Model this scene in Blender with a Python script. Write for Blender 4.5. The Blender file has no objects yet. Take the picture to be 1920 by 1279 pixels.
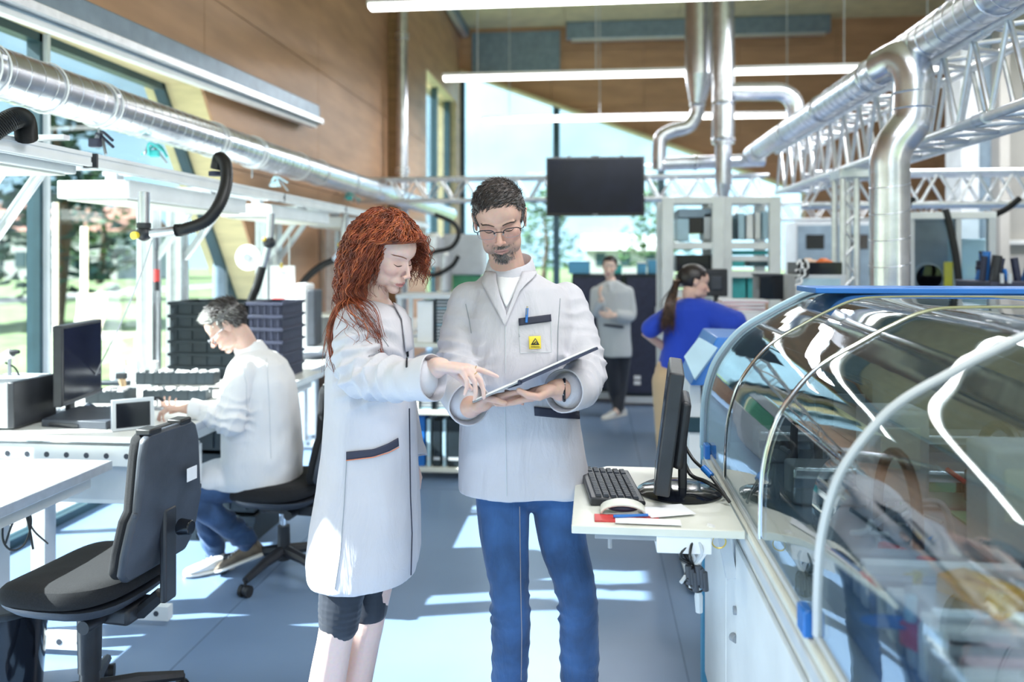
import bpy, bmesh, math, random
import numpy as np
from mathutils import Vector, Matrix, noise as mnoise
PI = math.pi
S = bpy.context.scene
COL = S.collection
random.seed(7)
rs = np.random.RandomState(11)
# ------------------------------------------------------------------ camera
FPX = 1500.0
HC = 1.58
TH = math.atan(155.0 / FPX)
CT, ST = math.cos(TH), math.sin(TH)
cd = bpy.data.cameras.new('camera')
cam = bpy.data.objects.new('camera', cd)
COL.objects.link(cam)
cam.location = (0, 0, HC)
cam.rotation_euler = (PI / 2, 0, TH)
cd.sensor_width = 36.0
cd.lens = FPX / 1920 * 36
cd.shift_y = -154.5 / 1920
cd.clip_start = 0.05
cd.clip_end = 2000
cd.dof.use_dof = True
cd.dof.focus_distance = 2.42
cd.dof.aperture_fstop = 1.7
S.camera = cam
# ------------------------------------------------------------------ exposure, sky, sun
S.view_settings.view_transform = 'Standard'
S.view_settings.look = 'None'
S.view_settings.exposure = 0.60
S.view_settings.gamma = 1.0
S.view_settings.use_curve_mapping = False
W = bpy.data.worlds.new('sky')
S.world = W
W.use_nodes = True
wn = W.node_tree
for n in list(wn.nodes): wn.nodes.remove(n)
sky = wn.nodes.new('ShaderNodeTexSky')
sky.sky_type = 'NISHITA'
sky.sun_disc = False
SUN_AZ = math.radians(104)    # the sun stands left (-X), a little behind the lens
SUN_EL = math.radians(38)
sky.sun_elevation = SUN_EL
sky.sun_rotation = -SUN_AZ
sky.air_density = 1.3; sky.dust_density = 2.5; sky.ozone_density = 1.0
bg = wn.nodes.new('ShaderNodeBackground'); bg.inputs['Strength'].default_value = 0.255
mxr = wn.nodes.new('ShaderNodeMix'); mxr.data_type = 'RGBA'; mxr.inputs['Factor'].default_value = 0.25
mxr.inputs['B'].default_value = (1.5, 2.1, 2.7, 1)
wo = wn.nodes.new('ShaderNodeOutputWorld')
wn.links.new(sky.outputs[0], mxr.inputs['A']); wn.links.new(mxr.outputs['Result'], bg.inputs[0]); wn.links.new(bg.outputs[0], wo.inputs[0])
sd = bpy.data.lights.new('sun', 'SUN'); sd.energy = 19; sd.angle = 0.01; sd.color = (1, .96, .9)
so = bpy.data.objects.new('sun', sd); COL.objects.link(so)
sdir = Vector((-math.sin(SUN_AZ) * math.cos(SUN_EL), math.cos(SUN_AZ) * math.cos(SUN_EL), math.sin(SUN_EL)))
so.rotation_euler = sdir.to_track_quat('Z', 'Y').to_euler()
so.location = (-12, 10, 12)
# added fill: bare area lights over the hall, no fixture is modelled for them
CEIL = 6.5
def area(name, loc, sx, sy, power, col=(1, .98, .95)):
    l = bpy.data.lights.new(name, 'AREA'); l.shape = 'RECTANGLE'; l.size = sx; l.size_y = sy; l.energy = power; l.color = (.94, .96, 1)
    o = bpy.data.objects.new(name, l); COL.objects.link(o); o.location = loc
    return o
for i, (x, y) in enumerate([(0.5, -2.5), (1.5, 2.2), (4.5, 1.0), (3.5, 7.5), (0.5, 12.0)]):
    area('fill_light', (x, y, 4.15), 3.0, 0.5, (90, 80, 85, 150, 170)[i])

# ------------------------------------------------------------------ pixel rays -> points at real depths
def ray(px, py):
    u = (px - 960) / FPX; v = (485 - py) / FPX
    return Vector((-ST + u * CT, CT + u * ST, v))
def P(px, py, t): return Vector((0, 0, HC)) + ray(px, py) * t
def PY(px, py, Y):
    d = ray(px, py); return Vector((0, 0, HC)) + d * (Y / d.y)
def PZ(px, py, Z):
    d = ray(px, py); return Vector((0, 0, HC)) + d * ((Z - HC) / d.z)
def PX(px, py, X):
    d = ray(px, py); return Vector((0, 0, HC)) + d * (X / d.x)

# ------------------------------------------------------------------ materials
MC = {}
def mat(name, col=(.8, .8, .8), rough=.5, metal=0., scale=8., var=.06, bump=0., bscale=60., emit=0., spec=.5, stretch=None, coat=0., sheen=0.):
    if name in MC: return MC[name]
    m = bpy.data.materials.new(name); m.use_nodes = True
    nt = m.node_tree; b = nt.nodes['Principled BSDF']
    b.inputs['Roughness'].default_value = rough; b.inputs['Metallic'].default_value = metal
    b.inputs['Specular IOR Level'].default_value = spec
    b.inputs['Coat Weight'].default_value = coat
    b.inputs['Sheen Weight'].default_value = sheen
    tc = nt.nodes.new('ShaderNodeTexCoord')
    mp = nt.nodes.new('ShaderNodeMapping')
    if stretch: mp.inputs['Scale'].default_value = stretch
    nt.links.new(tc.outputs['Object'], mp.inputs['Vector'])
    n = nt.nodes.new('ShaderNodeTexNoise'); n.inputs['Scale'].default_value = scale; n.inputs['Detail'].default_value = 4
    nt.links.new(mp.outputs[0], n.inputs['Vector'])
    r = nt.nodes.new('ShaderNodeValToRGB')
    a = [max(0, c * (1 - var * 1.6)) for c in col]; z = [min(1, c * (1 + var * 1.6)) for c in col]
    r.color_ramp.elements[0].color = (*a, 1); r.color_ramp.elements[1].color = (*z, 1)
    r.color_ramp.elements[0].position = .3; r.color_ramp.elements[1].position = .7
    nt.links.new(n.outputs['Fac'], r.inputs[0]); nt.links.new(r.outputs[0], b.inputs['Base Color'])
    if bump > 0:
        n2 = nt.nodes.new('ShaderNodeTexNoise'); n2.inputs['Scale'].default_value = bscale; n2.inputs['Detail'].default_value = 3
        nt.links.new(mp.outputs[0], n2.inputs['Vector'])
        bp = nt.nodes.new('ShaderNodeBump'); bp.inputs['Strength'].default_value = bump; bp.inputs['Distance'].default_value = .01
        nt.links.new(n2.outputs['Fac'], bp.inputs['Height']); nt.links.new(bp.outputs[0], b.inputs['Normal'])
    if emit > 0:
        b.inputs['Emission Color'].default_value = (*col, 1); b.inputs['Emission Strength'].default_value = emit
    MC[name] = m
    return m
def glassmat(name, tint, ior, rough=0.0, boost=0.0):
    m = bpy.data.materials.new(name); m.use_nodes = True; nt = m.node_tree
    nt.nodes.remove(nt.nodes['Principled BSDF'])
    out = nt.nodes['Material Output']
    tr = nt.nodes.new('ShaderNodeBsdfTransparent'); tr.inputs[0].default_value = (*tint, 1)
    gl = nt.nodes.new('ShaderNodeBsdfGlossy'); gl.inputs['Roughness'].default_value = rough
    n = nt.nodes.new('ShaderNodeTexNoise'); n.inputs['Scale'].default_value = 2.5; n.inputs['Detail'].default_value = 1
    bp = nt.nodes.new('ShaderNodeBump'); bp.inputs['Strength'].default_value = .03; bp.inputs['Distance'].default_value = .02
    nt.links.new(n.outputs['Fac'], bp.inputs['Height'])
    if rough >= 0: nt.links.new(bp.outputs[0], gl.inputs['Normal'])
    fr = nt.nodes.new('ShaderNodeFresnel'); ge = nt.nodes.new('ShaderNodeNewGeometry')
    ic = nt.nodes.new('ShaderNodeMath'); ic.operation = 'MULTIPLY_ADD'; ic.inputs[1].default_value = 1 / ior - ior; ic.inputs[2].default_value = ior
    nt.links.new(ge.outputs['Backfacing'], ic.inputs[0]); nt.links.new(ic.outputs[0], fr.inputs['IOR'])
    mx = nt.nodes.new('ShaderNodeMixShader')
    if boost:
        mm = nt.nodes.new('ShaderNodeMath'); mm.operation = 'MULTIPLY_ADD'; mm.inputs[1].default_value = 1 - boost; mm.inputs[2].default_value = boost
        nt.links.new(fr.outputs[0], mm.inputs[0]); nt.links.new(mm.outputs[0], mx.inputs[0])
    else: nt.links.new(fr.outputs[0], mx.inputs[0])
    nt.links.new(tr.outputs[0], mx.inputs[1]); nt.links.new(gl.outputs[0], mx.inputs[2]); nt.links.new(mx.outputs[0], out.inputs['Surface'])
    return m
M_GLASS = glassmat('window_glass', (.87, .94, .97), 1.35)
M_ACRYL = glassmat('clear_acrylic', (.78, .85, .88), 1.95, 0.0, 0.15)
M_LENS = glassmat('spectacle_lens', (.97, .97, .98), 1.15)
def M(n): return MC[n]
mat('plywood', (.50, .28, .155), .5, scale=1.1, var=.10, stretch=(1, 1, 5), bump=.02, bscale=30)
mat('plywood_pale', (.62, .52, .29), .55, scale=3, var=.08, stretch=(1, 1, 6))
mat('plywood_dark', (.33, .19, .09), .5, scale=2.2, var=.14, stretch=(1, 1, 7))
mat('floor_resin', (.155, .235, .37), .32, scale=1.2, var=.06, bump=.02, bscale=5)
mat('alu', (.74, .76, .79), .36, 0.85, scale=20, var=.05, bump=.03)
mat('galv', (.66, .69, .75), .30, .95, scale=14, var=.10, bump=.04, bscale=40)
mat('galv_bright', (.66, .68, .74), .26, .95, scale=10, var=.08, bump=.03, bscale=30)
mat('chrome', (.85, .86, .88), .12, 1.0, var=.02)
mat('white_metal', (.78, .80, .80), .4, scale=6, var=.04)
mat('cream_metal', (.74, .74, .66), .4, scale=6, var=.04)
mat('light_grey', (.58, .61, .64), .45, scale=6, var=.05)
mat('mid_grey', (.30, .32, .35), .5, scale=8, var=.06)
mat('blue_grey', (.22, .29, .36), .4, .3, scale=8, var=.08)
mat('dark_frame', (.03, .07, .09), .4, .2, scale=8, var=.08)
mat('black_plastic', (.022, .024, .030), .42, scale=12, var=.15, bump=.05, bscale=200)
mat('charcoal', (.045, .052, .068), .5, scale=12, var=.12, bump=.08, bscale=250)
mat('crate_black', (.012, .022, .030), .5, scale=10, var=.15)
mat('rubber', (.012, .012, .013), .45, scale=12, var=.2)
mat('gloss_black', (.008, .010, .016), .12, scale=4, var=.1)
mat('screen', (.006, .008, .022), .16, scale=2, var=.3, spec=.25)
mat('table_top', (.80, .80, .77), .35, scale=5, var=.03)
mat('white', (.86, .86, .86), .5, scale=6, var=.03)
mat('paper', (.86, .86, .88), .7, scale=6, var=.03)
mat('beige', (.46, .44, .41), .6, scale=2, var=.03)
mat('blue_paint', (.02, .16, .52), .35, scale=5, var=.06)
mat('sky_blue', (.10, .36, .58), .4, scale=5, var=.06)
mat('pale_blue', (.42, .60, .70), .4, scale=5, var=.05)
mat('teal', (.05, .42, .42), .5, scale=9, var=.15)
mat('red', (.62, .06, .06), .5, scale=9, var=.1)
mat('orange', (.85, .22, .06), .5, scale=9, var=.1)
mat('peach', (.85, .62, .48), .6, scale=9, var=.1)
mat('amber', (.90, .42, .02), .4, scale=14, var=.15)
mat('yellow', (.85, .65, .05), .5, scale=9, var=.05)
mat('green', (.08, .35, .18), .5, scale=9, var=.1)
mat('pink', (.75, .50, .52), .6, scale=9, var=.1)
mat('tan', (.55, .38, .22), .7, scale=9, var=.1)
mat('navy', (.03, .035, .07), .6, scale=30, var=.1)
mat('brass', (.75, .55, .12), .3, .6, var=.1)
mat('translucent_white', (.80, .84, .84), .3, var=.04)
mat('lamp_glow', (1, 1, .96), .5, emit=5.0)
mat('lamp_glow_soft', (1, .98, .86), .5, emit=1.2)
mat('seam', (.12, .18, .28), .5)
mat('upholstery', (.010, .010, .012), .92, scale=200, var=.2, bump=.1, bscale=400)

# ------------------------------------------------------------------ mesh building
class MB:
    def __init__(s): s.v = []; s.f = []; s.smooth = True
    def add(s, vs, fs):
        o = len(s.v); s.v.extend([tuple(p) for p in vs]); s.f.extend([tuple(i + o for i in f) for f in fs]); return s
    def box(s, lo, hi, mtx=None):
        x0, y0, z0 = lo; x1, y1, z1 = hi
        vs = [Vector(p) for p in ((x0,y0,z0),(x1,y0,z0),(x1,y1,z0),(x0,y1,z0),(x0,y0,z1),(x1,y0,z1),(x1,y1,z1),(x0,y1,z1))]
        if mtx: vs = [mtx @ p for p in vs]
        return s.add(vs, [(3,2,1,0),(4,5,6,7),(0,1,5,4),(1,2,6,5),(2,3,7,6),(3,0,4,7)])
    def cbox(s, c, size, mtx=None):
        c = Vector(c); h = Vector(size) / 2
        return s.box(c - h, c + h, mtx)
    def bar(s, a, b, w, h=None, up=(0, 0, 1)):
        """box section bar from a to b"""
        a = Vector(a); b = Vector(b); h = h or w; d = (b - a).normalized(); up = Vector(up)
        if abs(d.dot(up)) > .98: up = Vector((0, 1, 0))
        sx = d.cross(up).normalized() * w / 2; sz = sx.cross(d).normalized() * h / 2
        vs = [a - sx - sz, a + sx - sz, a + sx + sz, a - sx + sz, b - sx - sz, b + sx - sz, b + sx + sz, b - sx + sz]
        return s.add(vs, [(0,1,2,3),(7,6,5,4),(0,4,5,1),(1,5,6,2),(2,6,7,3),(3,7,4,0)])
    def tube(s, pts, r, n=10, cap=True, closed=False):
        pts = [Vector(p) for p in pts]; m = len(pts)
        rr = r if isinstance(r, (list, tuple)) else [r] * m
        vs = []; prev = None
        for i, p in enumerate(pts):
            if closed: d = pts[(i + 1) % m] - pts[i - 1]
            else: d = (pts[min(i + 1, m - 1)] - pts[max(i - 1, 0)])
            if d.length < 1e-9: d = Vector((0, 0, 1))
            d.normalize()
            if prev is None:
                a = Vector((0, 0, 1)) if abs(d.z) < .9 else Vector((1, 0, 0))
                u = d.cross(a).normalized()
            else:
                u = prev - d * prev.dot(d)
                u = u.normalized() if u.length > 1e-6 else d.orthogonal().normalized()
            prev = u; w = d.cross(u)
            for k in range(n):
                an = 2 * PI * k / n
                vs.append(p + (u * math.cos(an) + w * math.sin(an)) * rr[i])
        fs = []
        for i in range(m if closed else m - 1):
            j = (i + 1) % m
            for k in range(n):
                k2 = (k + 1) % n
                fs.append((i * n + k, i * n + k2, j * n + k2, j * n + k))
        if cap and not closed:
            fs.append(tuple(range(n - 1, -1, -1))); fs.append(tuple((m - 1) * n + k for k in range(n)))
        return s.add(vs, fs)
    def cyl(s, a, b, r, r2=None, n=16): return s.tube([a, b], [r, r if r2 is None else r2], n)
    def lathe(s, prof, c=(0, 0, 0), n=24, axis='Z'):
        vs = []; c = Vector(c)
        for r, h in prof:
            for k in range(n):
                a = 2 * PI * k / n; x, y = r * math.cos(a), r * math.sin(a)
                p = Vector((x, y, h)) if axis == 'Z' else (Vector((h, x, y)) if axis == 'X' else Vector((x, h, y)))
                vs.append(c + p)
        fs = []
        for i in range(len(prof) - 1):
            for k in range(n):
                k2 = (k + 1) % n; fs.append((i * n + k, i * n + k2, (i + 1) * n + k2, (i + 1) * n + k))
        if prof[0][0] > 1e-4: fs.append(tuple(range(n - 1, -1, -1)))
        if prof[-1][0] > 1e-4: fs.append(tuple((len(prof) - 1) * n + k for k in range(n)))
        return s.add(vs, fs)
    def sphere(s, c, r, n=12, m=8, mtx=None):
        r = Vector(r) if not isinstance(r, (int, float)) else Vector((r, r, r)); c = Vector(c)
        vs = []; fs = []
        for i in range(m + 1):
            ph = PI * i / m
            for k in range(n):
                a = 2 * PI * k / n
                q = Vector((r.x * math.sin(ph) * math.cos(a), r.y * math.sin(ph) * math.sin(a), r.z * math.cos(ph)))
                if mtx: q = mtx @ q
                vs.append(c + q)
        for i in range(m):
            for k in range(n):
                k2 = (k + 1) % n; fs.append((i * n + k, (i + 1) * n + k, (i + 1) * n + k2, i * n + k2))
        return s.add(vs, fs)
    def prism(s, poly, d):
        """closed polygon (3d points) pushed along vector d"""
        d = Vector(d); n = len(poly); vs = [Vector(p) for p in poly] + [Vector(p) + d for p in poly]
        fs = [tuple(range(n - 1, -1, -1)), tuple(range(n, 2 * n))] + [(i, (i + 1) % n, (i + 1) % n + n, i + n) for i in range(n)]
        return s.add(vs, fs)
    def loft(s, rings, cap=True):
        n = len(rings[0]); vs = [p for r in rings for p in r]; fs = []
        for i in range(len(rings) - 1):
            for k in range(n):
                k2 = (k + 1) % n; fs.append((i * n + k, i * n + k2, (i + 1) * n + k2, (i + 1) * n + k))
        if cap: fs.append(tuple(range(n - 1, -1, -1))); fs.append(tuple((len(rings) - 1) * n + k for k in range(n)))
        return s.add(vs, fs)
    def build(s, name, m, parent=None, bevel=0., smooth=True, sub=0, origin=None, solid=0., angle=40, seg=2):
        me = bpy.data.meshes.new(name)
        off = root_loc(parent) if parent is not None else (Vector(origin) if origin is not None else Vector((0, 0, 0)))
        me.from_pydata([(x - off.x, y - off.y, z - off.z) for x, y, z in s.v], [], s.f)
        me.validate()
        bm = bmesh.new(); bm.from_mesh(me); bmesh.ops.recalc_face_normals(bm, faces=bm.faces); bm.to_mesh(me); bm.free()
        o = bpy.data.objects.new(name, me); COL.objects.link(o)
        if parent is None: o.location = off
        else: o.parent = parent
        me.materials.append(M(m) if isinstance(m, str) else m)
        if smooth:
            me.shade_smooth()
            try: me.set_sharp_from_angle(angle=math.radians(angle))
            except Exception: pass
        if bevel > 0:
            b = o.modifiers.new('bevel', 'BEVEL'); b.width = bevel; b.segments = seg; b.limit_method = 'ANGLE'; b.harden_normals = False
        if solid: d = o.modifiers.new('solid', 'SOLIDIFY'); d.thickness = solid; d.offset = 0
        if sub: q = o.modifiers.new('sub', 'SUBSURF'); q.levels = sub; q.render_levels = sub
        return o
def root_loc(o):
    v = Vector((0, 0, 0))
    while o is not None: v += o.location; o = o.parent
    return v
def tag(o, label, cat, group=None, kind=None):
    if label: o['label'] = label
    if cat: o['category'] = cat
    if group: o['group'] = group
    if kind: o['kind'] = kind
    return o
def thing(name, label, cat, loc=(0, 0, 0), group=None):
    o = bpy.data.objects.new(name, None); COL.objects.link(o); o.location = loc; o.empty_display_size = .1
    return tag(o, label, cat, group)
def struct(o):
    o['kind'] = 'structure'; return o
def dup(o, parent=None):
    c = o.copy(); COL.objects.link(c)
    if parent is not None: c.parent = parent
    for ch in list(o.children): dup(ch, c)
    return c
def put(root, loc, rz=None, label=None, group=None):
    r = dup(root); r.location = loc
    if rz is not None: r.rotation_euler = (0, 0, rz)
    if label: r['label'] = label
    if group: r['group'] = group
    return r
def bez(pts, n=24):
    """Catmull-Rom through the points"""
    pts = [Vector(p) for p in pts]; q = [pts[0] * 2 - pts[1]] + pts + [pts[-1] * 2 - pts[-2]]
    out = []; m = len(pts) - 1
    for i in range(m):
        a, b, c, d = q[i:i + 4]; k = max(2, n // m)
        for j in range(k):
            t = j / k
            out.append(.5 * ((2 * b) + (c - a) * t + (2 * a - 5 * b + 4 * c - d) * t * t + (-a + 3 * b - 3 * c + d) * t ** 3))
    out.append(pts[-1]); return out
# ================================================================== ROOM
XW, XG = -2.87, -3.20          # inner face of the left wall, and its glass
YB = 17.0                      # end wall
WT = 2.87                      # window head height
# floor with thin welded seams
fl = struct(MB().box((-3.3, -6, -.12), (8.5, YB, 0)).build('floor', 'floor_resin', smooth=False))
for a, b in (((-2.2, 2.15), (-1.35, 4.3)), ):
    pass
for x in (-1.62, .35, 2.35, 4.35):
    MB().box((x - .004, -6, 0), (x + .004, YB, .0012)).build('floor_seam', 'seam', fl)
for y in (1.2, 5.4, 9.6, 13.8):
    MB().box((-3.2, y - .004, 0), (8.5, y + .004, .0011)).build('floor_seam', 'seam', fl)
# ceiling in plywood sheets
ce = struct(MB().box((-3.3, -6, CEIL + .03), (8.5, YB + .3, CEIL + .3)).build('ceiling', 'plywood_dark', smooth=False))
for i in range(5):
    for j in range(10):
        x0 = -2.87 + i * 2.27; y0 = -6 + j * 2.3
        MB().box((x0 + .004, y0 + .004, CEIL), (x0 + 2.262, y0 + 2.296, CEIL + .03)).build('panel', 'plywood_pale', ce, smooth=False)
# left wall polygons in the YZ plane: window opening is cut away; its right side slants
def clip(poly, a, b, c):
    """keep a*y+b*z>=c"""
    out = []
    for i in range(len(poly)):
        p, q = poly[i], poly[(i + 1) % len(poly)]
        fp, fq = a * p[0] + b * p[1] - c, a * q[0] + b * q[1] - c
        if fp >= 0: out.append(p)
        if (fp >= 0) != (fq >= 0):
            t = fp / (fp - fq); out.append((p[0] + (q[0] - p[0]) * t, p[1] + (q[1] - p[1]) * t))
    return out
SL0, SL1 = (5.6, WT), (7.7, 0.0)                  # slanted right side of window one
sy, sz = SL1[1] - SL0[1], -(SL1[0] - SL0[0])
na = (-sy, -sz); nc = na[0] * SL0[0] + na[1] * SL0[1]
if na[0] * 9 + na[1] * 1 < nc: na = (-na[0], -na[1]); nc = -nc
W2 = [(13.5, 0), (16.5, 0), (16.5, 5.0), (13.5, 4.75)]
wl = thing('wall_left', None, None); wl['kind'] = 'structure'
def yz(poly, x): return [Vector((x, p[0], p[1])) for p in poly]
core = MB()
core.prism(yz([(-6, WT), (13.5, WT), (13.5, CEIL + .2), (-6, CEIL + .2)], XG - .12), (XW - .021 - XG + .12, 0, 0))
core.prism(yz(clip([(5, 0), (13.5, 0), (13.5, WT), (5, WT)], na[0], na[1], nc), XG - .12), (XW - .021 - XG + .12, 0, 0))
core.prism(yz([(13.5, 4.85), (16.5, 4.85), (16.5, CEIL + .2), (13.5, CEIL + .2)], XG - .12), (XW - .021 - XG + .12, 0, 0))
core.prism(yz([(16.5, 0), (YB, 0), (YB, CEIL + .2), (16.5, CEIL + .2)], XG - .12), (XW - .021 - XG + .12, 0, 0))
core.build('core', 'plywood_pale', wl, smooth=False)
for i in range(10):
    for j in range(6):
        y0 = -6.6 + i * 2.45; z0 = j * 1.25 - .2 if j else 0; z1 = (j + 1) * 1.25 - .2
        r = [(y0 + .004, z0 + .004), (y0 + 2.446, z0 + .004), (y0 + 2.446, z1 - .004), (y0 + .004, z1 - .004)]
        r = clip(r, -1, 0, -YB); r = clip(r, 0, -1, -CEIL); r = clip(r, 1, 0, -6)
        if len(r) < 3: continue
        m = MB(); ps = []
        A = clip(r, 0, 1, WT)
        B = clip(clip(r, 0, -1, -WT), na[0], na[1], nc)
        for q in (A, B):
            if len(q) < 3: continue
            for q2 in (clip(q, -1, 0, -13.5), clip(clip(q, 1, 0, 13.5), 0, 1, 4.85), clip(clip(q, 1, 0, 16.5), 0, -1, -4.85)):
                if len(q2) >= 3: m.prism(yz(q2, XW - .02), (.02, 0, 0))
        if m.v: m.build('panel', 'plywood', wl, smooth=False)
# window one: panes, mullions, frame
w1 = thing('window_1', None, None); w1['kind'] = 'structure'
def slant_y(z): return SL0[0] + (SL1[0] - SL0[0]) * (WT - z) / WT
ml = [-6.0, -3.6, -1.2, 1.9, 4.29]
for i, y in enumerate(ml):
    y1 = ml[i + 1] if i + 1 < len(ml) else None
    poly = [(y, .05), (y1, .05), (y1, WT - .04), (y, WT - .04)] if y1 else [(y, .05), (slant_y(.05) - .03, .05), (slant_y(WT) - .03, WT - .04), (y, WT - .04)]
    MB().prism(yz(poly, XG), (.012, 0, 0)).build('pane', M_GLASS, w1, smooth=False)
    if i: MB().box((XG - .03, y - .026, 0), (XG + .05, y + .026, WT)).build('mullion', 'dark_frame', w1, smooth=False)
    if i: MB().box((XG + .05, y + .0, 0), (XG + .08, y + .024, WT)).build('mullion_cover', 'light_grey', w1, smooth=False)
fr = MB(); fr.box((XG - .03, -6, WT - .05), (XG + .05, SL0[0], WT)); fr.box((XG - .03, -6, 0), (XG + .05, SL1[0], .05))
fr.bar((XG + .01, SL0[0] - .02, WT), (XG + .01, SL1[0] - .02, 0), .05, .08, up=(1, 0, 0)); fr.build('frame', 'dark_frame', w1, smooth=False)
# dark round column outside-side of the glass corner
# end wall with slanted window
wb = thing('wall_back', None, None, (0, YB, 0)); wb['kind'] = 'structure'
def xz(poly, y): return [Vector((p[0], y, p[1])) for p in poly]
def bx(px, py): v = PY(px, py, YB); return (v.x, v.z)
T0 = bx(862, 135); T1 = bx(1510, 362)
gx0 = -2.55
wz0 = T0[1] + .0; k = (T1[1] - T0[1]) / (T1[0] - T0[0])
def slope_z(x): return T0[1] + k * (x - T0[0])
xe = T1[0]; zsill = .9
nb = (k, -1); ncb = -(T0[1] - k * T0[0])      # below the slope line: k*x - z >= -c
rects = []
for i in range(6):
    for j in range(6):
        x0 = -2.87 + i * 1.95; z0 = j * 1.2; rects.append([(x0 + .004, z0 + .004), (x0 + 1.946, z0 + .004), (x0 + 1.946, z0 + 1.196), (x0 + .004, z0 + 1.196)])
for r in rects:
    r = clip(r, 0, -1, -CEIL)
    if len(r) < 3: continue
    m = MB()
    above = clip(r, -k, 1, T0[1] - k * T0[0])
    right = clip(clip(r, k, -1, ncb), 1, 0, xe)
    low = clip(clip(clip(r, k, -1, ncb), -1, 0, -xe), 0, -1, -zsill)
    for q in (above, right, low):
        if len(q) >= 3: m.prism(xz(q, YB - .02), (0, .30, 0))
    if m.v: m.build('panel', 'plywood', wb, smooth=False)
MB().prism(xz(clip([(-3.2, slope_z(-3.2)), (9, slope_z(-3.2)), (9, CEIL + .2), (-3.2, CEIL + .2)], -k, 1, T0[1] - k * T0[0]), YB + .281), (0, .1, 0)).build('core', 'plywood_dark', wb, smooth=False)
MB().box((xe, YB + .281, 0), (9, YB + .381, 4)).build('core', 'plywood_dark', wb, smooth=False)
# pale fascia above the slanted window
a0 = PY(885, 62, YB - .05); a1 = PY(1050, 135, YB - .05)
tag(MB().box((a0.x, YB - .07, a1.z), (a1.x, YB - .021, a0.z)).build('smoke_curtain', 'blue_grey', origin=((a0.x + a1.x) / 2, YB - .05, a1.z)), 'pale grey-blue fabric panel hanging high on the end wall beside the left wall', 'panel')
w2 = thing('window_2', None, None); w2['kind'] = 'structure'
gl = clip(clip([(-2.85, zsill), (xe, zsill), (xe, 6), (-2.85, 6)], k, -1, ncb), 1, 0, -2.85)
mxs = [-2.85, PY(1043, 400, YB).x, PY(1240, 400, YB).x, xe]
for i in range(3):
    q = clip(clip(gl, 1, 0, mxs[i]), -1, 0, -mxs[i + 1])
    if len(q) >= 3: MB().prism(xz(q, YB + .1), (0, .012, 0)).build('pane', M_GLASS, w2, smooth=False)
    x = mxs[i]
    MB().box((x - .07, YB + .02, zsill), (x + .07, YB + .12, slope_z(x) + .02)).build('mullion', 'dark_frame', w2, smooth=False)
MB().bar((mxs[0], YB - .03, slope_z(mxs[0])), (xe, YB - .03, slope_z(xe)), .30, .06, up=(0, 0, 1)).build('lining', 'plywood_pale', w2, smooth=False)
MB().box((-2.87, YB - .08, zsill - .05), (xe, YB + .2, zsill)).build('sill', 'sky_blue', w2, smooth=False)
w3 = thing('window_3', None, None); w3['kind'] = 'structure'
MB().prism(yz([(13.5, 0), (16.5, 0), (16.5, 4.85), (13.5, 4.7)], XG + .1), (.012, 0, 0)).build('pane', M_GLASS, w3, smooth=False)
for y in (13.56, 15.1, 16.44):
    MB().box((XG + .08, y - .06, 0), (XG + .2, y + .06, 4.85)).build('mullion', 'dark_frame', w3, smooth=False)
# partition on the right with pillar
wr = thing('wall_right', None, None); wr['kind'] = 'structure'
pa = PY(1872, 0, 9.6).x
MB().box((pa, 9.6, 0), (8.5, 9.75, CEIL)).build('partition', 'beige', wr, smooth=False)
MB().box((8.45, -6, 0), (8.6, 17, CEIL)).build('side_wall', 'beige', wr, smooth=False)
p0 = PY(1780, 0, 9.6).x
MB().box((p0, 9.3, 0), (PY(1812, 0, 9.6).x, 9.7, CEIL)).build('pillar', 'light_grey', wr, smooth=False)
MB().box((PY(1812, 0, 9.6).x, 9.4, 0), (PY(1860, 0, 9.6).x, 9.75, CEIL)).build('pillar', 'blue_grey', wr, smooth=False)
MB().box((PY(1858, 0, 9.4).x, 9.2, 0), (PY(1876, 0, 9.4).x, 9.7, CEIL)).build('pillar', 'beige', wr, smooth=False)
MB().box((pa, 9.5, PY(1900, 458, 9.5).z), (8.4, 9.6, PY(1900, 450, 9.5).z)).build('trim_1', 'white', wr, smooth=False)
# ------------------------------------------------------------------ outside
mat('grass', (.15, .215, .085), .9, scale=1.5, var=.25)
mat('gravel', (.26, .25, .24), .9, scale=3, var=.12)
mat('hill', (.17, .26, .31), .95, scale=.02, var=.3)  # distance haze is mixed into this base colour
mat('foliage', (.035, .085, .07), .9, scale=3, var=.35)
mat('foliage_light', (.07, .15, .06), .9, scale=3, var=.3)
mat('bark', (.10, .07, .05), .9)
mat('house_wall', (.45, .45, .44), .8)
mat('house_roof', (.30, .14, .10), .8)
g = MB().box((-400, -200, -.45), (300, 500, -.15)).build('ground_lawn', 'grass', smooth=False); tag(g, 'green meadow outside the windows', 'grass', kind='stuff')
g = MB().box((-6.4, -20, -.15), (-3.35, 40, -.12)).build('ground_gravel', 'gravel', smooth=False); tag(g, 'pale gravel strip along the outside of the window wall', 'gravel', kind='stuff')
g = MB().box((-26, -50, -.15), (-22.5, 90, -.13)).build('road', 'gravel', smooth=False); tag(g, 'grey road crossing the meadow outside the windows', 'road')
def hills():
    m = MB(); n = 90; rows = 14; vs = []
    for i in range(n + 1):
        a = math.radians(15 + 165 * i / n)
        for j in range(rows + 1):
            q = j / rows; d = 150 + 260 * q
            h = (150 + 110 * (0.5 + .5 * mnoise.noise((math.cos(a) * 3, math.sin(a) * 3, 0)))) * math.sin(q * PI / 2) ** 1.3 + 8 * q * mnoise.noise((i * .3, j * .5, 2))
            vs.append((math.cos(a) * d - 3, math.sin(a) * d, h - 1))
    fs = [(i * (rows + 1) + j, (i + 1) * (rows + 1) + j, (i + 1) * (rows + 1) + j + 1, i * (rows + 1) + j + 1) for i in range(n) for j in range(rows)]
    m.add(vs, fs); return m
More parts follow.
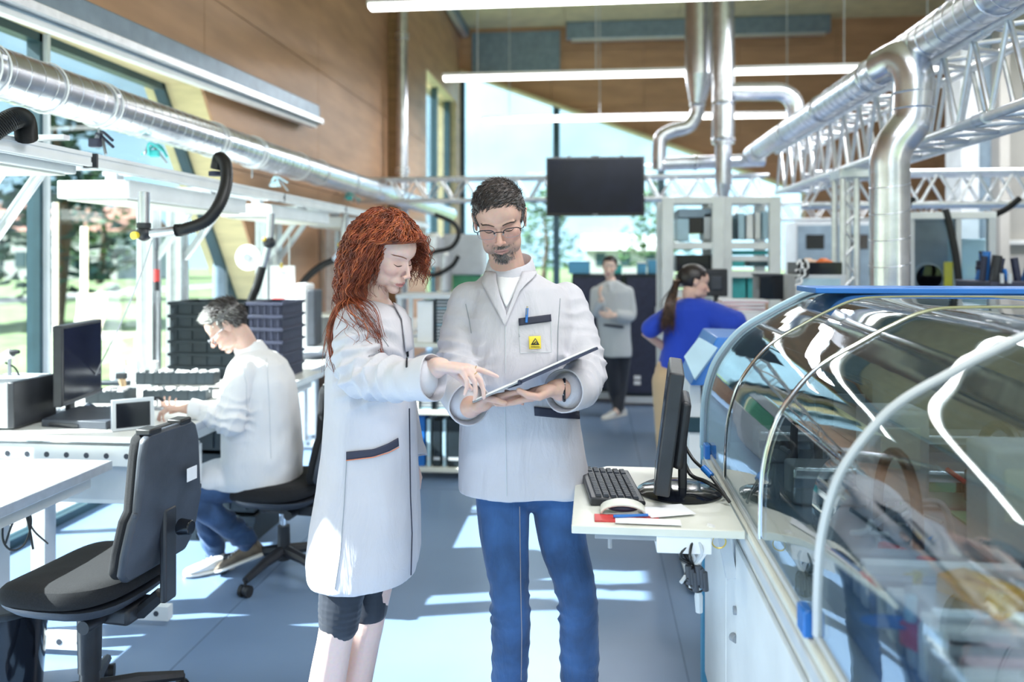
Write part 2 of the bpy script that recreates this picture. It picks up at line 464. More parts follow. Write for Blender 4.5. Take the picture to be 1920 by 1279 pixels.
tag(hills().build('hills', 'hill'), 'hazy blue-green wooded hills far beyond the meadow', 'hills', kind='structure')
def tree(loc, h, r, label, seed, mt='foliage'):
    t = thing('tree', label, 'tree', loc, 'trees on the meadow outside the windows'); R = random.Random(seed); loc = Vector(loc)
    MB().tube([loc, loc + Vector((.05 * h, 0, h * .4)), loc + Vector((0, 0, h * .8))], [h * .035, h * .025, h * .01], 8).build('trunk', 'bark', t)
    m = MB()
    for k in range(420):
        z = R.uniform(.12, 1); w = r * (1 - z) ** .6 * (1 - .5 * math.exp(-z * 9)) * R.uniform(.3, 1.05); a = R.uniform(0, 2 * PI)
        c = loc + Vector((w * math.cos(a), w * math.sin(a), z * h)); s_ = h * R.uniform(.03, .06)
        q = [c + Vector((R.uniform(-1, 1), R.uniform(-1, 1), R.uniform(-.5, .5))) * s_ for _ in range(5)]
        m.add(q, [(0, 1, 2), (0, 2, 3), (1, 2, 4), (0, 3, 4)])
    m.build('foliage', mt, t, smooth=False)
gz = -.15
tree((-19.5, 17.5, gz), 10.0, 3.2, 'tall dark conifer outside the leftmost window pane, nearest the frame edge', 1)
tree((-27, 30, gz), 9.0, 3.6, 'dark conifer beyond the road, right of the mullion', 2)
tree((-14.0, 19.5, gz), 6.5, 2.3, 'dark green tree just left of the window mullion', 3)
tree((-34, 52, gz), 8.0, 4.5, 'lighter green tree far across the meadow', 4, 'foliage_light')
tree((-4, 62, gz), 7.0, 4.0, 'green tree behind the end-wall window, left of the screen', 5, 'foliage_light')
tree((5, 66, gz), 8.0, 4.5, 'green tree behind the end-wall window, right of the centre mullion', 6, 'foliage_light')
def house(loc, sx, sy, h, label, roof='house_roof'):
    t = thing('house', label, 'house', loc, 'white houses beyond the meadow')
    l = Vector(loc)
    MB().box((l.x - sx / 2, l.y - sy / 2, l.z), (l.x + sx / 2, l.y + sy / 2, l.z + h)).build('wall', 'house_wall', t, smooth=False)
    e = .4
    MB().prism([(l.x - sx / 2 - e, l.y - sy / 2 - e, l.z + h), (l.x - sx / 2 - e, l.y + sy / 2 + e, l.z + h), (l.x - sx / 2 - e, l.y, l.z + h + sy * .28)], (sx + 2 * e, 0, 0))  .build('roof', roof, t, smooth=False)
    for i in range(int(sx // 2.5)):
        MB().box((l.x - sx / 2 + 1 + i * 2.5, l.y - sy / 2 - .05, l.z + 1), (l.x - sx / 2 + 2 + i * 2.5, l.y - sy / 2 + .05, l.z + 2.3)).build('window', 'dark_frame', t, smooth=False)
        MB().box((l.x + sx / 2 - .05, l.y - sy / 2 + 1 + i * 1.5, l.z + 1), (l.x + sx / 2 + .05, l.y - sy / 2 + 1.9 + i * 1.5, l.z + 2.3)).build('window', 'dark_frame', t, smooth=False)
house((-60, 70, gz), 14, 9, 4.5, 'white house with red-brown roof far across the meadow, seen past the mullion')
house((-44, 66, gz), 10, 8, 4.0, 'smaller white house behind the aluminium bench posts')
house((3.6, 85, gz), 9, 6, 2.6, 'bright white building seen under the hanging screen through the end window', 'house_wall')
# white poles outside, beside the glass
for px, top, lab in ((104, 380, 'thin white pole outside, left of the leaning board'), (158, 425, 'thicker white pole outside beside the white board')):
    b = PX(px, 700, -5.2); z = PX(px, top, -5.2).z
    tag(MB().cyl((b.x, b.y, -.12), (b.x, b.y, z), .035 if px > 120 else .025).build('flag_pole', 'white', origin=(b.x, b.y, -.12)), lab, 'pole')
b = PX(196, 620, -5.0)
t = thing('garden_chair', 'white curved plastic garden chair outside the window', 'chair', (b.x, b.y, -.12))
zt = PX(196, 550, -5.0).z; zs = PX(196, 625, -5).z
MB().loft([[Vector((b.x - .22 + .07 * math.sin(q * 2), b.y + y, zs + (zt - zs) * q)) for y in (-.22, .22)] + [Vector((b.x - .18 + .07 * math.sin(q * 2), b.y + y, zs + (zt - zs) * q)) for y in (.22, -.22)] for q in (0, .25, .5, .75, 1)]).build('backrest', 'white', t)
MB().box((b.x - .22, b.y - .24, zs - .04), (b.x + .26, b.y + .24, zs)).build('seat', 'white', t, bevel=.01)
for sx in (-.2, .22):
    for sy2 in (-.2, .2): MB().cyl((b.x + sx, b.y + sy2, -.12), (b.x + sx, b.y + sy2, zs - .03), .02, n=8).build('leg', 'white', t)
# ================================================================== LEFT SIDE: duct, lights, benches
def ring_pts(c, r, ax, n=28):
    """circle round a Y-running pipe"""
    return [Vector((c.x + r * math.cos(2 * PI * k / n), c.y, c.z + r * math.sin(2 * PI * k / n))) for k in range(n)]
# spiral duct: a long pipe along Y with raised helical seam
DX, DZ, DR = -2.45, 2.345, .108
dt = thing('spiral_duct', 'long silver spiral duct running above the benches along the window wall', 'duct', (DX, 6, DZ - DR))
MB().cyl((DX, .9, DZ), (DX, 13.5, DZ), DR, n=40).build('pipe', 'galv_bright', dt)
m = MB(); pts = []; n = 18; pitch = .085
k = int((13.4 - 1.0) / pitch * n)
m.tube([Vector((DX + (DR + .0005) * math.cos(2 * PI * i / n), 1.0 + i * pitch / n, DZ + (DR + .0005) * math.sin(2 * PI * i / n))) for i in range(k)], .0022, n=4)
m.build('spiral_seam', 'galv', dt)
ylist = [2.55, 2.95, 3.00, 3.35, 3.72, 3.77, 4.9, 4.95, 5.5, 5.56, 6.4, 6.9, 7.8, 8.6, 9.5, 10.4]
for y in ylist:
    MB().tube(ring_pts(Vector((DX, y, DZ)), DR + .006, 0), .004, n=6, closed=True).build('clamp_ring', 'white_metal', dt)
for y in (2.97, 3.74, 5.53, 7.8, 10.4):
    MB().cbox((DX + DR * .9, y, DZ + .04), (.022, .03, .018)).build('clamp_lug', 'galv', dt)
    MB().cyl((DX, y, DZ - DR), (DX, y, DZ - DR - .075), .005, n=6).build('hanger_rod', 'mid_grey', dt)
# wall mounted light channel
t = thing('light_channel', 'blue-grey linear light channel running along the wood wall above the windows', 'lamp', (-2.8, 4.0, 3.0))
a = PX(60, 0, -2.76); b = PX(590, 217, -2.76); a = b + (a - b) * 1.6
MB().bar(a, b, .10, .20).build('channel', 'blue_grey', t, bevel=.008)
MB().bar(a + Vector((.068, 0, -.06)), b + Vector((.068, 0, -.06)), .05, .05).build('reflector', 'alu', t, bevel=.004)
MB().bar(a + Vector((.01, 0, -.115)), b + Vector((.01, -.05, -.115)), .06, .03).build('diffuser', 'white', t)
q = a + (b - a) * .78
MB().bar(q + Vector((-.05, -.02, .02)), q + Vector((-.05, .02, .02)), .12, .17).build('joint_clip', 'mid_grey', t)
MB().bar(b - Vector((0, .015, 0)), b + Vector((0, .015, 0)), .10, .13).build('end_cap', 'mid_grey', t)

def profile_bar(a, b, w, name, parent, mt='alu'):
    """slotted aluminium extrusion: core plus corner lips"""
    a = Vector(a); b = Vector(b); d = (b - a).normalized(); up = Vector((0, 0, 1)) if abs(d.z) < .9 else Vector((0, 1, 0))
    sx = d.cross(up).normalized(); sz = sx.cross(d)
    m = MB(); m.bar(a, b, w * .86, w * .86, up)
    for i in (-1, 1):
        for j in (-1, 1):
            o = sx * i * w * .36 + sz * j * w * .36
            m.bar(a + o, b + o, w * .3, w * .3, up)
    return m.build(name, mt, parent, smooth=False)
def holes_beam(a, b, h, name, parent, th=.04, nh=8, mt='white_metal'):
    m = MB(); m.bar(a, b, th, h); o = m.build(name, mt, parent, smooth=False)
    a = Vector(a); b = Vector(b); d = (b - a); nrm = d.normalized().cross(Vector((0, 0, 1))).normalized()
    if nrm.y > 0 or (abs(nrm.y) < .01 and nrm.x < 0): nrm = -nrm
    for i in range(nh):
        c = a + d * ((i + .5) / nh)
        mm = MB().cyl(c + nrm * (th / 2 - .004), c + nrm * (th / 2 + .0012), .012, n=10); mm.build('hole', 'charcoal', o)
    return o
BXR = -2.78
def workbench(label, Y0, Y1, X1, Z, post=True, zpost=2.02, posts=None):
    t = thing('workbench', label, 'workbench', ((BXR + X1) / 2, (Y0 + Y1) / 2, 0), 'white assembly benches along the window wall')
    MB().box((BXR, Y0, Z - .028), (X1 - .012, Y1, Z)).build('tabletop', 'table_top', t, bevel=.003)
    MB().box((X1 - .012, Y0, Z - .036), (X1, Y1, Z + .001)).build('edge_strip', 'alu', t, bevel=.002)
    holes_beam((BXR + .05, Y0 + .03, Z - .085), (X1 - .12, Y0 + .03, Z - .085), .085, 'crossbeam', t, nh=9)
    MB().box((BXR + .05, Y1 - .06, Z - .13), (X1 - .12, Y1 - .02, Z - .036)).build('crossbeam', 'white_metal', t, bevel=.003)
    MB().box((X1 - .10, Y0 + .05, Z - .10), (X1 - .06, Y1 - .05, Z - .036)).build('side_rail', 'white_metal', t, bevel=.003)
    for y in (Y0 + .10, Y1 - .10):
        MB().box((-2.44, y - .035, .07), (-2.37, y + .035, Z - .1)).build('leg', 'light_grey', t, bevel=.004)
        holes_beam((BXR + .1, y, .055), (X1 - .02, y, .055), .06, 'foot', t, nh=8)
    if post:
        for y in (posts or (Y0 + .06, Y1 - .06)):
            profile_bar((BXR + .045, y, .0), (BXR + .045, y, zpost), .10, 'post', t)
            profile_bar((BXR + .09, y, zpost - .03), (-2.12, y, zpost - .03), .05, 'arm', t)
            profile_bar((BXR + .09, y, zpost - .44), (-2.40, y, zpost - .06), .035, 'brace', t)
        profile_bar((-2.10, Y0 - .02, zpost - .03), (-2.10, Y1 + .02, zpost - .03), .055, 'overhead_rail', t, 'white_metal')
        MB().cbox((-2.10, Y0 - .028, zpost - .03), (.06, .012, .06)).build('end_cap', 'black_plastic', t)
    return t
workbench('nearest white bench at the left edge, mostly out of frame', .95, 3.10, -1.97, .75)
workbench('white bench with monitor and keyboard where the seated man works', 3.18, 5.18, -1.80, .83, posts=(3.26, 4.68))
workbench('white bench behind the seated man, carrying the black crate stacks', 5.22, 6.50, -1.90, .83, posts=(5.02, 6.4))
workbench('white bench beyond the crates, seen between seated man and red-haired woman', 6.56, 8.2, -1.75, .83)
workbench('farthest white bench, hidden mostly behind the red-haired woman', 8.3, 9.9, -1.9, .83)
def bench_lamp(Y0, Y1, label, z=1.86):
    t = thing('bench_lamp', label, 'lamp', (-2.3, (Y0 + Y1) / 2, z), 'white box lamps hanging over the benches')
    MB().box((-2.50, Y0, z), (-2.14, Y1, z + .085)).build('housing', 'white_metal', t, bevel=.006)
    MB().box((-2.47, Y0 + .03, z - .008), (-2.17, Y1 - .03, z - .001)).build('diffuser', 'cream_metal', t)
    for y in (Y0 + .15, Y1 - .15):
        MB().box((-2.34, y - .03, z + .085), (-2.28, y + .03, z + .13)).build('hanger', 'mid_grey', t)
        MB().box((-2.36, y - .02, z + .12), (-2.08, y + .02, z + .14)).build('bracket', 'alu', t)
bench_lamp(1.9, 3.12, 'white box lamp over the nearest bench, cut by the left frame edge', 1.93)
bench_lamp(3.50, 4.75, 'white box lamp hanging over the bench with the monitor')
bench_lamp(5.15, 6.30, 'white box lamp hanging above the black crate stacks')
bench_lamp(6.8, 7.95, 'white box lamp above the red-haired woman, third along the benches')
bench_lamp(8.5, 9.6, 'farthest white box lamp over the benches, above the loop hose')
# black round column between window and bench posts
c = PY(413, 500, 6.6)
tag(MB().cyl((c.x, c.y, 0), (c.x, c.y, 1.98), .062, n=20).build('column', 'blue_grey', origin=(c.x, c.y, 0)), 'dark blue-grey round column standing behind the bench posts', 'column')
# vertical drain pipe and dark beam on the wood wall
a = PY(754, 0, 10.8)
t = thing('drain_pipe', 'tall silver pipe standing against the wood wall, left of the end window', 'pipe', (a.x, 10.8, 0))
MB().cyl((a.x, 10.8, 0), (a.x, 10.8, CEIL), .075, n=20).build('pipe', 'galv_bright', t)
for z in (2.75, 4.6): MB().cyl((a.x, 10.8, z), (a.x, 10.8, z + .08), .09, n=20).build('collar', 'galv', t)
tag(MB().box((XW, 10.95, 0), (XW + .16, 11.15, CEIL)).build('wall_beam', 'plywood_dark', origin=(XW, 11, 0), smooth=False), 'dark vertical beam on the wood wall beside the silver pipe', 'beam')

# extraction hoses
def hose(pts, r, name, label, group='black corrugated extraction hoses over the benches', nozzle=None, ribs=60):
    c = bez(pts, ribs * 2); t = thing(name, label, 'hose', Vector(pts[0]), group)
    rr = [r * (1.06 if i % 2 else .94) for i in range(len(c))]
    MB().tube(c, rr, n=14).build('hose', 'rubber', t, angle=80)
    return t
ym = 3.55
t = hose([P(-60, 330, 2.7), P(-30, 262, 2.75), P(20, 225, 2.8), P(44, 225, 2.85), P(50, 260, 2.9)], .036, 'extraction_hose', 'thick black hose at the left frame edge, in front of the duct')
h0 = [P(405, 318, 3.75), P(411, 296, 3.75), P(423, 308, 3.7), P(424, 345, 3.65), P(410, 385, 3.6), P(385, 415, 3.58), P(345, 430, 3.55), P(330, 432, 3.55)]
t = hose(h0, .027, 'extraction_hose', 'black curved hose with silver nozzle arm hanging above the monitor bench')
MB().cyl(P(332, 432, 3.55), P(283, 438, 3.55), .021, n=16).build('nozzle_tube', 'galv_bright', t)
MB().sphere(P(270, 438, 3.55), .034, 16, 10).build('joint', 'black_plastic', t)
MB().cyl(P(270, 418, 3.55), P(270, 428, 3.55), .03, n=16).build('collar', 'black_plastic', t)
MB().cyl(P(270, 360, 3.55), P(270, 420, 3.55), .024, n=16).build('arm_tube', 'galv_bright', t)
MB().cyl(P(256, 441, 3.52), P(250, 442, 3.5), .016, n=14).build('cap', 'yellow', t)
MB().cyl(P(405, 330, 3.75), P(405, 322, 3.75), .034, n=14).build('hose_clamp', 'navy', t)
def small_hose(pts, r, arm, label):
    t = hose(pts, r, 'extraction_hose', label, ribs=30)
    MB().cyl(arm[0], arm[1], r * .85, n=12).build('nozzle_tube', 'galv_bright', t)
    MB().sphere(arm[1], r * 1.5, 12, 8).build('joint', 'black_plastic', t)
    MB().cyl(arm[1], arm[2], r * .9, n=12).build('arm_tube', 'galv_bright', t)
    MB().sphere(arm[1] + Vector((-.02, -.03, .02)), r * .6, 10, 6).build('cap', 'brass', t)
small_hose([P(470, 566, 5.2), P(482, 535, 5.2), P(492, 500, 5.2)], .028, (P(493, 500, 5.2), P(505, 455, 5.2), P(508, 400, 5.2)), 'black hose with silver arm just above the black crates')
small_hose([P(556, 555, 6.9), P(572, 525, 6.9), P(600, 500, 6.9), P(625, 488, 6.9)], .030, (P(625, 488, 6.9), P(642, 463, 6.9), P(648, 400, 6.9)), 'black curved hose with silver arm left of the red hair')
t = hose([P(815, 402, 8.2), P(850, 418, 8.2), P(860, 440, 8.2), P(846, 464, 8.2), P(815, 472, 8.2), P(795, 480, 8.2), P(790, 500, 8.2), P(812, 516, 8.2), P(846, 500, 8.2), P(860, 480, 8.2)], .024, 'extraction_hose', 'looped black hose hanging between the red-haired woman and the standing man')
c = P(826, 540, 8.4)
t = thing('fume_extractor', 'silver cylindrical extractor behind the loop hose, between the two central people', 'extractor', (c.x, c.y, c.z))
for i, (px, y0, y1, r) in enumerate(((812, 445, 500, .13), (832, 478, 545, .09))):
    MB().cyl(P(px, y1, 8.5), P(px, y0, 8.5), r, n=24).build('drum', 'alu', t)
    MB().cyl(P(px, y0, 8.5), P(px, y0 - 8, 8.5), r * .7, r * .4, n=24).build('lid', 'white_metal', t)
MB().cyl(P(826, 560, 8.5), Vector((P(826, 560, 8.5).x, P(826, 560, 8.5).y, .0)), .03).build('stand', 'light_grey', t)
MB().cyl(P(832, 545, 8.5) , P(832, 562, 8.5), .04).build('neck', 'light_grey', t)
c2 = P(868, 470, 8.9)
t = thing('test_fixture', 'grey and green machine head just left of the standing man', 'machine', (c2.x, c2.y, 0))
MB().box((c2.x - .2, c2.y - .15, 1.4), (c2.x + .25, c2.y + .2, 1.85)).build('head', 'light_grey', t, bevel=.02)
MB().box((c2.x - .1, c2.y - .1, .85), (c2.x + .2, c2.y + .15, 1.4)).build('body', 'green', t, bevel=.01)
MB().box((c2.x - .3, c2.y - .25, 0), (c2.x + .35, c2.y + .25, .85)).build('cabinet', 'light_grey', t, bevel=.01)

# ---- things on bench two
ZB = .83
mc = PZ(95, 780, ZB)
mc = Vector((-2.47, 3.55, ZB))
def monitor(loc, rz, w, h, label, tilt=0, parts='charcoal', base=True, lift=.06):
    t = thing('monitor', label, 'monitor', (0, 0, 0)); 
    R = Matrix.Translation((0, 0, lift + h / 2)) @ Matrix.Rotation(tilt, 4, 'X')
    m = MB(); m.box((-w / 2, -.012, -h / 2), (w / 2, .03, h / 2), R); m.build('housing', 'black_plastic', t, bevel=.006)
    m = MB(); m.box((-w / 2 + .018, -.0135, -h / 2 + .022), (w / 2 - .018, -.011, h / 2 - .016), R); m.build('screen', 'screen', t, smooth=False)
    m = MB(); m.box((-w * .3, .03, -h * .32), (w * .3, .062, h * .25), R); m.build('rear_shell', 'black_plastic', t, bevel=.012)
    m = MB(); m.box((-w / 2 + .01, -.0145, -h / 2 + .004), (w / 2 - .01, -.0125, -h / 2 + .012), R); m.build('bezel_strip', 'charcoal', t)
    if base:
        MB().box((-.03, .035, .008), (.03, .06, lift + h * .4)).build('stand_neck', 'black_plastic', t, bevel=.006)
        MB().lathe([(.12, 0), (.125, .006), (.11, .014), (.05, .02), (.0, .02)], (0, .04, 0), 32).build('stand_base', 'gloss_black', t)
    t.location = loc; t.rotation_euler = (0, 0, rz); return t
# screen faces the worker (+X, a little towards the camera)
monitor((-2.45, 3.60, ZB), math.radians(101), .43, .37, 'black flat monitor on the bench at the left, turned to the seated man', lift=.075)
t = thing('computer', 'small grey computer box left of the black monitor, cut by the frame edge', 'computer', (-2.62, 3.38, ZB))
MB().box((-2.75, 3.24, ZB + .01), (-2.545, 3.52, ZB + .21)).build('case', 'light_grey', t, bevel=.006)
MB().box((-2.545, 3.24, ZB + .01), (-2.515, 3.52, ZB + .21)).build('front', 'black_plastic', t, bevel=.004)
MB().box((-2.70, 3.236, ZB + .04), (-2.60, 3.2405, ZB + .17)).build('side_panel', 'mid_grey', t)
t = thing('barcode_scanner', 'white and black handheld scanner sticking out above the grey computer box', 'scanner', P(20, 665, 3.7))
MB().tube([P(-30, 690, 3.7), P(0, 675, 3.7), P(22, 662, 3.7)], [.018, .02, .022], 10).build('handle', 'white', t)
MB().tube([P(22, 662, 3.7), P(30, 660, 3.7), P(36, 660, 3.7)], [.016, .012, .008], 10).build('head', 'black_plastic', t)
MB().tube(bez([P(10, 680, 3.7), P(28, 690, 3.7), P(40, 710, 3.7), P(60, 720, 3.72)]), .004, 6).build('cable', 'rubber', t)
MB().tube([P(18, 668, 3.7), Vector((P(18, 668, 3.7).x, P(18, 668, 3.7).y, ZB + .2))], .008, 8).build('holder', 'mid_grey', t)
# keyboard
def keyboard(loc, rz, label, L=.44, D=.15, base='black_plastic', keys='charcoal'):
    t = thing('keyboard', label, 'keyboard', (0, 0, 0))
    MB().prism([(-L / 2, -D / 2, 0), (-L / 2, D / 2, 0), (-L / 2, D / 2, .024), (-L / 2, -D / 2, .012)], (L, 0, 0)).build('case', base, t, bevel=.004)
    rows = 6; cols = 18; pro = None
    for r in range(rows):
        for c in range(cols):
            if c in (14,) : continue
            x = -L / 2 + .016 + (c + .5) * (L - .032) / cols; y = -D / 2 + .014 + (r + .5) * (D - .028) / rows
            z = .012 + .012 * (y + D / 2) / D
            if pro is None:
                w_ = (L - .032) / cols * .43; d_ = (D - .028) / rows * .42
                pro = MB().loft([[(-w_, -d_, 0), (w_, -d_, 0), (w_, d_, 0), (-w_, d_, 0)], [(-w_ * .8, -d_ * .75, .007), (w_ * .8, -d_ * .75, .007), (w_ * .8, d_ * .75, .007), (-w_ * .8, d_ * .75, .007)]]).build('key', keys, t, smooth=False)
                pro.location = (x, y, z)
            else:
                o = pro.copy(); COL.objects.link(o); o.parent = t; o.location = (x, y, z)
    t.location = loc; t.rotation_euler = (0, 0, rz); return t
keyboard(PZ(118, 780, ZB) + Vector((0, .0, .001)), math.radians(20), 'black keyboard on the bench in front of the monitor', keys='mid_grey')
def mouse(loc, rz, label, mt='gloss_black'):
    t = thing('computer_mouse', label, 'mouse', (0, 0, 0))
    MB().sphere((0, 0, .004), (.03, .055, .03), 16, 10).build('shell', mt, t)
    MB().tube([(0, .02, .033), (0, .045, .022)], .004, 6).build('wheel', 'mid_grey', t)
    MB().box((-.026, -.04, 0), (.026, .045, .006)).build('sole', 'black_plastic', t, bevel=.004)
    t.location = loc; t.rotation_euler = (0, 0, rz)
mouse(PZ(168, 770, ZB) + Vector((0, 0, .001)), 1.0, 'glossy dark computer mouse between the keyboard and the black tray')
# flat dark box (device) and small framed display
c = PZ(170, 795, ZB)
t = thing('test_device', 'flat dark blue-grey box on the bench just behind the near chair', 'device', (c.x, c.y, ZB))
R = Matrix.Translation(c) @ Matrix.Rotation(-.1, 4, 'Z')
MB().prism([R @ Vector(p) for p in ((-.17, -.10, .001), (-.17, .13, .001), (-.17, .13, .055), (-.17, -.10, .035))], R.to_3x3() @ Vector((.33, 0, 0))).build('case', 'charcoal', t, bevel=.004)
MB().box((-.13, -.103, .006), (.02, -.098, .02), R).build('slot', 'gloss_black', t)
c = PZ(250, 806, ZB)
t = thing('small_display', 'small upright display with pale grey frame beside the flat dark box', 'display', (c.x, c.y, ZB))
R = Matrix.Translation(c + Vector((0, 0, .001))) @ Matrix.Rotation(math.radians(38), 4, 'Z') @ Matrix.Rotation(-.12, 4, 'X')
MB().box((-.085, 0, 0), (.085, .05, .135), R).build('case', 'charcoal', t, bevel=.004)
MB().box((-.085, -.006, 0), (.085, .0, .135), R).build('frame', 'light_grey', t, bevel=.002)
MB().box((-.068, -.008, .012), (.068, -.005, .118), R).build('screen', 'gloss_black', t, smooth=False)
# open black parts trays with white components
def bin_row(a, b, w, h, n, label, whites=True, mt='crate_black'):
    """row of small open bins from a to b with white parts in them"""
    a = Vector(a); b = Vector(b); d = (b - a).normalized(); s_ = Vector((-d.y, d.x, 0)); L = (b - a).length
    t = thing('parts_bin_row', label, 'parts bins', (a + b) / 2)
    def bx_(p, q, z0, z1, s0, s1, name, mt2, par):
        m = MB(); c0 = a + d * p + s_ * s0; 
        vs = [a + d * u + s_ * v + Vector((0, 0, z)) for z in (z0, z1) for (u, v) in ((p, s0), (q, s0), (q, s1), (p, s1))]
        m.add(vs, [(3,2,1,0),(4,5,6,7),(0,1,5,4),(1,2,6,5),(2,3,7,6),(3,0,4,7)]); return m.build(name, mt2, par, smooth=False)
    bx_(0, L, 0, .006, 0, w, 'base', mt, t); bx_(0, L, 0, h, 0, .004, 'front_wall', mt, t); bx_(0, L, 0, h, w - .004, w, 'rear_wall', mt, t)
    R = random.Random(int(L * 1000))
    for i in range(n + 1):
        bx_(L * i / n - .002, L * i / n + .002, 0, h, 0, w, 'divider', mt, t)
    if whites:
        for i in range(n):
            m = MB()
            for k in range(5):
                c = a + d * (L * (i + R.uniform(.2, .8)) / n) + s_ * (w * R.uniform(.2, .8)) + Vector((0, 0, h * R.uniform(.75, 1.05)))
                rot = Matrix.Translation(c) @ Matrix.Rotation(R.uniform(0, 3), 4, 'Z') @ Matrix.Rotation(R.uniform(-.5, .5), 4, 'X')
                m.box((-.016, -.009, -.006), (.016, .009, .008), rot)
            o = m.build('white_parts', 'white', t, smooth=False); o['kind'] = 'stuff'
    return t
bin_row(PZ(255, 722, ZB + .03), PZ(400, 722, ZB + .03), .10, .07, 9, 'long upper row of black bins with white parts in front of the crates')
bin_row(PZ(268, 752, ZB), PZ(385, 752, ZB), .10, .055, 7, 'lower row of black bins with white parts beside the worker\'s hand')
bin_row(PZ(160, 757, ZB), PZ(232, 757, ZB), .14, .06, 3, 'short black tray with white parts, left of the brown brush')
c = PZ(232, 745, ZB)
t = thing('hand_brush', 'tan wooden brush handle standing between the black trays', 'brush', c)
MB().tube([c + Vector((.01, 0, 0)), c + Vector((0, 0, .05)), c + Vector((-.01, 0, .10))], [.008, .014, .02], 10).build('handle', 'tan', t)
MB().cbox(c + Vector((-.012, 0, .115)), (.05, .03, .03)).build('head', 'black_plastic', t)
c = PZ(296, 768, ZB)
t = thing('clamp_tool', 'small dark metal clamp tool standing beside the worker\'s hand', 'tool', c)
MB().box(c + Vector((-.03, -.02, 0)), c + Vector((.03, .02, .012))).build('base', 'mid_grey', t, bevel=.003)
MB().cyl(c + Vector((0, 0, .01)), c + Vector((0, 0, .06)), .008).build('post', 'chrome', t)
MB().tube([c + Vector((-.03, 0, .05)), c + Vector((0, 0, .06)), c + Vector((.03, 0, .045))], .008, 8).build('jaw', 'black_plastic', t)
def bottle(px, py, Z, r, h, label, name='spray_bottle', mt='translucent_white', spray=True):
    c = PZ(px, py, Z); t = thing(name, label, 'bottle', c)
    MB().lathe([(r * .9, 0), (r, .01), (r, h * .45), (r * .85, h * .6), (r * .4, h * .75), (r * .35, h * .8)], c, 20).build('body', mt, t)
    MB().cyl(c + Vector((0, 0, h * .4)), c + Vector((0, 0, h * .41)), r * 1.01, n=20).build('label_band', 'peach', t)
    if spray:
        MB().cyl(c + Vector((0, 0, h * .8)), c + Vector((0, 0, h * .9)), r * .42).build('collar', 'white', t)
        MB().bar(c + Vector((-r * 1.1, 0, h * .95)), c + Vector((r * .6, 0, h * .97)), r * .5, h * .1).build('spray_head', 'white', t, bevel=.003)
        MB().tube([c + Vector((-r * .6, 0, h * .9)), c + Vector((-r * .8, 0, h * .8)), c + Vector((-r * .5, 0, h * .7))], .004, 6).build('trigger', 'white', t)
    else: MB().cyl(c + Vector((0, 0, h * .78)), c + Vector((0, 0, h * .95)), r * .45).build('cap', 'white', t)
bottle(222, 716, ZB, .038, .205, 'tall white spray bottle standing at the window, left one')
bottle(247, 716, ZB, .034, .15, 'shorter clear spray bottle right of the tall one')
bottle(292, 722, ZB + .001, .036, .15, 'white squeeze bottle between the clear bottle and the crates', 'squeeze_bottle', spray=False)
t = bottle
c = PZ(205, 722, ZB)
tag(MB().box(c + Vector((-.05, -.03, .0)), c + Vector((.12, .03, .025))).build('dark_tray', 'crate_black', bevel=.004, origin=c), 'small dark tray at the foot of the spray bottles', 'tray')
c = PZ(325, 722, ZB)
tag(MB().box(c + Vector((-.05, -.0, .0)), c + Vector((.05, .05, .05))).build('white_box', 'white', bevel=.004, origin=c), 'small white box at the foot of the crate stack', 'box')
# wire hanging from the nozzle down to the bench
t = thing('hanging_cable', 'thin dark cable running down from the silver nozzle to the bench', 'cable', P(170, 715, 3.9))
MB().tube(bez([P(285, 450, 3.6), P(262, 520, 3.7), P(225, 610, 3.8), P(185, 690, 3.95), P(168, 730, 4.0)]), .0035, 6).build('cable', 'mid_grey', t)
# red marker hanging at the post
c = P(294, 440, 4.75)
t = thing('emergency_pull', 'dark hanging strap with a red grip between the two aluminium posts', 'strap', P(294, 545, 4.75))
MB().bar(P(294, 470, 4.75), P(294, 440, 4.75), .012).build('strap', 'charcoal', t)
MB().cyl(P(294, 528, 4.75), P(294, 505, 4.75), .016).build('grip', 'red', t)
MB().cyl(P(294, 545, 4.75), P(294, 528, 4.75), .013).build('tip', 'black_plastic', t)
MB().bar(P(294, 510, 4.75), P(294, 470, 4.75), .008).build('cord', 'charcoal', t)
# crates
def crate(w, d, h, mt='crate_black', detail=True):
    t = thing('crate', 'x', 'crate', (0, 0, 0))
    th = .006
    m = MB(); m.box((-w / 2, -d / 2, 0), (w / 2, d / 2, .006)); m.build('base', mt, t)
    for (a, b) in (((-w / 2, -d / 2), (w / 2, -d / 2 + th)), ((-w / 2, d / 2 - th), (w / 2, d / 2)), ((-w / 2, -d / 2), (-w / 2 + th, d / 2)), ((w / 2 - th, -d / 2), (w / 2, d / 2))):
        MB().box((a[0], a[1], .006), (b[0], b[1], h - .01)).build('side', mt, t, smooth=False)
    m = MB(); e = .012
    m.box((-w / 2 - e, -d / 2 - e, h - .02), (w / 2 + e, -d / 2 + th, h)); m.box((-w / 2 - e, d / 2 - th, h - .02), (w / 2 + e, d / 2 + e, h))
    m.box((-w / 2 - e, -d / 2, h - .02), (-w / 2 + th, d / 2, h)); m.box((w / 2 - th, -d / 2, h - .02), (w / 2 + e, d / 2, h)); m.build('rim', mt, t, bevel=.002)
    for i in range(5):
        x = -w / 2 + w * (i + .5) / 5
        MB().box((x - .004, -d / 2 - .008, .008), (x + .004, -d / 2, h - .02)).build('rib', mt, t, smooth=False)
    return t
cp = crate(.48, .36, .079)
gc = 'black stacking crates on the bench behind the seated man'
ca = PZ(400, 704, ZB)
